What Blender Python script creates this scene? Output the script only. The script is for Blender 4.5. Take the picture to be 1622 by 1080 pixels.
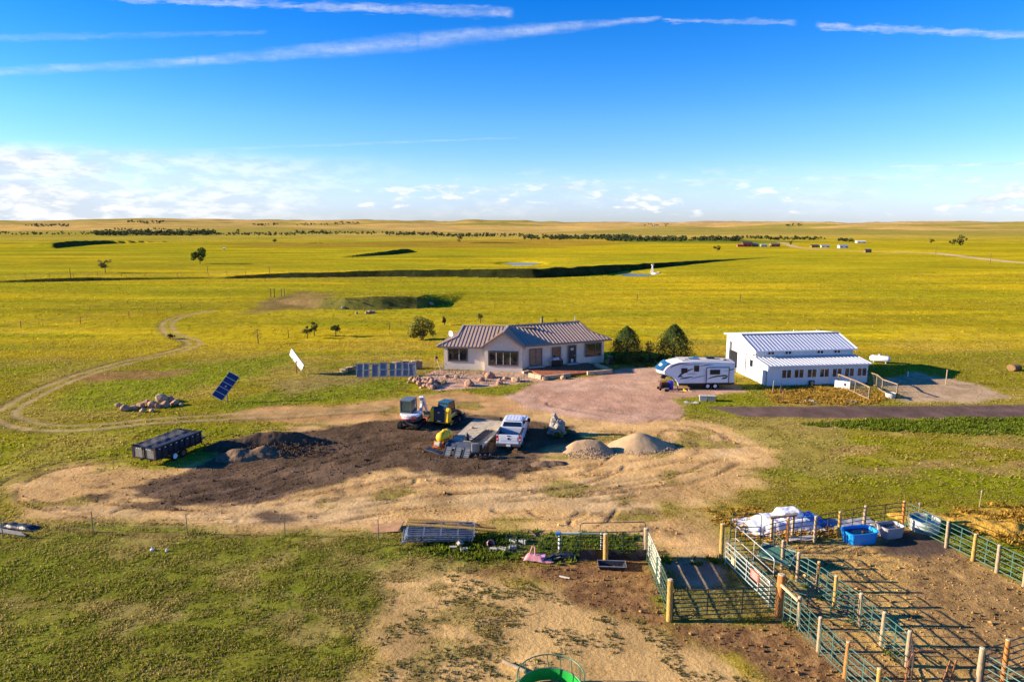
import bpy, bmesh, math, random
import numpy as np
from mathutils import Vector, Matrix, Euler

# ------------------------------------------------------------------ clearing
for o in list(bpy.data.objects):
    bpy.data.objects.remove(o)
scene = bpy.context.scene
COL = scene.collection
R = math.radians
rnd = random.Random(7)

# ------------------------------------------------------------------ camera
CAM_H = 18.0
FPX = 1081.0                      # focal length in photograph pixels (24 mm on 36 mm)
PITCH = R(9.71)
cam_d = bpy.data.cameras.new('camera')
cam_d.sensor_width = 36.0
cam_d.lens = 36.0 * FPX / 1622.0
cam_d.clip_start = 0.5
cam_d.clip_end = 90000
cam = bpy.data.objects.new('camera', cam_d)
cam.location = (0, 0, CAM_H)
cam.rotation_euler = (R(90) - PITCH, 0, 0)
COL.objects.link(cam)
scene.camera = cam

# ------------------------------------------------------------------ sky, sun, exposure
SUN_EL = R(17.5)
SUN_A = R(-1.0)                    # sun stands to the left, a touch on the camera's side
to_sun = Vector((-math.cos(SUN_A) * math.cos(SUN_EL), -math.sin(SUN_A) * math.cos(SUN_EL), math.sin(SUN_EL)))
sun_d = bpy.data.lights.new('sun', 'SUN')
sun_d.energy = 4.6
sun_d.angle = R(0.55)
sun_d.color = (1.0, 0.84, 0.63)
sun = bpy.data.objects.new('sun', sun_d)
sun.rotation_euler = (-to_sun).to_track_quat('-Z', 'Y').to_euler()
COL.objects.link(sun)

scene.view_settings.view_transform = 'Standard'
scene.view_settings.look = 'None'
scene.view_settings.exposure = 1.46
scene.view_settings.gamma = 1.0
scene.view_settings.use_curve_mapping = False
scene.render.resolution_x = 1024
scene.render.resolution_y = 681

world = bpy.data.worlds.new('World')
scene.world = world
world.use_nodes = True


def build_world():
    nt = world.node_tree
    N, L = nt.nodes, nt.links
    N.clear()

    def m(op, a, b=None, c=None, clamp=False):
        n = N.new('ShaderNodeMath')
        n.operation = op
        n.use_clamp = clamp
        for i, v in enumerate((a, b, c)):
            if v is None:
                continue
            if isinstance(v, (int, float)):
                n.inputs[i].default_value = v
            else:
                L.new(v, n.inputs[i])
        return n.outputs[0]

    def sstep(v, lo, hi):
        n = N.new('ShaderNodeMapRange')
        n.interpolation_type = 'SMOOTHSTEP'
        L.new(v, n.inputs[0])
        n.inputs[1].default_value = lo
        n.inputs[2].default_value = hi
        return n.outputs[0]

    def noise(vec, scale, detail=5, rough=0.6):
        n = N.new('ShaderNodeTexNoise')
        L.new(vec, n.inputs['Vector'])
        n.inputs['Scale'].default_value = scale
        n.inputs['Detail'].default_value = detail
        n.inputs['Roughness'].default_value = rough
        return n.outputs['Fac']

    sky = N.new('ShaderNodeTexSky')
    sky.sky_type = 'NISHITA'
    sky.sun_disc = False
    sky.sun_elevation = SUN_EL
    sky.sun_rotation = math.atan2(to_sun.x, to_sun.y)
    sky.altitude = 1800
    sky.air_density = 1.0
    sky.dust_density = 0.25
    sky.ozone_density = 3.5
    hs = N.new('ShaderNodeHueSaturation')
    hs.inputs['Saturation'].default_value = SKY_SAT
    hs.inputs['Value'].default_value = 1.0
    L.new(sky.outputs[0], hs.inputs['Color'])
    tc = N.new('ShaderNodeTexCoord')
    sep = N.new('ShaderNodeSeparateXYZ')
    L.new(tc.outputs['Generated'], sep.inputs[0])
    x, y, z = sep.outputs
    up = m('MAXIMUM', z, 0.0)
    # even air-light ramp by elevation (the same all round the horizon)
    ramp = N.new('ShaderNodeValToRGB')
    L.new(up, ramp.inputs[0])
    cr = ramp.color_ramp
    cr.elements[0].position = 0.0
    cr.elements[0].color = SKY_TINT[0]
    cr.elements[1].position = 1.0
    cr.elements[1].color = SKY_TINT[-1]
    for pos, c in zip(SKY_POS[1:-1], SKY_TINT[1:-1]):
        e = cr.elements.new(pos)
        e.color = c
    mul = N.new('ShaderNodeMix')
    mul.data_type = 'RGBA'
    mul.blend_type = 'MULTIPLY'
    mul.inputs[0].default_value = 1.0
    L.new(hs.outputs[0], mul.inputs[6])
    L.new(ramp.outputs[0], mul.inputs[7])
    skycol = mul.outputs[2]

    # gnomonic sky coordinates about the north side: u right, v up
    ay = m('MAXIMUM', m('ABSOLUTE', y), 0.02)
    u = m('DIVIDE', x, ay)
    v = m('DIVIDE', z, ay)
    front = sstep(y, 0.05, 0.15)
    comb = N.new('ShaderNodeCombineXYZ')
    L.new(u, comb.inputs[0])
    L.new(v, comb.inputs[1])
    uv = comb.outputs[0]
    mp = N.new('ShaderNodeMapping')
    L.new(uv, mp.inputs[0])
    mp.inputs['Scale'].default_value = (1.0, 5.0, 1.0)
    uvs = mp.outputs[0]
    n_rag = noise(uvs, 26, 6, 0.62)
    n_mid = noise(uvs, 7, 5, 0.6)
    n_fine = noise(uv, 110, 4, 0.65)

    def contrail(p0, p1, w0, w1, dens, rag, soft):
        (u0, v0), (u1, v1) = p0, p1
        k = (v1 - v0) / (u1 - u0)
        line = m('MULTIPLY_ADD', u, k, v0 - k * u0)
        d = m('SUBTRACT', v, line)
        d = m('ADD', d, m('MULTIPLY', m('SUBTRACT', n_rag, 0.5), rag))
        t = m('DIVIDE', m('SUBTRACT', u, u0), u1 - u0, clamp=True)
        w = m('MULTIPLY_ADD', t, w1 - w0, w0)
        r = m('DIVIDE', m('ABSOLUTE', d), w)
        core = sstep(r, 1.0, 1.0 - soft)
        lo, hi = min(u0, u1), max(u0, u1)
        ends = m('MULTIPLY', sstep(u, lo - 0.006, lo + 0.006), sstep(u, hi + 0.006, hi - 0.006))
        body = m('MULTIPLY_ADD', n_fine, 1.2, -0.05, clamp=True)
        body = m('MULTIPLY', m('MULTIPLY_ADD', body, 0.8, 0.3), m('MULTIPLY_ADD', sstep(n_mid, 0.3, 0.62), 0.65, 0.45))
        return m('MULTIPLY', m('MULTIPLY', core, ends), m('MULTIPLY', body, dens))

    def uvp(px, py):
        a = (px - 811) / FPX
        b = (540 - py) / FPX
        fy = math.cos(PITCH) + b * math.sin(PITCH)
        fz = -math.sin(PITCH) + b * math.cos(PITCH)
        return a / fy, fz / fy

    parts = [
        contrail(uvp(-700, 152), uvp(312, 97), 0.007, 0.0085, 0.40, 0.008, 0.98),
        contrail(uvp(312, 97), uvp(662, 66), 0.0085, 0.0165, 0.42, 0.010, 0.98),
        contrail(uvp(662, 66), uvp(1045, 29), 0.0165, 0.004, 0.44, 0.010, 0.98),
        contrail(uvp(150, -2), uvp(810, 21), 0.003, 0.010, 0.50, 0.022, 0.95),
        contrail(uvp(1052, 33), uvp(1258, 36), 0.003, 0.006, 0.42, 0.018, 0.95),
        contrail(uvp(1296, 41), uvp(2300, 88), 0.006, 0.012, 0.50, 0.022, 0.95),
        contrail(uvp(-300, 66), uvp(420, 52), 0.010, 0.004, 0.16, 0.012, 0.9),
        contrail(uvp(-500, 270), uvp(820, 218), 0.007, 0.002, 0.22, 0.006, 0.9),
        contrail(uvp(1080, 286), uvp(1560, 280), 0.003, 0.006, 0.5, 0.006, 0.9),
        contrail(uvp(1400, 264), uvp(2100, 248), 0.002, 0.008, 0.6, 0.006, 0.9),
        contrail(uvp(560, 305), uvp(1160, 291), 0.003, 0.006, 0.42, 0.006, 0.9),
    ]
    tot = parts[0]
    for p in parts[1:]:
        tot = m('MAXIMUM', tot, p)
    # fair-weather cloud lying along the horizon, all round
    cu = N.new('ShaderNodeMapping')
    L.new(tc.outputs['Generated'], cu.inputs[0])
    cu.inputs['Scale'].default_value = (1.0, 1.0, 3.4)
    c1 = noise(cu.outputs[0], 9.0, 7, 0.6)
    c2 = noise(cu.outputs[0], 26.0, 6, 0.6)
    shape = m('MULTIPLY_ADD', c2, 0.5, m('MULTIPLY', c1, 0.6))
    win = m('MULTIPLY', sstep(z, 0.004, 0.022), sstep(z, 0.085, 0.028))
    cum = m('MULTIPLY', sstep(shape, 0.575, 0.66), win)
    # broad veil, thicker to the left
    veil_w = m('MULTIPLY', sstep(z, 0.100, 0.075), sstep(u, -0.05, -0.62))
    c3 = noise(cu.outputs[0], 5.0, 6, 0.62)
    veil = m('MULTIPLY', sstep(c3, 0.22, 0.55), veil_w)
    veil = m('MULTIPLY', veil, sstep(y, 0.0, 0.2))
    veil2 = m('MULTIPLY', m('MULTIPLY', sstep(c3, 0.42, 0.75), sstep(z, 0.10, 0.05)), 0.35)
    tot = m('MULTIPLY', tot, front)
    cloud = m('MAXIMUM', m('MAXIMUM', tot, m('MULTIPLY', cum, 0.9)), m('MAXIMUM', m('MULTIPLY', veil, 0.92), veil2))
    mix = N.new('ShaderNodeMix')
    mix.data_type = 'RGBA'
    L.new(cloud, mix.inputs[0])
    L.new(skycol, mix.inputs[6])
    shade = N.new('ShaderNodeMix')
    shade.data_type = 'RGBA'
    L.new(sstep(c2, 0.40, 0.62), shade.inputs[0])
    shade.inputs[6].default_value = CLOUD_DARK
    shade.inputs[7].default_value = CLOUD_LIT
    L.new(shade.outputs[2], mix.inputs[7])
    bg = N.new('ShaderNodeBackground')
    bg.inputs['Strength'].default_value = SKY_STRENGTH
    L.new(mix.outputs[2], bg.inputs['Color'])
    out = N.new('ShaderNodeOutputWorld')
    L.new(bg.outputs[0], out.inputs[0])


SKY_SAT = 1.3
SKY_STRENGTH = 0.133
SKY_POS = (0.0, 0.06, 0.14, 0.30, 1.0)
SKY_TINT = ((.33, .335, .50, 1), (.70, .57, .68, 1), (.66, .60, .69, 1), (.10, .46, .70, 1), (.12, .46, .70, 1))
CLOUD_LIT = (2.95, 2.93, 2.95, 1)
CLOUD_DARK = (1.9, 2.15, 2.45, 1)
build_world()


# ------------------------------------------------------------------ noise and terrain
TAB = np.random.default_rng(12345).random(1 << 16)


def hsh(ix, iy, s):
    return TAB[(ix * 7919 + iy * 104729 + (ix * iy) * 31 + s * 7307) & 65535]


def vn(x, y, s=0.0):
    x = np.asarray(x, float)
    y = np.asarray(y, float)
    ix, iy = np.floor(x), np.floor(y)
    fx, fy = x - ix, y - iy
    ix, iy, s = ix.astype(np.int64), iy.astype(np.int64), int(s * 10)
    fx = fx * fx * (3 - 2 * fx)
    fy = fy * fy * (3 - 2 * fy)
    a = hsh(ix, iy, s)
    b = hsh(ix + 1, iy, s)
    c = hsh(ix, iy + 1, s)
    d = hsh(ix + 1, iy + 1, s)
    return (a * (1 - fx) + b * fx) * (1 - fy) + (c * (1 - fx) + d * fx) * fy


def fbm(x, y, s=0.0, o=4):
    t, amp, tot = 0.0, 1.0, 0.0
    for i in range(o):
        t = t + amp * vn(x * 2 ** i + 17.3 * i, y * 2 ** i - 9.1 * i, s + i)
        tot += amp
        amp *= 0.5
    return t / tot


def ss(v, lo, hi):
    t = np.clip((v - lo) / (hi - lo), 0, 1)
    return t * t * (3 - 2 * t)


def GF(px, py, z=0.0):
    """photograph pixel -> point at height z on level land"""
    u = (px - 811) / FPX
    v = (540 - py) / FPX
    fy = math.cos(PITCH) + v * math.sin(PITCH)
    fz = -math.sin(PITCH) + v * math.cos(PITCH)
    t = (z - CAM_H) / fz
    return u * t, fy * t


def line_w(pts):
    return [(GF(p[0], p[1]) + tuple(p[2:])) for p in pts]


# banks and dams: (px, py, height) along the foot
BANKS = [
    line_w([(335, 442, 0), (380, 441, .8), (450, 440, 1.4), (600, 438, 1.9), (750, 439, 2.5), (850, 440, 2.9), (920, 437, 2.9), (965, 431, 2.4), (1000, 428, 2.1),
            (1060, 422, 1.6), (1120, 416, 1.0), (1170, 412, .5), (1230, 407, .15), (1260, 405, 0)]),
    line_w([(90, 394, 0), (97, 392, 3.6), (130, 389, 3.8), (180, 386, 2.8), (240, 384, 1.6), (290, 383, 0)]),
    line_w([(538, 407, 0), (580, 405, 1.2), (620, 403, 2.0), (652, 399, 2.2), (661, 398, 0)]),
    line_w([(435, 478, 0), (470, 484, 1.2), (505, 489, 2.0), (540, 491, 2.4), (600, 491, 2.4), (660, 489, 2.2), (690, 484, 1.0), (720, 480, 0)]),
    line_w([(0, 448, .4), (60, 447, .9), (120, 446, 1.0), (200, 444, .6), (340, 441, .2)]),
    line_w([(738, 385, 0), (760, 385, 1.6), (800, 385, 1.2), (830, 385, 0)]),
    line_w([(480, 386, 0), (500, 386, 1.0), (520, 385, 0)]),
]


def bank_fields(x, y):
    """height added by the banks and a mask of the steep face for weed tone and painted shade"""
    h = np.zeros_like(x)
    face = np.zeros_like(x)
    for pl in BANKS:
        A = np.array([(p[0], p[1]) for p in pl])
        e = A[-1] - A[0]
        e = e / np.hypot(*e)
        nv = np.array((-e[1], e[0]))
        if nv @ A.mean(0) < 0:
            nv = -nv                      # points away from the camera, up the bank
        sk, dk = A @ e, A @ nv
        mxh = max(p[2] for p in pl)
        S, D = x * e[0] + y * e[1], x * nv[0] + y * nv[1]
        sel = (S > sk.min() - 5) & (S < sk.max() + 5) & (D > dk.min() - 20) & (D < dk.max() + 80)
        if not sel.any():
            continue
        xx, yy, s0 = x[sel], y[sel], S[sel]
        fd = np.interp(s0, sk, dk)
        fh = np.interp(s0, sk, [p[2] for p in pl])
        fy = yy
        wob = (fbm(s0 / 16, s0 * 0 + 3, 5, 3) - .5) * 2.0 * np.minimum(1, fh)
        d = D[sel] - fd + wob
        run = np.maximum(fh * 1.0, 0.6) + fy * .002
        up = ss(d, 0, run)
        down = 1 - ss(d, run + 2, run + 14 + mxh * 9)
        hh = fh * up * down * (0.9 + 0.2 * vn(xx / 5, yy / 5, 9))
        h[sel] = np.maximum(h[sel], hh)
        face[sel] = np.maximum(face[sel], np.where((d > -.6) & (d < run + 0.8), np.minimum(1, fh / 0.7), 0))
    return h, face


PONDS = []
for _p in ((803, 850, 413.5, 417.5, -1.0), (972, 1028, 431, 435, -.6)):
    _a, _b = GF(_p[0], (_p[2] + _p[3]) / 2), GF(_p[1], (_p[2] + _p[3]) / 2)
    _c, _d = GF(811, _p[2]), GF(811, _p[3])
    PONDS.append(((_a[0] + _b[0]) / 2, (_c[1] + _d[1]) / 2, abs(_b[0] - _a[0]) / 2 + 2, abs(_c[1] - _d[1]) / 2 + 2, _p[4]))


def TH(x, y):
    x = np.asarray(x, float)
    y = np.asarray(y, float)
    h, _ = bank_fields(np.atleast_1d(x), np.atleast_1d(y))
    h = h.reshape(np.shape(x)) if np.shape(x) else h[0]
    a1 = ss(y, 120, 420)
    h = h + a1 * (fbm(x / 160, y / 210, 21, 3) - .55) * 2.0
    a2 = ss(y, 600, 1500)
    h = h + a2 * (fbm(x / 700, y / 800, 31, 3) - .5) * 10
    # long rise to the far hills, higher to the left
    side = np.clip(-x / np.maximum(y, 1) / 0.75, -1.4, 1.4)
    rise = ss(y, 1300, 9000)
    h = h + rise * (20 + 26 * side + (fbm(x / 1100 + 4, y / 2400, 41, 4) - .5) * 190)
    h = h + ss(y, 1200, 2400) * (1 - ss(y, 4500, 8000)) * (fbm(x / 500 + 9, y / 700, 43, 4) - .5) * 34
    for (cx, cy, rx, ry, hz) in PONDS:
        q = ((x - cx) / rx) ** 2 + ((y - cy) / ry) ** 2
        k = 1 - ss(q, 1.1, 2.4)
        h = h * (1 - k) + hz * k
    near = 1 - ss(y, 90, 140)
    h = h + near * (fbm(x / 3.0, y / 3.0, 51, 3) - .5) * 0.07
    return h


def GT(px, py):
    """photograph pixel -> point on the terrain"""
    u = (px - 811) / FPX
    v = (540 - py) / FPX
    fy = math.cos(PITCH) + v * math.sin(PITCH)
    fz = -math.sin(PITCH) + v * math.cos(PITCH)
    ts = np.geomspace(15.0, 40000.0, 1600)
    if fz < 0:
        ts = ts[(CAM_H + fz * ts < 170)]
    for _ in range(2):
        dz = CAM_H + fz * ts - TH(u * ts, fy * ts)
        k = np.nonzero(dz < 0)[0]
        if not len(k):
            break
        k = max(1, k[0])
        ts = np.linspace(ts[k - 1], ts[k], 24)
    t = float(ts[0])
    return Vector((u * t, fy * t, float(TH(u * t, fy * t))))


def GP(px, py):
    x, y = GF(px, py)
    return Vector((x, y, 0))


# ------------------------------------------------------------------ ground patches
def poly_w(pts):
    return np.array([GF(*p) for p in pts])


def pdist(poly, x, y):
    """signed distance to polygon, positive inside"""
    d2 = np.full(x.shape, 1e18)
    ins = np.zeros(x.shape, bool)
    n = len(poly)
    for i in range(n):
        ax, ay = poly[i]
        bx, by = poly[(i + 1) % n]
        ex, ey = bx - ax, by - ay
        wx, wy = x - ax, y - ay
        t = np.clip((wx * ex + wy * ey) / (ex * ex + ey * ey + 1e-12), 0, 1)
        d2 = np.minimum(d2, (wx - ex * t) ** 2 + (wy - ey * t) ** 2)
        c = ((ay > y) != (by > y)) & (x < (bx - ax) * (y - ay) / (by - ay + 1e-12) + ax)
        ins ^= c
    d = np.sqrt(d2)
    return np.where(ins, d, -d)


def pmask(poly, x, y, soft, warp=0.0, ws=2.0, seed=0):
    m = np.zeros_like(x)
    mar = soft + warp + .5
    sel = (x > poly[:, 0].min() - mar) & (x < poly[:, 0].max() + mar) & (y > poly[:, 1].min() - mar) & (y < poly[:, 1].max() + mar)
    if sel.any():
        xx, yy = x[sel], y[sel]
        d = pdist(poly, xx, yy)
        if warp:
            d = d + (fbm(xx / ws, yy / ws, seed, 4) - .5) * 2 * warp
        m[sel] = ss(d, -soft, soft)
    return m


def lmask(pl, x, y, w, soft, seed=0, off=0.0):
    """distance band about a polyline (world)"""
    m = np.zeros_like(x)
    pl = np.array(pl)
    mar = w + soft + 1 + abs(off)
    sel = (x > pl[:, 0].min() - mar) & (x < pl[:, 0].max() + mar) & (y > pl[:, 1].min() - mar) & (y < pl[:, 1].max() + mar)
    if not sel.any():
        return m
    xx, yy = x[sel], y[sel]
    best = np.full(xx.shape, 1e9)
    sd = np.zeros_like(xx)
    for i in range(len(pl) - 1):
        ax, ay = pl[i]
        bx, by = pl[i + 1]
        ex, ey = bx - ax, by - ay
        ln = math.hypot(ex, ey) + 1e-9
        wx, wy = xx - ax, yy - ay
        t = np.clip((wx * ex + wy * ey) / (ln * ln), 0, 1)
        d = np.hypot(wx - ex * t, wy - ey * t)
        sgn = (ex * wy - ey * wx) / ln
        c = d < best
        best = np.where(c, d, best)
        sd = np.where(c, sgn, sd)
    q = np.abs(np.where(best > 0, np.sign(sd) * best, 0) - off) + (fbm(xx / 1.3, yy / 1.3, seed, 3) - .5) * soft
    m[sel] = 1 - ss(q, w - soft * .5, w + soft)
    return m


def smooth_line(pts, n=10):
    P = [Vector(GF(*p)) for p in pts]
    out = []
    for i in range(len(P) - 1):
        p0 = P[max(0, i - 1)]
        p1, p2 = P[i], P[i + 1]
        p3 = P[min(len(P) - 1, i + 2)]
        for k in range(n):
            t = k / n
            out.append(.5 * ((2 * p1) + (p2 - p0) * t + (2 * p0 - 5 * p1 + 4 * p2 - p3) * t * t + (3 * p1 - p0 - 3 * p2 + p3) * t ** 3))
    out.append(P[-1])
    return [(q[0], q[1]) for q in out]


W = {
    'dirt': poly_w([(18, 790), (40, 757), (95, 735), (170, 735), (230, 752), (300, 742), (380, 700), (470, 675), (560, 658), (640, 640), (720, 632), (830, 640),
                    (960, 655), (1090, 662), (1165, 682), (1208, 712), (1222, 738), (1180, 768), (1110, 790), (1055, 802), (1110, 824), (1150, 850), (1148, 880), (1030, 872),
                    (1010, 850), (905, 846), (830, 838), (720, 836), (600, 838), (470, 836), (300, 826), (140, 822), (45, 812)]),
    'upper': poly_w([(330, 655), (420, 646), (520, 642), (620, 632), (720, 622), (820, 628), (840, 650), (700, 658), (560, 664), (470, 668), (380, 668)]),
    'ring': poly_w([(20, 788), (60, 752), (130, 745), (190, 770), (330, 802), (470, 794), (600, 770), (700, 775), (850, 765), (1000, 760), (1120, 740), (1130, 705), (1060, 690),
                    (1110, 668), (1190, 700), (1215, 735), (1160, 775), (1040, 808), (880, 830), (620, 830), (330, 822), (120, 816)]),
    'soil': poly_w([(205, 782), (300, 745), (372, 708), (430, 688), (520, 676), (600, 666), (660, 662), (740, 655), (830, 664), (905, 676), (912, 700), (862, 712), (858, 742),
                    (800, 758), (700, 752), (630, 742), (560, 756), (470, 778), (400, 798), (300, 800)]),
    'soil2': poly_w([(120, 770), (200, 756), (300, 745), (420, 760), (480, 790), (380, 806), (240, 806), (150, 792)]),
    'soil3': poly_w([(395, 818), (420, 808), (470, 812), (475, 824), (430, 828)]),
    'gravel': poly_w([(800, 628), (850, 604), (940, 596), (985, 583), (1044, 582), (1052, 611), (1160, 610), (1176, 620), (1120, 628), (1062, 632), (1084, 643), (1075, 662),
                      (1000, 672), (900, 660), (840, 648)]),
    'bed': poly_w([(652, 602), (690, 586), (770, 588), (835, 590), (862, 602), (815, 608), (745, 615), (690, 619)]),
    'road': poly_w([(1118, 644), (1300, 643), (1500, 642), (1900, 638), (1900, 662), (1622, 663), (1400, 663), (1180, 661)]),
    'lush1': poly_w([(1270, 672), (1400, 664), (1640, 662), (1800, 668), (1640, 690), (1420, 684)]),
    'lush2': poly_w([(60, 655), (90, 632), (170, 605), (300, 575), (480, 560), (420, 592), (330, 610), (170, 650)]),
    'lush3': poly_w([(300, 648), (420, 622), (540, 602), (680, 598), (640, 618), (520, 632), (380, 650)]),
    'lush4': poly_w([(640, 636), (700, 618), (800, 612), (850, 604), (835, 618), (770, 636), (700, 642)]),
    'lush5': poly_w([(970, 575), (1040, 568), (1100, 570), (1160, 600), (1100, 605), (1040, 590)]),
    'fgreen': poly_w([(-400, 850), (0, 836), (140, 826), (300, 828), (470, 838), (600, 842), (650, 868), (790, 866), (830, 878), (700, 900), (640, 920), (610, 990), (600, 1080), (590, 1300),
                      (-600, 1300)]),
    'weeds': poly_w([(640, 872), (700, 858), (790, 846), (920, 846), (1010, 852), (1000, 872), (900, 884), (760, 890)]),
    'sand': poly_w([(612, 905), (720, 893), (800, 905), (900, 950), (1000, 975), (1075, 1020), (1200, 1090), (1150, 1300), (600, 1300), (600, 1010)]),
    'manure': poly_w([(745, 905), (800, 893), (870, 882), (940, 880), (1018, 876), (1045, 940), (1062, 985), (1235, 978), (1420, 1110), (1330, 1130), (1180, 1060), (1060, 1000), (960, 975), (880, 935), (800, 915)]),
    'pen': poly_w([(1205, 875), (1245, 862), (1330, 852), (1432, 832), (1500, 868), (1640, 935), (1900, 1050), (1900, 1400), (1500, 1400), (1390, 1130), (1330, 1020), (1238, 905)]),
    'penmud': poly_w([(1400, 850), (1470, 846), (1530, 880), (1622, 930), (1800, 1010), (1750, 1120), (1560, 1080), (1470, 1000), (1440, 930)]),
    'wet': poly_w([(1375, 866), (1430, 846), (1480, 848), (1516, 868), (1470, 884), (1400, 880)]),
    'alley': poly_w([(1065, 985), (1030, 885), (1140, 884), (1165, 900), (1232, 975)]),
    'alleydirt': poly_w([(1050, 890), (1120, 886), (1150, 905), (1130, 930), (1080, 925)]),
    'alley2': poly_w([(1150, 890), (1205, 876), (1238, 905), (1330, 1000), (1440, 1070), (1480, 1130), (1400, 1130), (1240, 980)]),
    'straw1': poly_w([(1470, 830), (1500, 808), (1590, 804), (1800, 815), (1900, 870), (1700, 880), (1600, 862), (1520, 842)]),
    'straw2': poly_w([(1215, 612), (1330, 612), (1420, 628), (1380, 640), (1280, 642), (1220, 638)]),
    'straw3': poly_w([(1150, 830), (1200, 812), (1260, 830), (1330, 838), (1320, 850), (1220, 862), (1170, 850)]),
    'yard': poly_w([(1400, 602), (1450, 590), (1540, 606), (1600, 628), (1540, 637), (1430, 636)]),
    'hayR': poly_w([(1120, 812), (1150, 800), (1210, 806), (1190, 826), (1140, 834)]),
    'edge': poly_w([(1130, 662), (1300, 668), (1340, 700), (1320, 760), (1230, 750), (1200, 705)]),
    'sparse': poly_w([(600, 880), (760, 885), (830, 905), (860, 950), (800, 1010), (760, 1100), (640, 1300), (560, 1300), (585, 1000)]),
    'dryR': poly_w([(1300, 700), (1420, 690), (1640, 700), (1700, 740), (1560, 760), (1380, 745)]),
    'barefield': poly_w([(100, 600), (180, 588), (300, 585), (270, 596), (160, 606)]),
    'mound': poly_w([(440, 610), (520, 585), (680, 575), (660, 598), (560, 606), (470, 620)]),
    'greenfield': poly_w([(960, 380), (1170, 380), (1280, 383), (1200, 386), (1000, 384)]),
    'brownfield': poly_w([(300, 386), (560, 384), (860, 378), (1010, 385), (900, 391), (700, 393), (420, 392)]),
}
TRACK = smooth_line([(330, 493), (290, 500), (266, 512), (272, 528), (308, 543), (280, 556), (200, 574), (130, 594), (70, 618), (20, 645), (8, 660), (60, 676), (150, 676), (250, 666), (360, 660), (480, 654), (600, 646)])
FARROAD = [GF(*p) for p in [(1425, 400), (1480, 402), (1540, 409), (1600, 415), (1700, 421), (1900, 428)]]
FARROAD2 = [GF(*p) for p in [(1236, 384), (1260, 391), (1300, 396), (1420, 401)]]
LOOP = smooth_line([(1085, 690), (1110, 706), (1108, 720), (1060, 738), (960, 752), (860, 762), (700, 770), (560, 790), (420, 812), (250, 812), (120, 796), (70, 778), (100, 752), (180, 742)])


def C3(c):
    return np.array(c)


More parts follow.
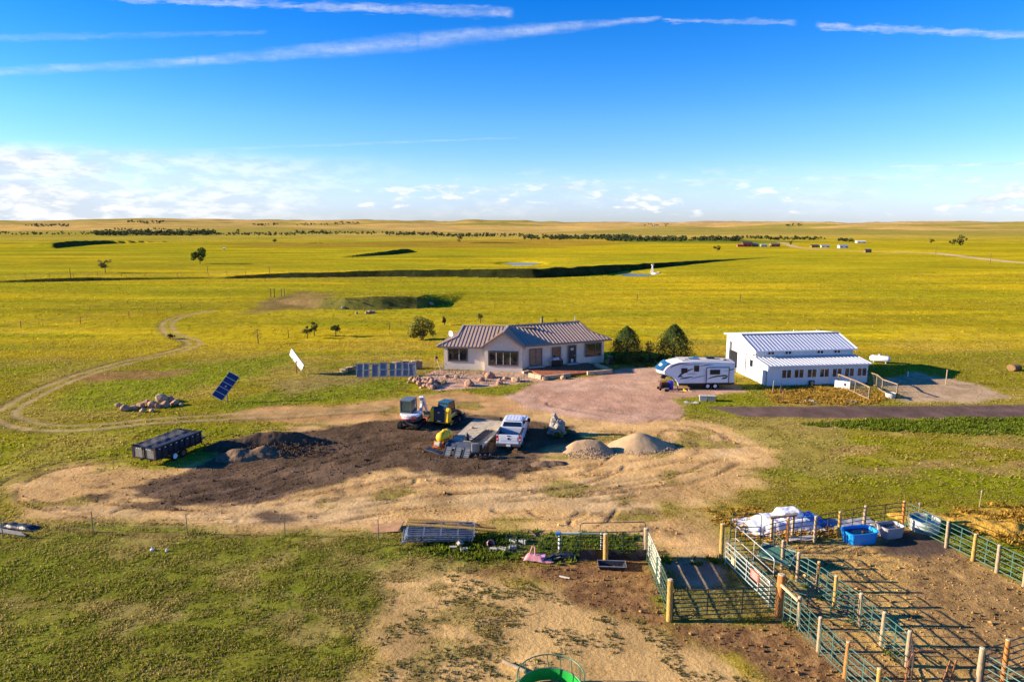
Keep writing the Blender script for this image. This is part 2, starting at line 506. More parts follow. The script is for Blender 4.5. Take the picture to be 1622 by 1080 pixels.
def surface(x, y):
    """albedo (n,3), grassiness, roughness of relief for every ground point: what the land itself is"""
    n = x.shape[0]
    big = fbm(x / 60, y / 60, 1, 4)
    mid = fbm(x / 9, y / 9, 2, 4)
    fine = fbm(x / 1.6, y / 1.6, 3, 3)
    streak = fbm(x / 160, y / 14, 4, 4)
    streak2 = fbm(x / 40, y / 5, 6, 4)
    # grass
    olive, gold, green = C3((.26, .225, .016)), C3((.54, .39, .014)), C3((.22, .24, .010))
    gd = ss(y, 70, 135) * (.55 + .45 * ss(x, -60, 30))
    g = np.clip(gd * .92 + (streak - .5) * 2.0 + (mid - .5) * .6, 0, 1)[:, None]
    col = olive * (1 - g) + gold * g
    gr = np.clip(ss(streak2, .48, .68) * .75 + ss(big, .50, .70) * .5, 0, 1)[:, None] * (1 - .35 * gd[:, None])
    col = col * (1 - gr) + green * gr
    # dry straw coloured patches close by
    dry = (ss(mid, .46, .66) * (1 - ss(y, 75, 130)) * .65)[:, None]
    col = col * (1 - dry) + C3((.36, .27, .06)) * dry
    # middle distance green belt and the far dry hills
    belt = (np.exp(-((y - 330) / 170) ** 2) * .55 * ss(big, .35, .6))[:, None]
    col = col * (1 - belt) + C3((.36, .31, .014)) * belt
    far = ss(y, 560, 1400)[:, None]
    hn = fbm(x / 900, y / 500, 12, 5)[:, None]
    fc = C3((.54, .35, .10)) * ss(hn, .38, .58) + C3((.33, .265, .05)) * (1 - ss(hn, .38, .58))
    col = col * (1 - far) + fc * far
    vf = ss(y, 5000, 14000)[:, None]
    col = col * (1 - vf) + C3((.46, .30, .14)) * vf
    grass = np.ones(n)
    relief = np.full(n, .35)

    def lay(m, c, gk=0.0, rl=None, var=.18, vs=1.0):
        s = np.nonzero(m > .001)[0]
        if not len(s):
            return
        ms = m[s]
        v = (1 + (fbm(x[s] / vs, y[s] / vs, 60 + gk, 2) - .5) * 2 * var)[:, None]
        mm = ms[:, None]
        col[s] = col[s] * (1 - mm) + C3(c) * v * mm
        grass[s] = grass[s] * (1 - ms) + gk * ms
        if rl is not None:
            relief[s] = relief[s] * (1 - ms) + rl * ms

    def cut(m, sx, sy, seed, o, lo, hi):
        """keep the mask only where a noise runs high"""
        r = np.zeros(n)
        s = np.nonzero(m > .001)[0]
        if len(s):
            r[s] = m[s] * ss(fbm(x[s] / sx, y[s] / sy, seed, o), lo, hi)
        return r

    P = lambda k, soft, warp=0, ws=2.0, seed=0: pmask(W[k], x, y, soft, warp, ws, seed)
    if y.max() > 300:
        lay(P('brownfield', 8, 10, 40) * .6, (.30, .17, .03), .6)
        lay(P('greenfield', 8, 6, 40) * .8, (.13, .17, .02), .8)
        lay(lmask(FARROAD, x, y, 3.2, 1.5), (.62, .45, .24), 0)
        lay(lmask(FARROAD2, x, y, 3.0, 1.5), (.55, .38, .18), 0)
    lay(P('lush1', .5, .5) * .95, (.11, .165, .012), 1.5)
    lay(P('lush2', 1.5, 2.5, 4) * .8, (.21, .25, .010), 1.2)
    lay(P('lush3', 1.2, 1.6, 3) * .75, (.17, .21, .012), 1.2)
    lay(P('lush4', .8, .8) * .7, (.22, .23, .018), 1.0)
    lay(P('lush5', .8, .6) * .8, (.09, .11, .02), 1.0)
    lay(P('mound', 1.0, 2.0, 3) * .75, (.29, .21, .07), .5)
    lay(P('barefield', 1.0, 2.0) * .8, (.26, .14, .06), .4)
    lay(P('edge', 1.2, 3.0, 4, 3) * .5, (.34, .24, .08), .5)
    lay(cut(P('dryR', 2.0, 3.0, 5, 33), 4, 1.6, 34, 4, .42, .62) * .75, (.38, .25, .085), .6, .5)
    # foreground lawn and bare soil
    fg = P('fgreen', .9, 1.3, 2.0, 4)
    lay(fg * .93, (.175, .180, .022), 1.1, .45, .16, 2.5)
    dry = cut(fg, 3.5, 2.0, 71, 4, .53, .68)
    lay(dry * .6, (.36, .265, .085), .7, .4)
    lay(cut(fg, 5, 5, 73, 3, .50, .72) * .5, (.165, .20, .014), 1.2)
    lay(P('dirt', 4.5, 3.5, 5.0, 7) * .6, (.40, .29, .085), .6, .5, .25, 2.0)
    lay(P('dirt', 1.1, 2.0, 2.5, 8) * .97, (.62, .38, .145), .05, .6, .2, 3.0)
    lay(P('upper', .8, 1.2, 3.0, 9) * .9, (.52, .285, .115), .04, .5)
    lay(cut(P('ring', .8, 1.2, 3, 5), 6, 2.5, 75, 4, .42, .66) * .7, (.62, .425, .20), .02, .45)
    dm = P('dirt', 1.1, 2.0, 2.5, 8)
    lay(cut(dm, 5, 1.6, 94, 4, .50, .66) * .55, (.44, .265, .10), .05, .8)
    lay(cut(dm, 3, 1.2, 96, 4, .55, .70) * .5, (.60, .40, .17), .02, .5)
    lay(cut(dm, 4, 2, 103, 4, .60, .70) * .7, (.24, .21, .03), .8, .5)
    lp = np.zeros(n)
    for off in (-2.1, -.35, 1.6, 3.1):
        lp = np.maximum(lp, lmask(LOOP, x, y, .16, .35, 3, off))
    lay(cut(lp, 5, 3, 92, 3, .42, .62) * .6, (.27, .16, .075), 0, .9)
    sp = cut(cut(P('dirt', 1, 0), 7, 7, 78, 2, .40, .6), .9, .7, 77, 3, .60, .70)
    lay(sp * .6, (.22, .14, .07), 0, .9)
    lay(cut(P('soil2', .8, 1.8, 2.0, 10), 4, 1.6, 76, 4, .40, .55) * .85, (.105, .070, .047), .02, .8)
    so = P('soil', .5, .9, 1.5, 11)
    lay(so * .96, (.100, .066, .042), 0, .8, .35, 1.2)
    lay(cut(so, 3.5, 1.8, 93, 4, .48, .66) * .55, (.20, .128, .075), 0, .8)
    # machine tread lines in the soil
    tr = ss(np.sin((x * .80 - y * .60) * 2.6 + 2 * np.sin(x * .7 + y * .4)), .55, .95) * cut(so, 6, 6, 80, 2, .38, .6)
    lay(tr * .5, (.20, .135, .085), 0, .8)
    lay(P('soil3', .4, .6, 1.2, 12) * .85, (.10, .066, .045), 0, .7)
    tk = np.maximum(lmask(TRACK, x, y, .22, .35, 4, .8), lmask(TRACK, x, y, .22, .35, 4, -.8))
    lay(lmask(TRACK, x, y, .3, .5, 6, -1.35) * .5, (.16, .12, .05), .5)
    lay(lmask(TRACK, x, y, 1.0, 1.0, 5) * .30, (.28, .21, .06), .3)
    lay(tk * .85, (.43, .30, .14), 0, .5)
    lay(P('gravel', .6, .6, 1.5, 13), (.49, .285, .175), 0, .6, .18, .8)
    lay(cut(P('gravel', .6, .6, 1.5, 13), 5, 5, 85, 3, .5, .7) * .5, (.56, .37, .24), 0, .6)
    lay(P('bed', .3, .3, 1.5, 14), (.50, .31, .21), 0, .9, .3, .5)
    lay(P('road', .35, .3, 1.5, 15), (.15, .098, .078), 0, .4, .16, 1.0)
    lay(P('yard', .8, 1.0, 2, 16) * .9, (.52, .36, .215), .05, .5)
    # corral ground
    lay(P('sand', .9, 1.8, 2.5, 17), (.51, .325, .12), .05, .5, .14, 2.0)
    lay(cut(P('sparse', 1.0, 1.5, 2.0, 31), 1.2, .8, 32, 4, .40, .60) * .8, (.27, .205, .06), .75, .6, .3, .8)
    lay(P('manure', .8, 1.3, 1.8, 18), (.185, .100, .042), .02, .9, .35, .5)
    lay(cut(P('manure', .8, 1.3, 1.8, 18), .45, .45, 81, 2, .50, .62) * .7, (.34, .195, .07), 0, .9)
    lay(P('pen', .4, .4, 1.5, 19), (.50, .31, .095), .02, .9, .25, 1.5)
    lay(P('penmud', .8, 1.6, 2.5, 20) * .75, (.30, .18, .07), 0, .9, .35, .6)
    lay(cut(P('pen', .4, .4, 1.5, 19), .35, .35, 82, 2, .58, .68) * .65, (.17, .10, .05), 0, .9)
    lay(P('wet', .4, .5, 1.0, 21) * .85, (.085, .062, .055), 0, .4)
    lay(P('alley', .4, .4, 1.5, 22) * .9, (.20, .165, .045), .9, .8)
    lay(P('alleydirt', .5, .6, 1.5, 23) * .9, (.30, .215, .14), .05, .5)
    lay(P('alley2', .4, .5, 1.2, 24) * .85, (.30, .19, .08), .5, .8)
    lay(P('weeds', .6, .8, 1.2, 25) * .8, (.10, .13, .016), 1.5, .7)
    lay(cut(P('straw1', .5, .8, 1.2, 26), 1.2, .9, 83, 3, .36, .5), (.58, .345, .055), .1, 1.0, .35, .5)
    lay(P('straw2', .6, .7, 1.2, 27) * .85, (.42, .27, .05), .6, .8, .3, .8)
    lay(cut(P('straw3', .4, .6, 1.0, 28), 1.0, .7, 84, 3, .38, .52) * .9, (.52, .32, .075), .1, .8)
    lay(cut(P('hayR', .4, .6, 1.0, 29), .8, .7, 86, 3, .5, .6) * .8, (.50, .31, .06), .2, .7)
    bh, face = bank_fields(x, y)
    lay(face * .95, (.060, .062, .018), .8, .9, .5, 2.0)  # weedy bank faces, their shade put into the dark colour
    lay(face * ((y > 200) & (y < 300)) * .9, (.036, .040, .012), .8, .9, .5, 2.0)  # shade painted darker still on the mid-distance bank faces
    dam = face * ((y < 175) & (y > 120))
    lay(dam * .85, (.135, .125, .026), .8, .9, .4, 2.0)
    # the raw earth end of the dam
    bare = pmask(poly_w([(450, 468), (480, 462), (520, 466), (545, 480), (500, 494), (450, 492), (400, 497), (380, 494)]), x, y, 3, 5, 8, 91) * (y < 200)
    lay(bare * .8, (.20, .13, .06), .2, .9)
    col = col * (1 + (fine - .5)[:, None] * .25)
    return np.clip(col, .004, .9), grass, relief


# tyre ruts pressed into the yard: centre lines, both wheels follow each one
RUTS = [LOOP] + [smooth_line(p, 6) for p in (
    [(1090, 668), (1125, 690), (1152, 715), (1130, 742), (1050, 768), (930, 788), (800, 803)],
    [(1075, 655), (1010, 690), (960, 745), (830, 775), (700, 792), (560, 803), (400, 820)],
    [(640, 762), (560, 777), (450, 802), (330, 814), (200, 812)],
    [(700, 690), (600, 702), (500, 730), (400, 768), (300, 790)],
    [(740, 720), (640, 716), (560, 735), (470, 760), (360, 790)],
    [(820, 738), (900, 748), (1000, 738), (1066, 722), (1092, 700), (1070, 684)],
    [(850, 800), (868, 812), (892, 812), (905, 800)],
    [(925, 828), (945, 818), (960, 800)],
    [(880, 640), (960, 655), (1040, 668), (1120, 700)])]


def rut_field(x, y):
    r = np.zeros_like(x)
    wide = np.zeros_like(x)
    sel = np.nonzero((y > 36) & (y < 72) & (np.abs(x) < 40))[0]
    xs, ys = x[sel], y[sel]
    a, b = np.zeros_like(xs), np.zeros_like(xs)
    for i, pl in enumerate(RUTS):
        for off in (-.85, .85) if i else (-2.3, -.6, 1.5, 3.2):
            a = np.maximum(a, lmask(pl, xs, ys, .13, .16, 3 + i, off))
            b = np.maximum(b, lmask(pl, xs, ys, .34, .22, 3 + i, off))
    gate = ss(fbm(xs / 4, ys / 2, 203, 3), .42, .60)
    r[sel] = a * gate
    wide[sel] = b * gate
    return r, wide


# ------------------------------------------------------------------ materials
MATS = {}


def mat(name, color, rough=.7, metal=0.0, var=.12, vs=3.0, bump=0.0, bs=20.0, spec=.4, attr=None, coat=0.0, detail=4, stretch=None, trans=0.0, dark=None):
    if name in MATS:
        return MATS[name]
    m = bpy.data.materials.new(name)
    m.use_nodes = True
    nt = m.node_tree
    N, L = nt.nodes, nt.links
    b = N['Principled BSDF']
    if rough >= .75:
        spec = min(spec, .04)
    b.inputs['Roughness'].default_value = rough
    b.inputs['Metallic'].default_value = metal
    b.inputs['Specular IOR Level'].default_value = spec
    if coat:
        b.inputs['Coat Weight'].default_value = coat
        b.inputs['Coat Roughness'].default_value = .08
    tc = N.new('ShaderNodeTexCoord')
    vec = tc.outputs['Object']
    if stretch:
        mp = N.new('ShaderNodeMapping')
        mp.inputs['Scale'].default_value = stretch
        L.new(vec, mp.inputs[0])
        vec = mp.outputs[0]
    nz = N.new('ShaderNodeTexNoise')
    nz.inputs['Scale'].default_value = vs
    nz.inputs['Detail'].default_value = detail
    L.new(vec, nz.inputs['Vector'])
    if attr:
        at = N.new('ShaderNodeAttribute')
        at.attribute_name = attr
        base = at.outputs['Color']
    else:
        rgb = N.new('ShaderNodeRGB')
        rgb.outputs[0].default_value = (*color, 1)
        base = rgb.outputs[0]
    mr = N.new('ShaderNodeMapRange')
    L.new(nz.outputs['Fac'], mr.inputs[0])
    mr.inputs[1].default_value = .25
    mr.inputs[2].default_value = .75
    mr.inputs[3].default_value = 1 - var
    mr.inputs[4].default_value = 1 + var
    vm = N.new('ShaderNodeVectorMath')
    vm.operation = 'SCALE'
    L.new(base, vm.inputs[0])
    L.new(mr.outputs[0], vm.inputs['Scale'])
    src = vm.outputs[0]
    if dark:                       # dirt and wear in irregular patches
        n2 = N.new('ShaderNodeTexNoise')
        n2.inputs['Scale'].default_value = dark[1]
        n2.inputs['Detail'].default_value = 6
        L.new(tc.outputs['Object'], n2.inputs['Vector'])
        r2 = N.new('ShaderNodeMapRange')
        L.new(n2.outputs['Fac'], r2.inputs[0])
        r2.inputs[1].default_value = .48
        r2.inputs[2].default_value = .70
        r2.inputs[4].default_value = dark[2]
        mx = N.new('ShaderNodeMix')
        mx.data_type = 'RGBA'
        L.new(r2.outputs[0], mx.inputs[0])
        L.new(src, mx.inputs[6])
        mx.inputs[7].default_value = (*dark[0], 1)
        src = mx.outputs[2]
    L.new(src, b.inputs['Base Color'])
    if bump:
        nb = N.new('ShaderNodeTexNoise')
        nb.inputs['Scale'].default_value = bs
        nb.inputs['Detail'].default_value = 5
        L.new(vec, nb.inputs['Vector'])
        bp = N.new('ShaderNodeBump')
        bp.inputs['Strength'].default_value = bump
        bp.inputs['Distance'].default_value = .05
        L.new(nb.outputs['Fac'], bp.inputs['Height'])
        L.new(bp.outputs[0], b.inputs['Normal'])
    if trans:
        b.inputs['Subsurface Weight'].default_value = 0
        tl = N.new('ShaderNodeBsdfTranslucent')
        L.new(src, tl.inputs['Color'])
        ms = N.new('ShaderNodeMixShader')
        ms.inputs[0].default_value = trans
        L.new(b.outputs[0], ms.inputs[1])
        L.new(tl.outputs[0], ms.inputs[2])
        L.new(ms.outputs[0], N['Material Output'].inputs[0])
    MATS[name] = m
    return m


def glass(name='dark_glass', color=(.012, .016, .02), rough=.06):
    return mat(name, color, rough, var=.3, vs=.8, spec=.9)


M = dict(
    stucco=lambda: mat('stucco', (.74, .63, .49), .85, var=.05, bump=.25, bs=14, dark=((.55, .46, .36), 1.2, .25)),
    trim=lambda: mat('brown_trim', (.17, .125, .10), .5, var=.1),
    rib=lambda: mat('bronze_rib', (.15, .10, .075), .5, var=.1),
    roof=lambda: mat('taupe_roof_metal', (.42, .30, .215), .5, 0.0, var=.07, vs=1.2, spec=.3),
    winframe=lambda: mat('grey_window_frame', (.10, .095, .075), .5),
    winlight=lambda: mat('light_sash', (.55, .52, .44), .5),
    glass=lambda: glass(),
    wmetal=lambda: mat('white_metal', (.74, .73, .70), .45, var=.05, dark=((.62, .60, .55), .8, .3)),
    galv=lambda: mat('galvalume', (.60, .62, .66), .36, .45, var=.06, vs=1.0),
    white=lambda: mat('white_paint', (.80, .80, .80), .3, var=.03, coat=.6),
    rvwhite=lambda: mat('fibreglass_white', (.78, .78, .79), .28, var=.03, coat=.3),
    black=lambda: mat('black_paint', (.014, .014, .016), .35, var=.3),
    blackrub=lambda: mat('rubber', (.018, .018, .018), .85, var=.3, bump=.3, bs=30),
    grey=lambda: mat('grey_metal', (.28, .29, .30), .45, .4, var=.2),
    steel=lambda: mat('bright_steel', (.60, .61, .62), .35, .6, var=.15),
    dsteel=lambda: mat('dark_steel', (.075, .080, .088), .55, .2, var=.35, vs=4, dark=((.16, .12, .09), 3, .5)),
    navy=lambda: mat('trailer_black_paint', (.013, .016, .024), .42, var=.3, dark=((.07, .06, .05), 2.2, .5)),
    yellow=lambda: mat('machine_yellow', (.62, .36, .02), .45, var=.12, dark=((.30, .19, .05), 3, .5)),
    bryellow=lambda: mat('bright_yellow', (.78, .50, .01), .45, var=.12),
    orange=lambda: mat('orange_paint', (.65, .14, .02), .5, var=.2),
    orangered=lambda: mat('orange_red_decal', (.75, .09, .02), .4),
    red=lambda: mat('red_plastic', (.55, .02, .02), .3),
    blue=lambda: mat('blue_plastic', (.012, .27, .72), .35, var=.06),
    dblue=lambda: mat('deep_blue_plastic', (.02, .035, .48), .35, var=.1),
    skyblue=lambda: mat('tinted_blue_glass', (.015, .085, .17), .08, var=.3, spec=.9),
    teal=lambda: mat('teal_pipe_paint', (.035, .115, .09), .5, .1, var=.25, vs=6, dark=((.16, .15, .12), 8, .45)),
    green=lambda: mat('green_pipe_paint', (.05, .16, .09), .5, .1, var=.25, vs=6),
    dgreen=lambda: mat('dark_green_pipe', (.02, .055, .045), .5, .1, var=.25, vs=6),
    palepipe=lambda: mat('pale_galvanised_pipe', (.42, .45, .40), .45, .3, var=.2, vs=6),
    brownpipe=lambda: mat('dark_brown_pipe', (.07, .05, .038), .6, .1, var=.3, vs=6),
    feedgreen=lambda: mat('bright_green_sheet', (.02, .36, .05), .45, var=.12),
    rust=lambda: mat('rusty_iron', (.26, .12, .06), .8, .2, var=.35, vs=9, bump=.3),
    post=lambda: mat('yellow_wood_post', (.46, .28, .075), .85, var=.28, vs=5, bump=.5, bs=9, stretch=(3, 3, .5), dark=((.22, .13, .06), 4, .5)),
    postw=lambda: mat('weathered_wood_post', (.36, .275, .17), .88, var=.28, vs=5, bump=.5, bs=9, stretch=(3, 3, .5), dark=((.20, .15, .10), 4, .6)),
    postr=lambda: mat('red_brown_wood_post', (.46, .19, .055), .85, var=.28, vs=5, bump=.5, bs=9, stretch=(3, 3, .5), dark=((.16, .08, .04), 4, .5)),
    lumber=lambda: mat('fresh_lumber', (.62, .44, .22), .8, var=.2, vs=4, stretch=(1, 6, 6)),
    lumber2=lambda: mat('weathered_lumber', (.28, .20, .125), .85, var=.3, vs=4),
    plywood=lambda: mat('plywood', (.42, .24, .12), .85, var=.25, vs=3, bump=.2),
    deckwood=lambda: mat('deck_plank', (.50, .42, .29), .85, var=.22, vs=3, dark=((.28, .23, .16), 2.5, .5)),
    slate=lambda: mat('grey_sheet_panel', (.19, .185, .18), .6, .0, var=.2, vs=2),
    redstone=lambda: mat('patio_paver', (.33, .125, .065), .85, var=.2, vs=3, bump=.2),
    sandstone=lambda: mat('sandstone', (.52, .38, .24), .9, var=.2, vs=4, bump=.5, bs=8),
    rockpink=lambda: mat('pink_rock', (.41, .245, .16), .9, var=.25, vs=3, bump=.6, bs=6, dark=((.26, .15, .10), 2, .55)),
    rocktan=lambda: mat('tan_rock', (.45, .32, .19), .9, var=.25, vs=3, bump=.6, bs=6, dark=((.30, .18, .10), 2, .5)),
    rockgrey=lambda: mat('pale_rock', (.36, .32, .265), .9, var=.25, vs=3, bump=.6, bs=6, dark=((.15, .12, .10), 2.5, .7)),
    concrete=lambda: mat('concrete', (.46, .43, .38), .9, var=.15, vs=5, bump=.2),
    solar=lambda: mat('solar_cells', (.008, .018, .075), .12, var=.25, vs=5, spec=.7),
    solarw=lambda: mat('white_backsheet', (.82, .82, .82), .5, var=.04),
    tarpw=lambda: mat('white_tarp', (.74, .74, .76), .5, var=.08, bump=.35, bs=5),
    tarpb=lambda: mat('blue_tarp', (.03, .19, .55), .45, var=.15, bump=.4, bs=5),
    tarpk=lambda: mat('black_tarp', (.020, .021, .026), .45, var=.4, bump=.6, bs=6),
    pink=lambda: mat('pink_plastic', (.60, .26, .27), .55, var=.25),
    water=lambda: mat('water', (.018, .022, .02), .04, var=.2, spec=.8),
    pond=lambda: mat('pond_water', (.16, .15, .13), .25, var=.2, spec=.5),
    bark=lambda: mat('bark', (.12, .085, .06), .9, var=.3, vs=8, bump=.6),
    beige=lambda: mat('beige_plastic', (.42, .36, .27), .6, var=.15),
    tubgrey=lambda: mat('grey_stock_tank', (.36, .34, .33), .5, var=.1),
    curtain=lambda: mat('tan_blind', (.30, .18, .10), .7, var=.2),
)


def mt(k):
    return M[k]()


# ------------------------------------------------------------------ mesh helpers
class MB:
    def __init__(s):
        s.v, s.f = [], []

    def add(s, vs, fs):
        o = len(s.v)
        s.v.extend([tuple(p) for p in vs])
        s.f.extend([tuple(i + o for i in f) for f in fs])
        return s

    def box(s, c, d, rot=None):
        hx, hy, hz = d[0] / 2, d[1] / 2, d[2] / 2
        vs = [Vector((x, y, z)) for x in (-hx, hx) for y in (-hy, hy) for z in (-hz, hz)]
        if rot:
            e = Euler(rot).to_matrix()
            vs = [e @ q for q in vs]
        c = Vector(c)
        return s.add([q + c for q in vs], [(0, 1, 3, 2), (4, 6, 7, 5), (0, 4, 5, 1), (2, 3, 7, 6), (0, 2, 6, 4), (1, 5, 7, 3)])

    def bar(s, a, b, w, h, up=(0, 0, 1)):
        """rectangular bar from a to b"""
        a, b = Vector(a), Vector(b)
        t = (b - a).normalized()
        upv = Vector(up)
        if abs(t.dot(upv)) > .98:
            upv = Vector((0, 1, 0))
        sd = t.cross(upv).normalized() * (w / 2)
        u2 = sd.cross(t).normalized() * (h / 2)
        vs = [a - sd - u2, a + sd - u2, a + sd + u2, a - sd + u2, b - sd - u2, b + sd - u2, b + sd + u2, b - sd + u2]
        return s.add(vs, [(3, 2, 1, 0), (4, 5, 6, 7), (0, 1, 5, 4), (1, 2, 6, 5), (2, 3, 7, 6), (3, 0, 4, 7)])

    def cyl(s, a, b, r, r2=None, n=10):
        a, b = Vector(a), Vector(b)
        r2 = r if r2 is None else r2
        t = (b - a).normalized()
        q = Vector((0, 0, 1)) if abs(t.z) < .9 else Vector((1, 0, 0))
        x = t.cross(q).normalized()
        y = t.cross(x)
        vs = []
        for c, rr in ((a, r), (b, r2)):
            for i in range(n):
                g = 2 * math.pi * i / n
                vs.append(c + (x * math.cos(g) + y * math.sin(g)) * rr)
        fs = [(i, i + n, (i + 1) % n + n, (i + 1) % n) for i in range(n)]
        fs += [tuple(range(n)), tuple(range(2 * n - 1, n - 1, -1))]
        return s.add(vs, fs)

    def tube(s, pts, r, n=6, close=False):
        pts = [Vector(p) for p in pts]
        k = len(pts)
        vs, fs = [], []
        for i, p in enumerate(pts):
            if close:
                t = pts[(i + 1) % k] - pts[i - 1]
            else:
                t = pts[min(i + 1, k - 1)] - pts[max(i - 1, 0)]
            t.normalize()
            q = Vector((0, 0, 1)) if abs(t.z) < .95 else Vector((1, 0, 0))
            x = t.cross(q).normalized()
            y = t.cross(x)
            rr = r[i] if isinstance(r, (list, tuple)) else r
            for j in range(n):
                g = 2 * math.pi * j / n
                vs.append(p + (x * math.cos(g) + y * math.sin(g)) * rr)
        for i in range(k if close else k - 1):
            for j in range(n):
                a, b = i * n + j, i * n + (j + 1) % n
                c, d = ((i + 1) % k) * n + (j + 1) % n, ((i + 1) % k) * n + j
                fs.append((a, b, c, d))
        if not close:
            fs += [tuple(range(n - 1, -1, -1)), tuple(range((k - 1) * n, k * n))]
        return s.add(vs, fs)

    def prism(s, poly, d0, d1, plane='xz'):
        """polygon extruded along the third axis"""
        def p3(a, b, d):
            return {'xz': (a, d, b), 'yz': (d, a, b), 'xy': (a, b, d)}[plane]
        n = len(poly)
        vs = [p3(a, b, d0) for a, b in poly] + [p3(a, b, d1) for a, b in poly]
        fs = [(i, (i + 1) % n, (i + 1) % n + n, i + n) for i in range(n)]
        fs += [tuple(range(n - 1, -1, -1)), tuple(range(n, 2 * n))]
        return s.add(vs, fs)

    def loft(s, rings, cap=True, close=True):
        n = len(rings[0])
        vs = [p for r in rings for p in r]
        fs = []
        for i in range(len(rings) - 1):
            for j in range(n if close else n - 1):
                a, b = i * n + j, i * n + (j + 1) % n
                fs.append((a, b, b + n, a + n))
        if cap:
            fs += [tuple(range(n - 1, -1, -1)), tuple(range((len(rings) - 1) * n, len(rings) * n))]
        return s.add(vs, fs)

    def lathe(s, prof, n=20, c=(0, 0, 0), axis='z', cap=True):
        """profile of (r, h)"""
        rings = []
        for r, h in prof:
            ring = []
            for i in range(n):
                g = 2 * math.pi * i / n
                a, b = r * math.cos(g), r * math.sin(g)
                p = {'z': (a, b, h), 'x': (h, a, b), 'y': (a, h, b)}[axis]
                ring.append((p[0] + c[0], p[1] + c[1], p[2] + c[2]))
            rings.append(ring)
        return s.loft(rings, cap)

    def grid(s, fn, nu, nv):
        vs = [fn(i / nu, j / nv) for i in range(nu + 1) for j in range(nv + 1)]
        fs = [(i * (nv + 1) + j, (i + 1) * (nv + 1) + j, (i + 1) * (nv + 1) + j + 1, i * (nv + 1) + j + 1) for i in range(nu) for j in range(nv)]
        return s.add(vs, fs)

    def mesh(s, name, smooth=False, bev=0.0, soft=False):
        me = bpy.data.meshes.new(name)
        me.from_pydata(s.v, [], s.f)
        bm = bmesh.new()
        bm.from_mesh(me)
        bmesh.ops.recalc_face_normals(bm, faces=bm.faces)
        if bev:
            ed = [e for e in bm.edges if len(e.link_faces) == 2 and e.calc_face_angle(0) > .5]
            bmesh.ops.bevel(bm, geom=ed, offset=bev, segments=2, affect='EDGES', profile=.6)
        bm.to_mesh(me)
        bm.free()
        if smooth:
            me.polygons.foreach_set('use_smooth', [True] * len(me.polygons))
            try:
                if smooth != 'soft':
                    me.set_sharp_from_angle(angle=R(38))
            except Exception:
                pass
        return me


def obj(name, mb, material, parent=None, smooth=False, bev=0.0, loc=None, rot=None):
    me = mb if isinstance(mb, bpy.types.Mesh) else mb.mesh(name, smooth, bev)
    if material is not None and not me.materials:
        me.materials.append(mt(material) if isinstance(material, str) else material)
    o = bpy.data.objects.new(name, me)
    COL.objects.link(o)
    if parent is not None:
        o.parent = parent
    if loc is not None:
        o.location = loc
    if rot is not None:
        o.rotation_euler = rot
    return o


def tag(o, label, cat, group=None):
    o['label'] = label
    o['category'] = cat
    if group:
        o['group'] = group
    return o


def thing(name, label, cat, loc=(0, 0, 0), rotz=0.0, group=None):
    o = bpy.data.objects.new(name, None)
    o.empty_display_size = .2
    COL.objects.link(o)
    o.location = loc
    o.rotation_euler = (0, 0, rotz) if not isinstance(rotz, (tuple, list)) else rotz
    return tag(o, label, cat, group)


def dup(root, loc=None, rotz=None, label=None, group=None, scale=None):
    r = root.copy()
    COL.objects.link(r)
    if loc is not None:
        r.location = loc
    if rotz is not None:
        r.rotation_euler = (0, 0, rotz) if not isinstance(rotz, (tuple, list)) else rotz
    if scale is not None:
        r.scale = scale
    if label:
        r['label'] = label
    if group:
        r['group'] = group
    for ch in list(root.children):
        c = ch.copy()
        COL.objects.link(c)
        c.parent = r
        for gch in list(ch.children):
            d = gch.copy()
            COL.objects.link(d)
            d.parent = c
    return r


def B(c, d, rot=None):
    return MB().box(c, d, rot)


def rock_mesh(seed, sx=1.0, sy=1.0, sz=1.0, cuts=2):
    r = random.Random(seed)
    bm = bmesh.new()
    bmesh.ops.create_icosphere(bm, subdivisions=cuts, radius=1.0)
    planes = [(Vector((r.uniform(-1, 1), r.uniform(-1, 1), r.uniform(-.4, 1))).normalized(), r.uniform(.55, .85)) for _ in range(7)]
    for v in bm.verts:
        p = v.co.copy()
        for nrm, d in planes:
            e = p.dot(nrm) - d
            if e > 0:
                p -= nrm * e * .9
        p *= 1 + r.uniform(-.05, .05)
        v.co = Vector((p.x * sx, p.y * sy, p.z * sz))
    me = bpy.data.meshes.new('rock')
    bm.to_mesh(me)
    bm.free()
    return me


ROCKS = [rock_mesh(i) for i in range(8)]
ROCK_CACHE = {}


def rock(name, loc, size, label, group, material='rockpink', seed=0, squash=.7, cat='rock', parent=None):
    r = random.Random(seed * 13 + 5)
    key = (seed % 8, material)
    if key not in ROCK_CACHE:
        me = ROCKS[seed % 8].copy()
        me.materials.append(mt(material))
        ROCK_CACHE[key] = me
    o = bpy.data.objects.new(name, ROCK_CACHE[key])
    COL.objects.link(o)
    s = size / 2
    o.scale = (s * r.uniform(.85, 1.25), s * r.uniform(.8, 1.1), s * squash * r.uniform(.85, 1.15))
    o.location = (loc[0], loc[1], (loc[2] if len(loc) > 2 else 0) + s * squash * .55)
    o.rotation_euler = (r.uniform(-.2, .2), r.uniform(-.2, .2), r.uniform(0, 6.28))
    if parent is None:
        tag(o, label, cat, group)
    else:
        o.parent = parent
    return o


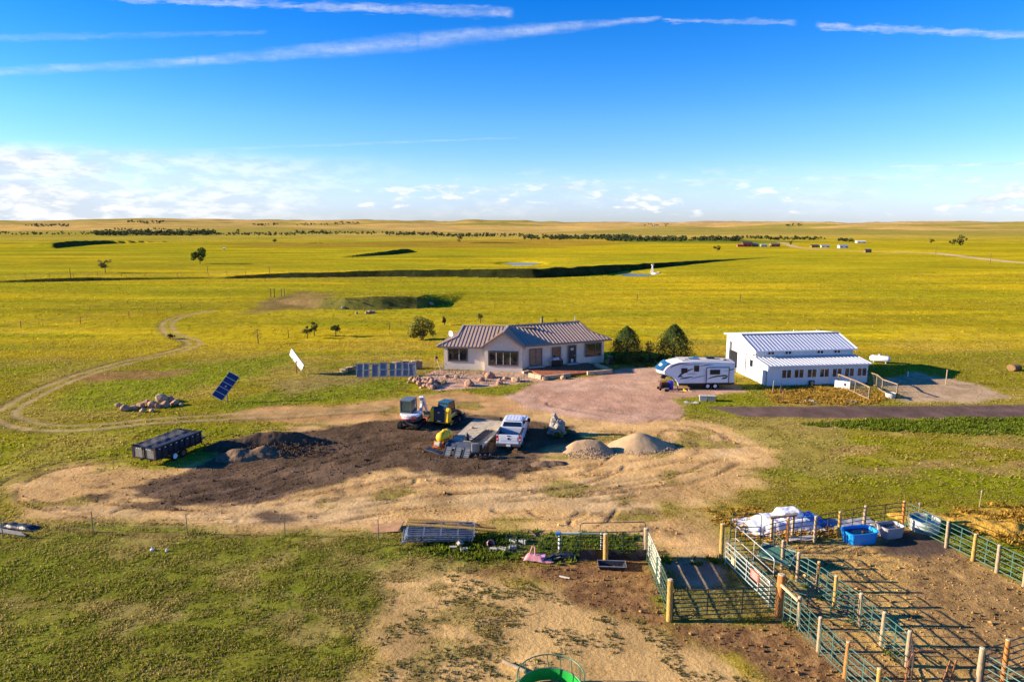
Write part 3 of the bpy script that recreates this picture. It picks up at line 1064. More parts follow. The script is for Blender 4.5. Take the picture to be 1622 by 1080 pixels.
# ------------------------------------------------------------------ ground
def build_ground():
    ys = [-4000, -1200, -400, -150, -60, -40, -20, -5, 6, 12, 16, 19]
    y = 21.0
    while y < 125:
        ys.append(y)
        y = y * 1.0052 + .02
    while y < 45000:
        ys.append(y)
        y *= 1.0075 if y < 200 else 1.004 if y < 350 else 1.0062 if y < 640 else 1.017
    ys = np.array(ys)
    nc = 640
    u = np.linspace(-1, 1, nc)
    u = u * (.62 + .38 * np.abs(u) ** 1.6)
    wing = np.array([1.04, 1.12, 1.3, 1.7, 2.6, 5.0, 12.0])
    u = np.concatenate([-wing[::-1], u, wing])
    nc = len(u)
    hw = .95 * np.abs(ys) + 24
    X = (u[None, :] * hw[:, None]).ravel()
    Y = np.repeat(ys, nc)
    Z = TH(X, Y)
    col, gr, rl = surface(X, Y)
    # clods and ruts raised in the loose ground close to the camera
    nearw = 1 - ss(Y, 70, 95)
    Z = Z + nearw * (rl > .7) * (fbm(X / .5, Y / .5, 88, 3) - .5) * .16 * (rl - .3)
    rut, wide = rut_field(X, Y)
    so = pmask(W['soil'], X, Y, .5, .9, 1.5, 11)
    tread = np.sin((X * .62 - Y * .78) * 9.0 + 1.5 * np.sin(X * .7 + Y * .4)) * so * ss(vn(X / 5, Y / 5, 207), .35, .6)
    Z = Z - .06 * rut + .03 * (wide - rut) * (rut < .5) + .035 * tread
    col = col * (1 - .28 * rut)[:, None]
    nr = len(ys)
    idx = np.arange(nr * nc).reshape(nr, nc)
    q = np.stack([idx[:-1, :-1], idx[:-1, 1:], idx[1:, 1:], idx[1:, :-1]], -1).reshape(-1, 4)
    me = bpy.data.meshes.new('ground')
    me.vertices.add(len(X))
    me.vertices.foreach_set('co', np.stack([X, Y, Z], -1).astype(np.float32).ravel())
    me.loops.add(q.size)
    me.loops.foreach_set('vertex_index', q.ravel().astype(np.int32))
    me.polygons.add(len(q))
    me.polygons.foreach_set('loop_start', (np.arange(len(q)) * 4).astype(np.int32))
    me.polygons.foreach_set('use_smooth', np.ones(len(q), bool))
    me.update()
    a = me.attributes.new('land', 'FLOAT_COLOR', 'POINT')
    a.data.foreach_set('color', np.concatenate([col, np.ones((len(X), 1))], 1).astype(np.float32).ravel())
    b = me.attributes.new('relief', 'FLOAT', 'POINT')
    b.data.foreach_set('value', rl.astype(np.float32))
    m = bpy.data.materials.new('land')
    m.use_nodes = True
    nt = m.node_tree
    N, L = nt.nodes, nt.links
    bs = N['Principled BSDF']
    bs.inputs['Roughness'].default_value = .95
    bs.inputs['Specular IOR Level'].default_value = 0.0
    at = N.new('ShaderNodeAttribute')
    at.attribute_name = 'land'
    ar = N.new('ShaderNodeAttribute')
    ar.attribute_name = 'relief'
    geo = N.new('ShaderNodeNewGeometry')

    def nz(scale, detail, rough, stretch=None):
        n = N.new('ShaderNodeTexNoise')
        n.inputs['Scale'].default_value = scale
        n.inputs['Detail'].default_value = detail
        n.inputs['Roughness'].default_value = rough
        src = geo.outputs['Position']
        if stretch:
            mp = N.new('ShaderNodeMapping')
            mp.inputs['Scale'].default_value = stretch
            L.new(src, mp.inputs[0])
            src = mp.outputs[0]
        L.new(src, n.inputs['Vector'])
        return n.outputs['Fac']

    def rng(v, a0, a1, b0, b1):
        n = N.new('ShaderNodeMapRange')
        L.new(v, n.inputs[0])
        for i, t in enumerate((a0, a1, b0, b1)):
            n.inputs[i + 1].default_value = t
        return n.outputs[0]

    f1 = rng(nz(7.0, 6, .7), .3, .7, .78, 1.22)
    f2 = rng(nz(.55, 5, .65, (1, .55, 1)), .3, .7, .75, 1.25)
    f3 = rng(nz(.05, 4, .6, (.35, 1.0, 1)), .3, .7, .80, 1.20)
    p1 = N.new('ShaderNodeMath')
    p1.operation = 'MULTIPLY'
    L.new(f1, p1.inputs[0])
    L.new(f2, p1.inputs[1])
    p2 = N.new('ShaderNodeMath')
    p2.operation = 'MULTIPLY'
    L.new(p1.outputs[0], p2.inputs[0])
    L.new(f3, p2.inputs[1])
    vm = N.new('ShaderNodeVectorMath')
    vm.operation = 'SCALE'
    L.new(at.outputs['Color'], vm.inputs[0])
    L.new(p2.outputs[0], vm.inputs['Scale'])
    L.new(vm.outputs[0], bs.inputs['Base Color'])
    add = N.new('ShaderNodeMath')
    add.operation = 'ADD'
    L.new(nz(4.0, 6, .68), add.inputs[0])
    L.new(nz(.9, 4, .6), add.inputs[1])
    bp = N.new('ShaderNodeBump')
    L.new(rng(ar.outputs['Fac'], 0, 1, .15, .75), bp.inputs['Strength'])
    bp.inputs['Distance'].default_value = .14
    L.new(add.outputs[0], bp.inputs['Height'])
    L.new(bp.outputs[0], bs.inputs['Normal'])
    me.materials.append(m)
    o = bpy.data.objects.new('ground', me)
    COL.objects.link(o)
    o['kind'] = 'structure'
    return o


build_ground()


# ------------------------------------------------------------------ grass tufts (real blades on the land near the camera)
def blades(name, P, H, Wd, C, nb, label, cat, seed=1):
    """P (n,3) feet, H heights, Wd spread, C (n,3) albedo; nb blades each"""
    rg = np.random.default_rng(seed)
    n = len(P)
    th = rg.uniform(0, 2 * np.pi, (n, nb))
    rr = rg.uniform(.1, 1, (n, nb)) * Wd[:, None] * .5
    fx = P[:, 0:1] + np.cos(th) * rr * .6
    fy = P[:, 1:2] + np.sin(th) * rr * .6
    tx = P[:, 0:1] + np.cos(th) * rr * 1.9
    ty = P[:, 1:2] + np.sin(th) * rr * 1.9
    hh = H[:, None] * rg.uniform(.55, 1.15, (n, nb))
    bw = Wd[:, None] * rg.uniform(.16, .30, (n, nb))
    px, py = -np.sin(th + .6) * bw, np.cos(th + .6) * bw
    z0 = np.repeat(P[:, 2:3] - .02, nb, 1)
    a = np.stack([fx - px, fy - py, z0], -1)
    b = np.stack([fx + px, fy + py, z0], -1)
    c = np.stack([tx, ty, z0 + hh], -1)
    V = np.stack([a, b, c], 2).reshape(-1, 3)
    m = n * nb
    me = bpy.data.meshes.new(name)
    me.vertices.add(m * 3)
    me.vertices.foreach_set('co', V.astype(np.float32).ravel())
    me.loops.add(m * 3)
    me.loops.foreach_set('vertex_index', np.arange(m * 3, dtype=np.int32))
    me.polygons.add(m)
    me.polygons.foreach_set('loop_start', (np.arange(m) * 3).astype(np.int32))
    me.update()
    cc = np.repeat(np.repeat(C, nb, 0) * rg.uniform(.8, 1.2, (m, 1)), 3, 0)
    at = me.attributes.new('land', 'FLOAT_COLOR', 'POINT')
    at.data.foreach_set('color', np.concatenate([cc, np.ones((m * 3, 1))], 1).astype(np.float32).ravel())
    me.materials.append(mat('grass_blades', (0, 0, 0), .8, attr='land', var=.12, vs=2.0, spec=0.0, trans=.5))
    o = bpy.data.objects.new(name, me)
    COL.objects.link(o)
    tag(o, label, cat)
    o['kind'] = 'stuff'
    return o


def scatter(n, y0, y1, seed, half=.86):
    rg = np.random.default_rng(seed)
    # even over the visible wedge
    t = rg.uniform(0, 1, n)
    y = np.sqrt(y0 ** 2 + t * (y1 ** 2 - y0 ** 2))
    x = rg.uniform(-1, 1, n) * (half * y + 2)
    return x, y, rg


def build_grass():
    for (n, y0, y1, h, w, nb, seed, nm, lab) in (
            (170000, 23, 45, .07, .17, 6, 3, 'lawn_grass', 'short olive grass covering the land nearest the camera'),
            (190000, 45, 105, .10, .30, 4, 4, 'meadow_grass', 'yellow green meadow grass around the house and yard'),
            (70000, 105, 260, .12, .7, 3, 5, 'prairie_grass', 'golden prairie grass in the open field behind the house')):
        x, y, rg = scatter(n, y0, y1, seed)
        c, g, _ = surface(x, y)
        clump = fbm(x / .9, y / .7, 95, 2)
        keep = rg.uniform(0, 1, n) < np.clip(g, 0, 1.3) * np.clip(ss(clump, .25, .60) * .8 + .2, 0, 1)
        x, y, c, g, clump = x[keep], y[keep], c[keep], g[keep], clump[keep]
        rgu = rg.uniform(.6, 1.4, len(x))
        H = h * rgu * (.5 + .5 * np.minimum(g, 1.6)) * (.6 + .8 * clump)
        Wd = w * rg.uniform(.7, 1.3, len(x))
        P = np.stack([x, y, TH(x, y)], -1)
        straw = (rg.uniform(0, 1, (len(x), 1)) < (.34 if y1 < 110 else .2)) * .75
        c = c * (1 - straw) + np.array((.33, .255, .085)) * straw
        c = c * 1.35 * (1 + (rg.uniform(0, 1, (len(x), 1)) - .5) * .5)
        blades(nm, P, H, Wd, c, nb, lab, 'grass', seed)
    # clods of soil, dung and straw crumbs lying on the loose ground
    x, y, rg = scatter(60000, 24, 62, 11)
    c, g, rl = surface(x, y)
    keep = (rg.uniform(0, 1, len(x)) < ss(rl, .55, 1.0) * .55) & (g < .3)
    x, y, c = x[keep], y[keep], c[keep]
    sz = rg.uniform(.02, .07, len(x)) * (1 + (rg.uniform(0, 1, len(x)) > .93) * 1.0)
    z = TH(x, y) + sz * .25
    base = np.array([(1, 0, 0), (-.5, .87, 0), (-.5, -.87, 0), (0, 0, .9), (0, 0, -.6)])
    tri = np.array([(0, 1, 3), (1, 2, 3), (2, 0, 3), (1, 0, 4), (2, 1, 4), (0, 2, 4)])
    ang = rg.uniform(0, 6.28, len(x))
    jit = rg.uniform(.6, 1.4, (len(x), 5, 3))
    bv = base[None] * jit
    rx = bv[..., 0] * np.cos(ang)[:, None] - bv[..., 1] * np.sin(ang)[:, None]
    ry = bv[..., 0] * np.sin(ang)[:, None] + bv[..., 1] * np.cos(ang)[:, None]
    V = np.stack([x[:, None] + rx * sz[:, None], y[:, None] + ry * sz[:, None], z[:, None] + bv[..., 2] * sz[:, None]], -1).reshape(-1, 3)
    T = (tri[None] + (np.arange(len(x)) * 5)[:, None, None]).reshape(-1, 3)
    me = bpy.data.meshes.new('clods')
    me.vertices.add(len(V))
    me.vertices.foreach_set('co', V.astype(np.float32).ravel())
    me.loops.add(T.size)
    me.loops.foreach_set('vertex_index', T.astype(np.int32).ravel())
    me.polygons.add(len(T))
    me.polygons.foreach_set('loop_start', (np.arange(len(T)) * 3).astype(np.int32))
    me.update()
    at = me.attributes.new('land', 'FLOAT_COLOR', 'POINT')
    cc = np.repeat(c * rg.uniform(.45, 1.25, (len(x), 1)), 5, 0)
    at.data.foreach_set('color', np.concatenate([cc, np.ones((len(cc), 1))], 1).astype(np.float32).ravel())
    me.materials.append(mat('clod', (0, 0, 0), .95, attr='land', var=.1, spec=0.0))
    o = bpy.data.objects.new('clods', me)
    COL.objects.link(o)
    tag(o, 'loose clods and crumbs strewn over the bare dirt', 'clods')
    o['kind'] = 'stuff'


build_grass()

scene.cycles.max_bounces = 6
scene.cycles.diffuse_bounces = 2
scene.cycles.glossy_bounces = 2
scene.cycles.transmission_bounces = 2
scene.cycles.transparent_max_bounces = 4


# ------------------------------------------------------------------ building helpers
def clip_line(poly, e):
    """f-intervals where the vertical line at e crosses polygon"""
    hits = []
    n = len(poly)
    for i in range(n):
        (a, b), (c, d) = poly[i], poly[(i + 1) % n]
        if (a - e) * (c - e) < 0:
            hits.append(b + (d - b) * (e - a) / (c - a))
    hits.sort()
    return list(zip(hits[::2], hits[1::2]))


def slope(parent, pts, material, spacing, rw, rh, thick=.10, loc=None, rot=None, name='roof_slope', rib='roof_rib', first=.2):
    """a planar roof face with thickness and standing ribs running up the fall"""
    pts = [Vector(p) for p in pts]
    nrm = Vector((0, 0, 0))
    for i in range(len(pts)):
        a, b = pts[i], pts[(i + 1) % len(pts)]
        nrm += Vector(((a.y - b.y) * (a.z + b.z), (a.z - b.z) * (a.x + b.x), (a.x - b.x) * (a.y + b.y)))
    nrm.normalize()
    if nrm.z < 0:
        nrm = -nrm
    e = Vector((0, 0, 1)).cross(nrm).normalized()
    f = nrm.cross(e)
    o = pts[0]
    p2 = [((p - o).dot(e), (p - o).dot(f)) for p in pts]
    n = len(pts)
    mb = MB()
    mb.add(pts + [p - nrm * thick for p in pts],
           [tuple(range(n)), tuple(range(2 * n - 1, n - 1, -1))] + [(i, i + n, (i + 1) % n + n, (i + 1) % n) for i in range(n)])
    root = obj(name, mb, material, parent, loc=loc, rot=rot)
    lo, hi = min(p[0] for p in p2), max(p[0] for p in p2)
    k = lo + spacing * first
    while k < hi - .02:
        for f0, f1 in clip_line(p2, k):
            if f1 - f0 < .15:
                continue
            a = o + e * k + f * f0 + nrm * (rh / 2)
            b = o + e * k + f * f1 + nrm * (rh / 2)
            obj(rib, MB().bar(a, b, rw, rh, up=nrm), material, root)
        k += spacing
    return root


def window(parent, x0, x1, z0, z1, y, cols=2, rows=1, frame='winframe', sash=None, fw=.12, pane='glass', loc=None, rot=None, name='window', splits=None, dep=.09):
    """framed window on a wall facing -y, frame proud of the wall, panes set back in it"""
    mb = MB()
    for (a, b, c, d) in ((x0, x1, z0, z0 + fw), (x0, x1, z1 - fw, z1)):
        mb.box(((a + b) / 2, y - dep / 2, (c + d) / 2), (b - a, dep, d - c))
    for (a, b) in ((x0, x0 + fw), (x1 - fw, x1)):
        mb.box(((a + b) / 2, y - dep / 2, (z0 + z1) / 2), (b - a, dep - .004, z1 - z0 - 2 * fw))
    w = obj(name, mb, frame, parent, loc=loc, rot=rot)
    xs = [x0 + fw + (x1 - x0 - 2 * fw) * t for t in ([i / cols for i in range(cols + 1)] if not splits else splits)]
    zs = [z0 + fw + (z1 - z0 - 2 * fw) * i / rows for i in range(rows + 1)]
    for i in range(len(xs) - 1):
        if i:
            obj('mullion', B((xs[i], y - dep * .45, (z0 + z1) / 2), (.07, dep * .8, z1 - z0 - 2 * fw)), sash or frame, w)
        for j in range(rows):
            obj('pane', B(((xs[i] + xs[i + 1]) / 2, y - .02, (zs[j] + zs[j + 1]) / 2), (xs[i + 1] - xs[i] - .02, .02, zs[j + 1] - zs[j] - .02)), pane, w)
    return w


# ------------------------------------------------------------------ the house
def build_house():
    ang = R(-7)
    h = thing('house', 'cream bungalow with ribbed taupe metal roof and a front gable', 'house', (-8.55, 84.1, 0), ang)
    # left block (local axes: x along the front, y into the house)
    ZE, ZR = 3.05, 4.92
    k = (ZR - ZE) / 5.1
    za = lambda t: ZE + (t + .6) * k
    wall = MB()
    wall.box((4.97, 4.5, 1.33), (9.9, 9.0, 3.26))
    obj('wall', wall, 'stucco', h)
    gw = MB().prism([(5.25, -.3), (9.95, -.3), (9.95, 3.1), (7.6, 4.74), (5.25, 3.1)], -.55, 3.0, 'xz')
    obj('gable_wall', gw, 'stucco', h)
    # battens on the gable triangle and the trim board below it
    n = 0
    x = 5.42
    bat = mat('pale_batten', (.66, .60, .52), .8)
    while x < 9.85:
        top = 4.70 - abs(x - 7.6) * .70
        if top - 2.86 > .1:
            obj('batten', B((x, -.572, (2.86 + top) / 2), (.05, .04, top - 2.86)), bat, h)
        x += .28
    obj('trim_board', B((7.6, -.575, 2.80), (4.72, .05, .10)), bat, h)
    # roof of the left block
    slope(h, [(-.75, -.6, ZE), (5.2, -.6, ZE), (7.7, 4.5, ZR), (1.65, 4.5, ZR), (1.4, 1.75, za(1.75))], 'roof', .46, .07, .055, first=.5)
    zt = za(1.75)
    slope(h, [(-.75, -.6, ZE - .002), (-.75, 9.6, ZE - .002), (1.38, 7.25, zt), (1.38, 1.75, zt)], 'roof', .46, .07, .055)
    slope(h, [(-.75, 9.6, ZE), (1.4, 7.25, za(1.75)), (1.65, 4.5, ZR), (11.0, 4.5, ZR), (11.0, 9.6, ZE)], 'roof', .46, .07, .055)
    gb = MB().prism([(1.78, za(1.78) - .2), (7.22, za(1.78) - .2), (7.22, za(1.78)), (4.5, ZR - .05), (1.78, za(1.78))], 1.5, 1.56, 'yz')
    obj('gablet', gb, 'trim', h)
    # gable roof
    GR, gh = 4.97, 2.75
    gs = .70
    ge = GR - gh * gs
    slope(h, [(7.6 - gh, -1.05, ge), (7.6, -1.05, GR), (7.6, 4.75, GR), (7.6 - gh, -.40, ge)], 'roof', .46, .07, .055, first=.3)
    slope(h, [(7.6 + gh, -1.05, ge), (7.6 + gh, 2.6, ge), (7.6, 5.2, GR), (7.6, -1.05, GR)], 'roof', .46, .07, .055, first=.3)
    for sgn in (-1, 1):
        obj('barge_board', MB().bar((7.6 + sgn * (gh + .02), -1.08, ge - .06), (7.6, -1.08, GR - .06), .05, .22), 'trim', h)
    # fascias and ridge caps
    obj('fascia', B((2.2, -.625, ZE - .10), (5.9, .05, .2)), 'trim', h)
    obj('fascia', B((-.775, 4.5, ZE - .10), (.05, 10.2, .2)), 'trim', h)
    ridge = mat('pale_ridge_cap', (.45, .36, .31), .45, .2)
    obj('ridge_cap', MB().bar((1.6, 4.5, ZR + .07), (7.6, 4.5, ZR + .07), .24, .06), ridge, h)
    obj('ridge_cap', MB().bar((7.6, -1.08, GR + .07), (7.6, 4.6, GR + .07), .24, .06), ridge, h)
    obj('ridge_cap', MB().bar((1.4, 1.75, zt + .09), (1.65, 4.5, ZR + .09), .2, .06), ridge, h)
    obj('ridge_cap', MB().bar((-.75, -.6, ZE + .08), (1.4, 1.75, zt + .08), .2, .06), ridge, h)
    # eave soffit
    window(h, .5, 3.05, 1.05, 2.72, 0, splits=[0, .58, 1], fw=.15, sash='winlight')
    window(h, 5.7, 9.5, .75, 2.62, -.55, cols=4, fw=.16, sash='winlight')
    # right wing, bent back by 30 degrees
    OB = Vector((1.5, 83.7, 0)) - Vector((-8.55, 84.1, 0))
    OB = Matrix.Rotation(-ang, 3, 'Z') @ OB
    br = (0, 0, R(30))
    kw = dict(loc=OB, rot=br)
    E2, R2 = 3.2, 5.02
    k2 = (R2 - E2) / 4.85
    zb = lambda t: E2 + (t + .6) * k2
    obj('wall', MB().box((5.7, 4.25, 1.45), (11.6, 8.5, 3.3)), 'stucco', h, **kw)
    slope(h, [(-.9, -.6, E2), (12.25, -.6, E2), (10.35, 1.5, zb(1.5)), (9.95, 4.25, R2), (-.6, 4.25, R2)], 'roof', .46, .07, .055, first=.4, **kw)
    slope(h, [(12.25, -.6, E2 - .002), (12.25, 9.1, E2 - .002), (10.37, 7.0, zb(1.5)), (10.37, 1.5, zb(1.5))], 'roof', .46, .07, .055, **kw)
    slope(h, [(12.25, 9.1, E2), (10.35, 7.0, zb(1.5)), (9.95, 4.25, R2), (-.6, 4.25, R2), (-.9, 9.1, E2)], 'roof', .46, .07, .055, **kw)
    obj('gablet', MB().prism([(1.55, zb(1.55) - .2), (6.95, zb(1.55) - .2), (6.95, zb(1.55)), (4.25, R2 - .05), (1.55, zb(1.55))], 10.15, 10.2, 'yz'), 'trim', h, **kw)
    obj('fascia', MB().bar((.1, -.625, E2 - .10), (12.2, -.625, E2 - .10), .05, .2), 'trim', h, **kw)
    obj('fascia', MB().bar((12.275, -.6, E2 - .10), (12.275, 9.1, E2 - .10), .05, .2), 'trim', h, **kw)
    obj('ridge_cap', MB().bar((-.4, 4.25, R2 + .07), (9.95, 4.25, R2 + .07), .24, .06), 'trim', h, **kw)
    obj('ridge_cap', MB().bar((9.95, 4.25, R2 + .08), (10.35, 1.5, zb(1.5) + .08), .2, .06), 'trim', h, **kw)
    obj('ridge_cap', MB().bar((10.35, 1.5, zb(1.5) + .08), (12.25, -.6, E2 + .08), .2, .06), 'trim', h, **kw)
    dk = mat('dark_door', (.03, .028, .03), .45)
    window(h, .7, 2.45, .32, 2.62, -.1, cols=2, fw=.13, frame='trim', pane='curtain', name='french_door', **kw)
    window(h, 3.85, 5.1, 1.25, 2.62, -.1, cols=1, fw=.12, frame='trim', **kw)
    d = window(h, 6.1, 7.3, .34, 2.72, -.1, cols=1, fw=.12, frame='trim', pane=dk, name='front_door', **kw)
    obj('door_window', B((6.7, -.14, 2.2), (.42, .03, .3)), 'winlight', d)
    obj('handle', B((7.08, -.16, 1.35), (.05, .06, .14)), 'steel', d)
    obj('dog_door', B((6.72, -.14, .70), (.34, .03, .42)), 'winlight', d)
    obj('doorstep', B((6.7, -.35, .33), (1.7, .5, .14)), 'concrete', h, **kw)
    obj('doorstep', B((1.55, -.35, .33), (2.3, .5, .14)), 'concrete', h, **kw)
    window(h, 8.6, 11.05, 1.0, 2.82, -.1, cols=2, fw=.15, frame='trim', splits=[0, .64, 1], **kw)
    # flues
    obj('flue', MB().cyl((4.9, 5.0, 4.6), (4.9, 5.0, 5.75), .09).cyl((4.9, 5.0, 5.75), (4.9, 5.0, 5.85), .16), 'black', h, **kw)
    obj('flue', MB().cyl((4.65, 4.9, 4.6), (4.65, 4.9, 5.65), .05), 'steel', h, **kw)
    obj('vent_pipe', MB().cyl((9.6, 4.6, 4.6), (9.6, 4.6, 5.75), .05), 'steel', h, **kw)
    # patio belongs to the ground
    pt = thing('patio', 'brick red paved patio in front of the entrance', 'patio', (1.5, 83.7, 0), R(23))
    pav = MB()
    for i in range(17):
        for j in range(10):
            x0, y0 = .45 + i * .52, -.42 - j * .52
            if x0 > 9.3 + y0 * .3:
                continue
            obj('paver', B((x0, y0, .17 + rnd.uniform(-.008, .008)), (.50, .50, .16)), 'redstone', pt)
    obj('bedding', MB().prism([(.25, -.2), (.25, -5.3), (7.6, -5.3), (9.0, -.2)], -.06, .165, 'xy'), 'redstone', pt)


build_house()


def build_house_things():
    # stone-edged beds and timbers round the patio
    def beam(px0, px1, w, hh, lab, m='sandstone'):
        a, b = GP(*px0), GP(*px1)
        c = (a + b) / 2
        t = thing('edging_stone', lab, 'stone edging', c, math.atan2(b.y - a.y, b.x - a.x), 'stone edging around the patio')
        ln = (b - a).length
        k = max(1, round(ln / 1.1))
        for i in range(k):
            x0 = -ln / 2 + ln * i / k
            obj('block', MB().box((x0 + ln / k / 2, rnd.uniform(-.03, .03), hh / 2 - .04), (ln / k - .03, w, hh)), m, t, bev=.03)
    beam((838, 597), (858, 601), .35, .55, 'long pale stone beam at the left front corner of the patio')
    beam((858, 601), (903, 596), .3, .45, 'low stone edging along the front of the patio beside the boulders')
    beam((930, 594), (968, 591), .3, .5, 'low stone edging at the right front of the patio')
    beam((968, 591), (942, 580), .35, .55, 'stone edging running back to the house along the right of the patio')
    beam((828, 592), (838, 590), .4, .35, 'short stone block at the corner of the gable wall by the patio')
    # barbecue
    g = thing('barbecue_grill', 'black gas grill with a steel lid standing on the patio', 'grill', tuple(GP(880, 583)[:2]) + (.25,), R(20))
    obj('cabinet', B((0, 0, .45), (.9, .5, .8)), 'black', g, bev=.02)
    obj('lid', MB().prism([(-.25, 0), (.25, 0), (.22, .22), (.08, .32), (-.1, .32), (-.25, .18)], -.4, .4, 'yz'), 'steel', g, loc=(0, 0, .86))
    for s in (-1, 1):
        obj('side_shelf', B((s * .7, 0, .84), (.48, .45, .04)), 'steel', g)
    obj('handle', MB().cyl((-.3, -.30, 1.0), (.3, -.30, 1.0), .02), 'steel', g)
    for sx in (-1, 1):
        for sy in (-1, 1):
            obj('leg', B((sx * .38, sy * .2, .03), (.08, .08, .1)), 'black', g)
    c = thing('covered_cart', 'black covered cart beside the steel-lidded grill', 'cart', tuple(GP(887, 582)[:2]) + (.25,), R(20))
    obj('cover', MB().prism([(-.35, 0), (.35, 0), (.3, .8), (.15, .95), (-.2, .95), (-.33, .8)], -.3, .3, 'xz'), 'tarpk', c, bev=.04)
    # wheelie bin at the right corner
    b = thing('refuse_bin', 'dark refuse bin at the right corner of the house', 'bin', GP(966, 577), R(15))
    obj('body', MB().loft([[(-.25, -.25, .08), (.25, -.25, .08), (.25, .25, .08), (-.25, .25, .08)], [(-.33, -.33, 1.0), (.33, -.33, 1.0), (.33, .36, 1.0), (-.33, .36, 1.0)]]), 'tarpk', b, bev=.02)
    obj('lid', B((0, 0, 1.04), (.7, .76, .07)), 'black', b, bev=.02)
    for s in (-1, 1):
        obj('wheel', MB().cyl((s * .28, .28, .11), (s * .36, .28, .11), .11), 'blackrub', b)
    p = thing('pale_shrub', 'small pale shrub by the refuse bin', 'shrub', GP(961, 578))
    leaf_cloud(p, 'foliage', (0, 0, .5), (.4, .4, .5), 160, .14, (.34, .30, .16), 81)
    # satellite dish on the left hip of the roof
    d = thing('satellite_dish', 'small white satellite dish on the left end of the roof', 'satellite dish', (-7.75, 86.6, 3.62), R(150))
    obj('mast', MB().tube([(0, 0, -.1), (0, 0, .4), (0, .1, .55)], .03), 'steel', d)
    obj('reflector', MB().lathe([(.02, 0), (.2, .02), (.36, .09), (.38, .10), (.36, .12), (.2, .05), (.02, .03)], 16, (0, .12, .55), 'y'), 'white', d, smooth=True)
    obj('feed_arm', MB().tube([(0, .15, .35), (0, .55, .5)], .02), 'steel', d)
    # boulders in the gravel bed
    bl = [(708, 598, .75, 'rounded pink boulder near the rock pile at the left of the bed', 'rockpink'), (724, 599, .85, 'tan upright boulder in the left part of the gravel bed', 'rocktan'),
          (743, 611, 1.35, 'large low red boulder at the front edge of the gravel bed', 'rockpink'), (763, 603, .95, 'dark pink boulder just left of the biggest boulder', 'rockpink'),
          (777, 598, 1.35, 'biggest pink boulder under the gable window', 'rockpink'), (792, 609, .9, 'reddish boulder at the front edge below the gable', 'rockpink'),
          (791, 603, .6, 'small pink stone in the middle of the bed', 'rockpink'), (817, 604, 1.15, 'pale tan boulder at the right of the gravel bed', 'rocktan'),
          (800, 600, .7, 'flat grey-pink stone behind the pale boulder', 'rockpink'), (863, 602, .7, 'round tan stone at the front left corner of the patio edging', 'rocktan'),
          (892, 600, .8, 'round tan stone in front of the patio edging', 'rocktan'), (935, 593, .7, 'pale stone at the right gap of the patio edging', 'rocktan'),
          (963, 590, .8, 'pink-tan stone at the right corner of the patio edging', 'rocktan')]
    for i, (px, py, s, lab, m) in enumerate(bl):
        rock('boulder', GP(px, py), s, lab, 'boulders in front of the house', m, i + 1, .75, 'boulder')
    # small stones of the gravel bed under the walls
    rg = random.Random(3)
    mb = MB()
    bx = poly_w([(660, 603), (690, 588), (770, 590), (832, 593), (858, 602), (815, 607), (745, 614), (690, 618)])
    for i in range(2600):
        x, y = rg.uniform(-12, 4), rg.uniform(76, 84)
        if pdist(bx, np.array([x]), np.array([y]))[0] < 0:
            continue
        s = rg.uniform(.03, .09) * (1.6 if y > 81.5 else 1)
        g = rg.uniform(0, 6)
        c, q = math.cos(g) * s, math.sin(g) * s
        mb.add([(x + c, y + q, .02), (x - q, y + c, .02), (x - c, y - q, .02), (x + q, y - c, .02), (x + rg.uniform(-.3, .3) * s, y, .02 + s * .9)], [(0, 1, 4), (1, 2, 4), (2, 3, 4), (3, 0, 4)])
    o = obj('river_stones', mb, 'rocktan', None)
    tag(o, 'small tan river stones spread along the foot of the house', 'stones')
    o['kind'] = 'stuff'
    # heap of broken pink stone left of the bed
    for i in range(46):
        t = rg.random()
        px = 655 + 42 * t + rg.uniform(-10, 10)
        py = 602 + 12 * t + rg.uniform(-7, 7)
        p = GP(px, py)
        zz = max(0, .55 - ((px - 676) / 24) ** 2 * .5 - ((py - 605) / 9) ** 2 * .4) * rg.random()
        rock('broken_stone', (p.x, p.y, zz), rg.uniform(.35, .95), 'broken pink stone in the heap at the left corner of the house', 'stones heaped left of the house', 'rockpink', i + 3, .7)
    # leaning pole with a wheel by the left corner
    t = thing('leaning_post', 'pale post leaning beside the left corner of the house', 'post', GP(699, 589), 0)
    obj('pole', MB().tube([(0, 0, 0), (-.55, .3, 1.7)], .06), 'lumber', t)
    obj('upright', MB().cyl((-.75, .3, 0), (-.75, .3, 2.0), .05), 'postw', t)
    obj('cap', B((-.55, .3, 1.75), (.25, .2, .3)), 'black', t)
    w = thing('wagon_wheel', 'pale blue spoked wheel propped at the left corner of the house', 'wheel', GP(703, 586), R(15))
    obj('rim', MB().tube([(.42 * math.cos(a * .393), 0, .45 + .42 * math.sin(a * .393)) for a in range(16)], .035, 6, True), mat('pale_blue', (.30, .42, .52), .5), w)
    obj('hub', MB().cyl((0, -.06, .45), (0, .06, .45), .07), 'grey', w)
    for a in range(8):
        g = a * math.pi / 4
        obj('spoke', MB().bar((0, 0, .45), (.41 * math.cos(g), 0, .45 + .41 * math.sin(g)), .02, .02), 'grey', w)
    y = thing('yucca', 'spiky dry yucca at the left end of the gravel bed', 'plant', GP(701, 612))
    mb = MB()
    for i in range(40):
        g = rg.uniform(0, 6.28)
        l = rg.uniform(.4, 1.2)
        r0 = l * rg.uniform(.1, .5)
        a, b = math.cos(g), math.sin(g)
        mb.add([(-b * .03, a * .03, 0), (b * .03, -a * .03, 0), (a * r0, b * r0, l)], [(0, 1, 2)])
    obj('blades', mb, mat('dry_yucca', (.34, .25, .07), .8), y)


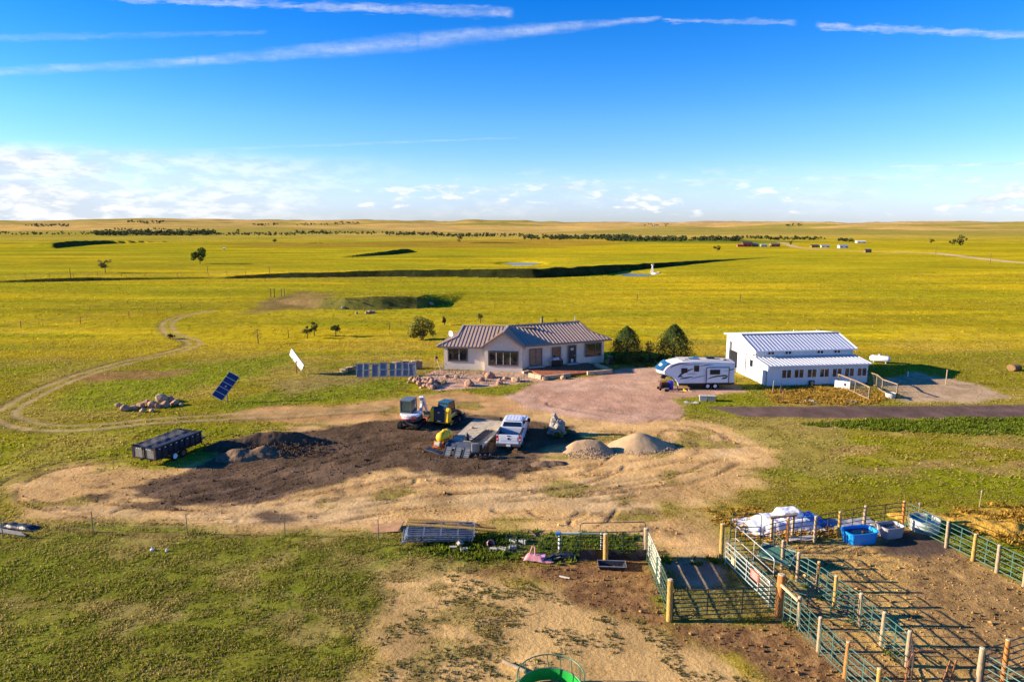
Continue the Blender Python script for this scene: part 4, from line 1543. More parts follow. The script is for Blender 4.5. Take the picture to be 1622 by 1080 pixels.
def leaf_cloud(parent, name, c, rad, n, size, color, seed, clumps=7, hollow=.35, upright=0.0, trans=.25, cs=(.22, .45), var=.35, loc=None):
    """leaf-sized faces spread through clumps in an ellipsoid"""
    rg = np.random.default_rng(seed)
    c, rad = np.array(c, float), np.array(rad, float)
    d = rg.normal(size=(clumps, 3))
    d /= np.linalg.norm(d, axis=1)[:, None]
    cen = d * rg.uniform(hollow, .78, (clumps, 1))
    cr = rg.uniform(cs[0], cs[1], clumps)
    wch = rg.choice(clumps, n, p=cr ** 2 / (cr ** 2).sum())
    dd = rg.normal(size=(n, 3))
    dd /= np.linalg.norm(dd, axis=1)[:, None]
    p = cen[wch] + dd * (cr[wch] * rg.uniform(.45, 1.0, n) ** .5)[:, None]
    P = c + p * rad
    nr = dd + rg.normal(size=(n, 3)) * .55
    nr[:, 2] += .25
    nr /= np.linalg.norm(nr, axis=1)[:, None]
    a = np.cross(nr, rg.normal(size=(n, 3)))
    a /= np.linalg.norm(a, axis=1)[:, None]
    b = np.cross(nr, a)
    s = size * rg.uniform(.6, 1.35, n)[:, None]
    V = np.stack([P - a * s, P - b * s * .55, P + a * s, P + b * s * .55], 1).reshape(-1, 3)
    me = bpy.data.meshes.new(name)
    me.vertices.add(n * 4)
    me.vertices.foreach_set('co', V.astype(np.float32).ravel())
    me.loops.add(n * 4)
    me.loops.foreach_set('vertex_index', np.arange(n * 4, dtype=np.int32))
    me.polygons.add(n)
    me.polygons.foreach_set('loop_start', (np.arange(n) * 4).astype(np.int32))
    me.update()
    tone = (1 + (rg.random(clumps)[wch] - .5) * var * 1.4 + (rg.random(n) - .5) * var)[:, None]
    cc = np.repeat(np.array(color) * tone, 4, 0)
    at = me.attributes.new('land', 'FLOAT_COLOR', 'POINT')
    at.data.foreach_set('color', np.concatenate([cc, np.ones((n * 4, 1))], 1).astype(np.float32).ravel())
    me.materials.append(mat('foliage', (0, 0, 0), .75, attr='land', var=.1, spec=.08, trans=trans))
    o = bpy.data.objects.new(name, me)
    COL.objects.link(o)
    o.parent = parent
    return o


build_house_things()


# ------------------------------------------------------------------ the barn
def build_barn():
    ang = R(7)
    O = Vector((28.7, 74.9, 0))
    h = thing('metal_barn', 'white ribbed metal barn with a lean-to and a row of windows', 'barn', O, ang)
    Ln, D, Q = 12.1, 10.9, 3.0
    ridge_t, ZR, ZF, ZB = 6.6, 4.86, 3.66, 4.35
    # main hall end wall with the big doorway: profile in the y-z plane
    prof = [(Q, -.3), (7.5, -.3), (7.5, 3.5), (10.0, 3.5), (10.0, -.3), (D, -.3), (D, ZB - .08), (ridge_t, ZR - .08), (Q, ZF - .08)]
    obj('wall', MB().prism(prof, 0, .14, 'yz'), 'wmetal', h)
    obj('wall', MB().prism([(Q, -.3), (D, -.3), (D, ZB - .08), (ridge_t, ZR - .08), (Q, ZF - .08)], Ln - .14, Ln, 'yz'), 'wmetal', h)
    obj('wall', B((Ln / 2, Q + .07, 1.65), (Ln - .29, .14, 3.9)), 'wmetal', h)
    obj('wall', B((Ln / 2, D - .07, 1.95), (Ln - .29, .14, 4.4)), 'wmetal', h)
    obj('floor', B((Ln / 2, 6.9, .02), (Ln - .3, 7.6, .06)), 'concrete', h)
    rd = obj('roller_door', B((.30, 8.75, 2.95), (.06, 2.7, 1.2)), mat('door_grey', (.42, .42, .43), .5), h)
    for i in range(4):
        obj('slat', B((.26, 8.75, 2.5 + i * .28), (.03, 2.68, .20)), mat('door_grey', (.42, .42, .43), .5), rd)
    for t in (7.43, 10.07):
        obj('door_trim', B((-.03, t, 1.7), (.08, .16, 3.7)), 'white', h)
    obj('door_trim', B((-.03, 8.75, 3.58), (.08, 2.9, .14)), 'white', h)
    # lean-to walls
    zl0, zl1 = 2.78, 2.42
    obj('lean_to_wall', B((Ln / 2, .07, 1.04), (Ln, .14, 2.68)), 'wmetal', h)
    for x in (.07, Ln - .07):
        obj('lean_to_wall', MB().prism([(.15, -.3), (Q, -.3), (Q, zl0 - .12), (.15, zl1 - .10)], x - .065, x + .065, 'yz'), 'wmetal', h)
    # siding ribs, one mesh per wall
    def ribs(name, fn, lo, hi, step):
        mb = MB()
        x = lo
        while x < hi:
            fn(mb, x)
            x += step
        o = obj(name, mb, 'wmetal', h)
        o['kind'] = 'stuff'
    ribs('siding_ribs', lambda mb, x: mb.box((x, Q - .012, 3.2), (.05, .03, .78)), .15, Ln, .31)
    ribs('siding_ribs', lambda mb, x: mb.box((x, -.012, .38), (.05, .03, .86)), .15, Ln, .31)
    ribs('siding_ribs', lambda mb, x: mb.box((x, -.012, 2.12), (.05, .03, .38)), .15, Ln, .31)
    ribs('siding_ribs', lambda mb, t: mb.box((-.012, t, (3.45 + (t - Q) * .32) / 2), (.03, .05, 3.45 + (t - Q) * .32)), Q + .1, 6.7, .31)
    ribs('siding_ribs', lambda mb, t: mb.box((-.012, t, 1.0), (.03, .05, 2.1)), .3, Q, .31)
    # roofs
    slope(h, [(-.25, Q - .35, ZF - .08), (Ln + .25, Q - .35, ZF - .08), (Ln + .25, ridge_t, ZR), (-.25, ridge_t, ZR)], 'galv', .46, .05, .042, thick=.06)
    slope(h, [(-.25, D + .3, ZB - .03), (Ln + .25, D + .3, ZB - .03), (Ln + .25, ridge_t, ZR), (-.25, ridge_t, ZR)], 'galv', .46, .05, .042, thick=.06)
    slope(h, [(-.25, -.3, zl1 - .04), (Ln + .2, -.3, zl1 - .04), (Ln + .2, Q - .005, zl0), (-.25, Q - .005, zl0)], 'galv', .46, .07, .07, thick=.06)
    obj('ridge_cap', B((Ln / 2, ridge_t, ZR + .06), (Ln + .54, .4, .05)), 'galv', h)
    for x in (-.27, Ln + .27):
        obj('rake_trim', MB().bar((x, Q - .36, ZF - .12), (x, ridge_t, ZR - .04), .05, .2), 'white', h)
        obj('rake_trim', MB().bar((x, D + .3, ZB - .07), (x, ridge_t, ZR - .04), .05, .2), 'white', h)
    obj('gutter', B((Ln / 2, Q - .39, ZF - .14), (Ln + .5, .1, .14)), 'white', h)
    obj('gutter', B((Ln / 2, -.34, zl1 - .08), (Ln + .4, .1, .12)), 'white', h)
    for f in (.15, .325, .655, .83):
        window(h, Ln * f - .42, Ln * f + .42, 2.98, 3.42, Q, cols=2, fw=.05, frame='white', sash='white')
    for f in (.184, .306, .435, .559, .686, .81, .937):
        window(h, Ln * f - .60, Ln * f + .60, .86, 1.90, 0, cols=2, fw=.06, frame='white', sash='white')
    # things on the end wall
    def side_window(t0, t1, z0, z1, name, pane):
        f = obj(name, MB().box((-.04, (t0 + t1) / 2, z1 - .03), (.08, t1 - t0, .06)).box((-.04, (t0 + t1) / 2, z0 + .03), (.08, t1 - t0, .06))
                .box((-.04, t0 + .03, (z0 + z1) / 2), (.078, .06, z1 - z0 - .12)).box((-.04, t1 - .03, (z0 + z1) / 2), (.078, .06, z1 - z0 - .12)), 'white', h)
        obj('pane', B((-.02, (t0 + t1) / 2, (z0 + z1) / 2), (.02, t1 - t0 - .12, z1 - z0 - .12)), pane, f)
        return f
    side_window(3.4, 4.3, 1.4, 2.35, 'window', 'glass')
    side_window(.5, 1.5, 0, 2.0, 'door', 'wmetal')
    obj('downspout', MB().tube([(-.08, Q - .3, 3.2), (-.08, Q + .9, 2.8), (-.08, Q + 2.3, 2.75), (-.08, Q + 2.3, .2)], .04), 'black', h)
    obj('vent_pipe', MB().cyl((6.9, 7.3, 4.5), (6.9, 7.3, 5.2), .05), 'white', h)
    obj('vent_pipe', MB().cyl((9.9, 7.3, 4.5), (9.9, 7.3, 5.1), .06), 'white', h)
    return h


build_barn()


def BL(s, t, z=0):
    """barn-frame coordinates -> world"""
    a = R(7)
    return Vector((28.7 + s * math.cos(a) - t * math.sin(a), 74.9 + s * math.sin(a) + t * math.cos(a), z))


def build_barnyard():
    # wire run in front of the lean-to: timber posts and rails with wire mesh
    def run(lab, pts, hts, mesh=True, board=None):
        a0 = Vector(pts[0])
        t = thing('poultry_run', lab, 'wire run', a0, 0, 'timber and wire runs at the barn')
        for i, p in enumerate(pts):
            q = Vector(p) - a0
            obj('post', MB().box((q.x, q.y, hts / 2), (.10, .10, hts)), 'lumber2', t)
        for i in range(len(pts) - 1):
            a, b = Vector(pts[i]) - a0, Vector(pts[i + 1]) - a0
            obj('rail', MB().bar(a + Vector((0, 0, hts - .05)), b + Vector((0, 0, hts - .05)), .07, .10), 'lumber2', t)
            obj('rail', MB().bar(a + Vector((0, 0, .12)), b + Vector((0, 0, .12)), .05, .12), 'lumber2', t)
            if mesh:
                mb = MB()
                ln = (b - a).length
                for k in range(1, int(ln / .22)):
                    q = a + (b - a) * (k * .22 / ln)
                    mb.bar((q.x, q.y, .15), (q.x, q.y, hts - .1), .008, .008)
                for k in range(1, int(hts / .2)):
                    mb.bar(a + Vector((0, 0, k * .2)), b + Vector((0, 0, k * .2)), .008, .008)
                obj('wire_mesh', mb, 'grey', t)
        return t
    r1 = [GP(1327, 612), GP(1346, 620), GP(1354, 623), GP(1376, 634)]
    r2 = [GP(1369, 606), GP(1388, 613), GP(1397, 621), GP(1420, 629)]
    run('left timber and wire side of the poultry run at the barn front', r1, 1.45)
    run('right timber and wire side of the poultry run at the barn front', r2, 1.45)
    p = thing('white_board', 'white board leaning on the left side of the poultry run', 'board', (GP(1330, 613) + GP(1337, 617)) / 2, math.atan2(-1.0, 1.6))
    obj('sheet', B((0, -.12, .45), (1.5, .05, .85)), 'white', p)
    obj('slot', B((.3, -.15, .5), (.2, .02, .3)), 'black', p)
    p = thing('white_tub', 'dirty white tub at the end of the poultry run', 'tub', GP(1410, 630), .3)
    obj('shell', MB().lathe([(.42, 0), (.52, .5), (.50, .55), (.46, .5), (.36, .06), (.01, .05)], 14), 'concrete', p, smooth=True)
    # plywood stack and gate at the left corner of the lean-to
    p = thing('board_screen', 'grey weathered board screen at the left corner of the lean-to', 'screen', GP(1221, 611), R(8))
    for i in range(7):
        obj('board', B((0, rnd.uniform(-.015, .015), .16 + i * .21), (1.0, .05, .19)), 'lumber2', p)
    obj('post', B((-.56, .03, .85), (.12, .12, 1.7)), 'postw', p)
    obj('post', B((.56, .03, .85), (.12, .12, 1.7)), 'postw', p)
    p = thing('side_screen', 'brown wire screen along the side of the lean-to', 'screen', (GP(1203, 597) + GP(1214, 606)) / 2, math.atan2(-2.2, .9))
    obj('sheet', B((0, 0, .8), (2.2, .04, 1.6)), 'lumber2', p)
    obj('rail', MB().bar((-1.2, 0, 2.1), (1.2, 0, 1.55), .08, .1), 'white', p)
    for x in (-1.1, 1.1):
        obj('post', B((x, 0, .9), (.1, .1, 1.8)), 'postw', p)
    for i, (px, py, hh, lab) in enumerate(((1224, 622, 1.3, 'tall leaning stake left of the straw yard'), (1236, 622, 1.0, 'short stake beside the old wheel by the straw yard'))):
        p = thing('stake', lab, 'stake', GP(px, py))
        obj('shaft', MB().bar((0, 0, -.1), (.05, 0, hh), .09, .09), 'postw', p)
        obj('tip', MB().cyl((.05, 0, hh), (.055, 0, hh + .06), .05, .02, 6), 'postw', p)
    w = thing('wagon_wheel', 'old iron spoked wheel standing in the straw by the lean-to', 'wheel', GP(1240, 637), R(65))
    obj('rim', MB().tube([(.62 * math.cos(a * .314), 0, .62 + .62 * math.sin(a * .314)) for a in range(20)], .03, 6, True), 'rust', w)
    obj('hub', MB().cyl((0, -.08, .62), (0, .08, .62), .08), 'rust', w)
    for a in range(10):
        g = a * math.pi / 5
        obj('spoke', MB().bar((0, 0, .62), (.61 * math.cos(g), 0, .62 + .61 * math.sin(g)), .02, .02), 'rust', w)
    p = thing('wall_fan', 'black box fan at the foot of the lean-to wall', 'fan', BL(5.2, -.25), R(6))
    obj('housing', B((0, 0, .35), (.6, .2, .5)), 'black', p, bev=.02)
    obj('blade', MB().cyl((0, -.11, .35), (0, -.13, .35), .2, n=12), 'grey', p)
    for x in (-.25, .25):
        obj('foot', B((x, 0, .05), (.06, .3, .1)), 'black', p)
    rg = random.Random(8)
    for i in range(5):
        px = 1270 + i * 6 + rg.uniform(-2, 2)
        rock('pale_stone', GP(px, 637 + rg.uniform(-2, 2)), rg.uniform(.3, .6), 'pale stone in the straw in front of the barn', 'pale stones in the straw', 'rockgrey', i)
    p = thing('feed_pan', 'flat grey feed pan in the grass in front of the poultry run', 'pan', GP(1349, 637))
    obj('bowl', MB().lathe([(.35, 0), (.5, .12), (.47, .13), (.33, .03), (.01, .03)], 16), 'grey', p, smooth=True)
    # propane tank
    t = thing('propane_tank', 'white horizontal propane tank in the field behind the barn', 'propane tank', GP(1393, 575), R(-28))
    t.scale = (.78, .78, .78)
    L2, r = 1.15, .52
    prof = [(.01, -L2 - .42), (.25, -L2 - .37), (.42, -L2 - .22), (r, -L2), (r, L2), (.42, L2 + .22), (.25, L2 + .37), (.01, L2 + .42)]
    obj('vessel', MB().lathe(prof, 22, (0, 0, .78), 'x'), 'white', t, smooth=True)
    obj('dome', MB().lathe([(.18, 0), (.18, .16), (.12, .22), (.01, .23)], 14, (-.1, 0, 1.28)), 'white', t, smooth=True)
    for s in (-1, 1):
        obj('leg', B((s * .9, 0, .18), (.16, .7, .4)), 'concrete', t)
    # posts
    def upost(px, py, hh, lab, m='white'):
        p = thing('marker_post', lab, 'post', GP(px, py))
        obj('shaft', MB().cyl((0, 0, -.1), (0, 0, hh), .06, n=8), m, p)
        obj('cap', MB().cyl((0, 0, hh), (0, 0, hh + .05), .07, .05, 8), m, p)
    upost(1498, 609, 1.7, 'pale post standing in the grass right of the barn shadow', 'postw')
    upost(1438, 596, .55, 'short white stub post in the barn shadow')
    # straw bale far right
    b = thing('straw_bale', 'weathered brown round bale lying in the field at the right', 'bale', GP(1606, 587), R(20))
    b.scale = (.85, .85, .62)
    obj('roll', MB().lathe([(.02, -.75), (.60, -.74), (.68, -.66), (.70, 0), (.68, .66), (.60, .74), (.02, .75)], 22, (0, 0, .64), 'x'), mat('old_straw', (.21, .125, .06), .95, var=.35, vs=9, bump=.8, bs=20), b, smooth=True)
    for x in (-.3, .1, .45):
        obj('twine', MB().tube([(x, .715 * math.cos(a * .393), .64 + .715 * math.sin(a * .393)) for a in range(16)], .012, 4, True), 'lumber2', b)


build_barnyard()


# ------------------------------------------------------------------ fifth-wheel camper
def build_camper():
    rz = R(3)
    O = GP(1162, 616)
    t = thing('camper_trailer', 'white fifth-wheel camper with dark swooshes parked beside the barn', 'camper', O, rz)
    # local x: 0 at the rear (right), negative towards the nose; y: 0 near side, + away
    P = [(0, .72), (0, 2.95), (-2.0, 3.06), (-4.6, 3.14), (-6.2, 3.08), (-7.0, 2.86), (-7.55, 2.50), (-7.85, 2.05), (-7.80, 1.80), (-7.45, 1.62), (-6.85, 1.50), (-6.55, 1.25), (-6.35, .95), (-6.15, .72)]
    Wd = 2.44

    def ring(y, push, top):
        out = []
        for x, z in P:
            k = max(0, min(1, (-x - 5.8) / 2.0)) if z > 1.4 else 0
            out.append((x - push * k, y, z + (top if z > 2.4 else 0)))
        return out
    rings = [ring(0, 0, 0), ring(.16, .18, .05), ring(.5, .42, .09), ring(1.0, .58, .11), ring(Wd - 1.0, .58, .11), ring(Wd - .5, .42, .09), ring(Wd - .16, .18, .05), ring(Wd, 0, 0)]
    obj('body', MB().loft(rings), 'rvwhite', t, smooth=True)
    obj('roof', MB().grid(lambda a, b: (-.1 - a * 6.0, .25 + b * (Wd - .5), 3.07 + .19 * math.sin(min(1, a * 1.2) * 1.3) + .04 * math.sin(b * math.pi)), 8, 4), mat('roof_membrane', (.62, .56, .46), .7), t, smooth=True)
    obj('nose_window', MB().grid(lambda a, b: (-7.02 - .93 * b - .08 - (.52 * math.sin(math.pi * (.12 + a * .76)) ** .6) * (.55 + .45 * b), .12 + a * (Wd - .24), 2.98 - .83 * b ** 1.25), 10, 6), 'skyblue', t, smooth=True)
    obj('nose_trim', MB().tube([(-7.1, -.012, 2.86), (-7.62, -.012, 2.45), (-7.88, -.012, 2.02), (-7.82, -.012, 1.78), (-7.4, -.012, 1.6), (-6.85, -.012, 1.48)], .045), 'rvwhite', t)
    obj('chassis', B((-3.1, Wd / 2, .60), (6.2, Wd - .2, .26)), 'black', t)
    obj('pin_box', MB().prism([(-6.4, .8), (-6.4, 1.5), (-7.6, 1.6), (-7.9, 1.1), (-7.5, 1.0), (-7.3, 1.3), (-6.9, 1.25)], Wd / 2 - .2, Wd / 2 + .2, 'xz'), 'black', t)
    obj('bumper', B((.08, Wd / 2, .62), (.12, Wd - .2, .14)), 'black', t)
    # curved lower moulding at the front corner
    obj('moulding', MB().tube([(-6.95, -.02, 1.48), (-6.60, -.02, 1.22), (-6.35, -.02, .85), (-6.22, -.02, .45)], .07), 'rvwhite', t)
    for i, (x0, x1, z0, z1) in enumerate(((-5.98, -5.30, 1.90, 2.42), (-4.55, -4.0, 2.02, 2.70))):
        window(t, x0, x1, z0, z1, 0, cols=1, fw=.05, frame='black', dep=.05)
    window(t, -4.48, -4.44, .74, .78, .0, cols=1, fw=.01)if False else None
    for x0, x1 in ((-5.55, -5.20), (-5.05, -4.32)):
        d = obj('hatch', B(((x0 + x1) / 2, -.012, 1.0), (x1 - x0, .03, .46)), 'rvwhite', t, bev=.01)
        obj('latch', B(((x0 + x1) / 2, -.035, .86), (.08, .02, .04)), 'grey', d)
    # slide-out
    s = obj('slide_out', B((-1.95, -.10, 1.62), (2.40, .22, 1.78)), 'rvwhite', t)
    for (c, d) in (((-1.95, -.215, 2.50), (2.56, .04, .07)), ((-3.2, -.215, 1.62), (.07, .038, 1.84)), ((-.70, -.215, 1.62), (.07, .038, 1.84)), ((-1.95, -.215, .75), (2.56, .036, .07))):
        obj('edge_trim', B(c, d), 'black', s)
    w = window(s, -2.82, -1.72, 1.72, 2.25, -.21, cols=2, fw=.05, frame='black', dep=.05)
    # swoosh decals
    dk = mat('decal_charcoal', (.03, .032, .04), .35)
    gy = mat('decal_grey', (.32, .33, .36), .35)

    def swoosh(pts, w0, m, y=-.008, par=t):
        P2 = [Vector((p[0], 0, p[1])) for p in pts]
        L1, L3 = [], []
        n = 14
        for i in range(n + 1):
            u = i / n
            a, b, c = P2[0], P2[1], P2[2]
            q = a * (1 - u) ** 2 + b * 2 * u * (1 - u) + c * u * u
            d = ((b - a) * (1 - u) + (c - b) * u).normalized()
            wv = 1.35 * w0 * (math.sin(math.pi * (.06 + .9 * u)) ** .8) / 2
            nv = Vector((-d.z, 0, d.x)) * wv
            L1.append((q.x + nv.x, y, q.z + nv.z))
            L3.append((q.x - nv.x, y, q.z - nv.z))
        obj('decal', MB().loft([L1, L3, [(a[0], a[1] + .006, a[2]) for a in L3], [(a[0], a[1] + .006, a[2]) for a in L1]], cap=False, close=False), m, par)
    swoosh([(-7.2, 2.45), (-6.6, 3.0), (-5.1, 2.93)], .10, dk)
    swoosh([(-6.1, 2.62), (-5.2, 2.86), (-3.6, 2.88)], .09, gy)
    swoosh([(-3.9, 2.6), (-3.2, 2.78), (-2.4, 2.80)], .07, dk)
    swoosh([(-6.30, 1.42), (-5.9, 1.95), (-4.6, 2.36)], .16, dk)
    swoosh([(-6.35, 1.40), (-6.0, 1.62), (-5.75, 1.40)], .12, dk)
    swoosh([(-6.1, 1.22), (-5.5, 1.32), (-4.6, 1.45)], .12, dk)
    swoosh([(-5.0, 1.18), (-4.0, 1.45), (-3.25, 1.56)], .10, gy)
    swoosh([(-5.3, 1.75), (-4.8, 1.80), (-4.2, 1.78)], .07, gy)
    swoosh([(-3.1, 1.20), (-2.2, 1.62), (-1.15, 1.52)], .11, dk, -.216)
    swoosh([(-1.9, 1.52), (-.85, 1.68), (-.85, 1.45)], .12, dk, -.216)
    swoosh([(-.85, 1.45), (-1.0, 1.3), (-1.55, 1.22)], .14, dk, -.216)
    swoosh([(-1.5, 1.52), (-1.2, 1.5), (-1.35, 1.32)], .08, gy, -.216)
    swoosh([(-1.3, 2.08), (-.95, 2.14), (-.72, 2.16)], .05, gy, -.216)
    swoosh([(-.62, 2.14), (-.35, 2.2), (-.03, 2.28)], .08, dk)
    # roof fittings
    obj('air_conditioner', MB().prism([(-2.75, 3.12), (-1.95, 3.12), (-1.92, 3.28), (-2.05, 3.42), (-2.6, 3.42), (-2.8, 3.3)], .95, 1.6, 'xz'), 'black', t, bev=.03)
    obj('skylight', B((-4.4, 1.0, 3.29), (1.0, .7, .10)), 'skyblue', t, bev=.03)
    obj('skylight', B((-3.9, 1.8, 3.27), (.5, .5, .10)), 'skyblue', t, bev=.03)
    obj('roof_vent', B((-5.3, .8, 3.27), (.4, .4, .10)), 'beige', t, bev=.02)
    obj('roof_vent', B((-.9, .7, 3.16), (.3, .3, .14)), 'black', t, bev=.02)
    # wheels
    for y in (.04, Wd - .04):
        for x in (-2.95, -2.12):
            w = obj('wheel', MB().lathe([(.20, -.11), (.34, -.11), (.37, -.07), (.37, .07), (.34, .11), (.20, .11), (.20, -.11)], 20, (x, y, .37), 'y', False), 'blackrub', t, smooth=True)
            obj('rim', MB().lathe([(.01, -.07), (.08, -.10), (.12, -.06), (.19, -.08), (.21, -.10), (.21, .08), (.01, .08)], 16, (x, y, .37), 'y'), 'white', w, smooth=True)
    obj('wheel_arch', B((-2.53, .02, .66), (1.9, .03, .2)), 'black', t)
    for y in (.35, Wd - .35):
        obj('landing_leg', MB().cyl((-6.2, y, 0), (-6.2, y, .9), .05).cyl((-6.2, y, 0), (-6.2, y, .03), .13), 'grey', t)
    # things at the hitch end
    b = thing('blue_barrel', 'bright blue plastic barrel under the camper nose', 'barrel', GP(1062, 616), 0)
    obj('shell', MB().lathe([(.01, 0), (.26, 0), (.30, .04), (.31, .25), (.33, .30), (.31, .35), (.31, .60), (.33, .65), (.31, .70), (.30, .88), (.26, .92), (.01, .92)], 18), 'dblue', b, smooth=True)
    obj('bung', MB().cyl((.1, .1, .92), (.1, .1, .96), .05), 'black', b)
    c = thing('generator', 'black generator box in front of the camper beside the blue barrel', 'generator', GP(1050, 617), R(8))
    obj('engine', B((.1, 0, .42), (.85, .6, .45)), 'black', c, bev=.03)
    obj('fuel_tank', B((.1, 0, .74), (.8, .55, .18)), mat('dark_red', (.10, .02, .02), .4), c, bev=.04)
    obj('frame', MB().tube([(-.45, -.35, .05), (-.45, -.35, .9), (.65, -.35, .9), (.65, -.35, .05)], .025).tube([(-.45, .35, .05), (-.45, .35, .9), (.65, .35, .9), (.65, .35, .05)], .025), 'black', c)
    for s in (-.35, .35):
        obj('wheel', MB().cyl((-.42, s - .04, .14), (-.42, s + .04, .14), .14), 'blackrub', c)
    c = thing('battery_box', 'small dark box on the gravel under the camper nose', 'box', GP(1056, 620), 0)
    obj('case', B((0, 0, .16), (.45, .3, .3)), 'black', c, bev=.02)
    obj('lid', B((0, 0, .33), (.47, .32, .05)), 'grey', c, bev=.01)
    for i, (px, py, lab, m) in enumerate(((1085, 619, 'yellow chock block under the camper', 'bryellow'), (1093, 620, 'pale wooden block under the camper', 'lumber'), (1075, 621, 'tan jack stand under the camper front', 'lumber2'))):
        c = thing('chock', lab, 'block', GP(px, py), rnd.uniform(-.5, .5))
        obj('wedge', MB().prism([(-.2, 0), (.2, 0), (.18, .08), (-.16, .26), (-.2, .24)], -.1, .1, 'xz'), m, c)
        obj('grip', MB().tube([(-.19, 0, .2), (-.26, 0, .25), (-.2, .0, .3)], .012), 'grey', c)
    c = thing('grey_crate', 'pair of grey plastic totes on the grass below the camper', 'tote', GP(1120, 635), R(-6))
    for x in (-.42, .42):
        b = obj('tote', MB().loft([[(x - .33, -.25, 0), (x + .33, -.25, 0), (x + .33, .25, 0), (x - .33, .25, 0)], [(x - .40, -.30, .55), (x + .40, -.30, .55), (x + .40, .30, .55), (x - .40, .30, .55)]]), 'tubgrey' if x < 0 else 'grey', c)
        obj('lid', B((x, 0, .57), (.78, .64, .05)), 'concrete', b)
    c = thing('pale_mat', 'flat pale sheet lying on the grass by the camper', 'sheet', GP(1095, 638), R(-10))
    obj('sheet', MB().grid(lambda a, b: ((a - .5) * 1.5, (b - .5) * .7, .05 + .05 * math.sin(a * 9) * b), 8, 4), 'concrete', c)


build_camper()


# ------------------------------------------------------------------ vehicles and machines
def wheel(parent, c, r, w, rim=.6, rimmat='steel', axis='x', out=1):
    """tyre with a dished rim; out = side the dish faces along the axle"""
    a = r - .07
    prof = [(r * rim, -w / 2), (a, -w / 2), (r, -w / 2 + .05), (r, w / 2 - .05), (a, w / 2), (r * rim, w / 2), (r * rim, -w / 2)]
    t = obj('wheel', MB().lathe(prof, 22, c, axis, False), 'blackrub', parent, smooth=True)
    o = w / 2 * out
    prof = [(.01, o * .55), (.10, o * .75), (.13, o * .35), (r * rim * .85, o * .45), (r * rim * .98, o * .9), (r * rim, -o * .8), (.01, -o * .8)]
    obj('rim', MB().lathe(prof, 18, c, axis), rimmat, t, smooth=True)
    return t


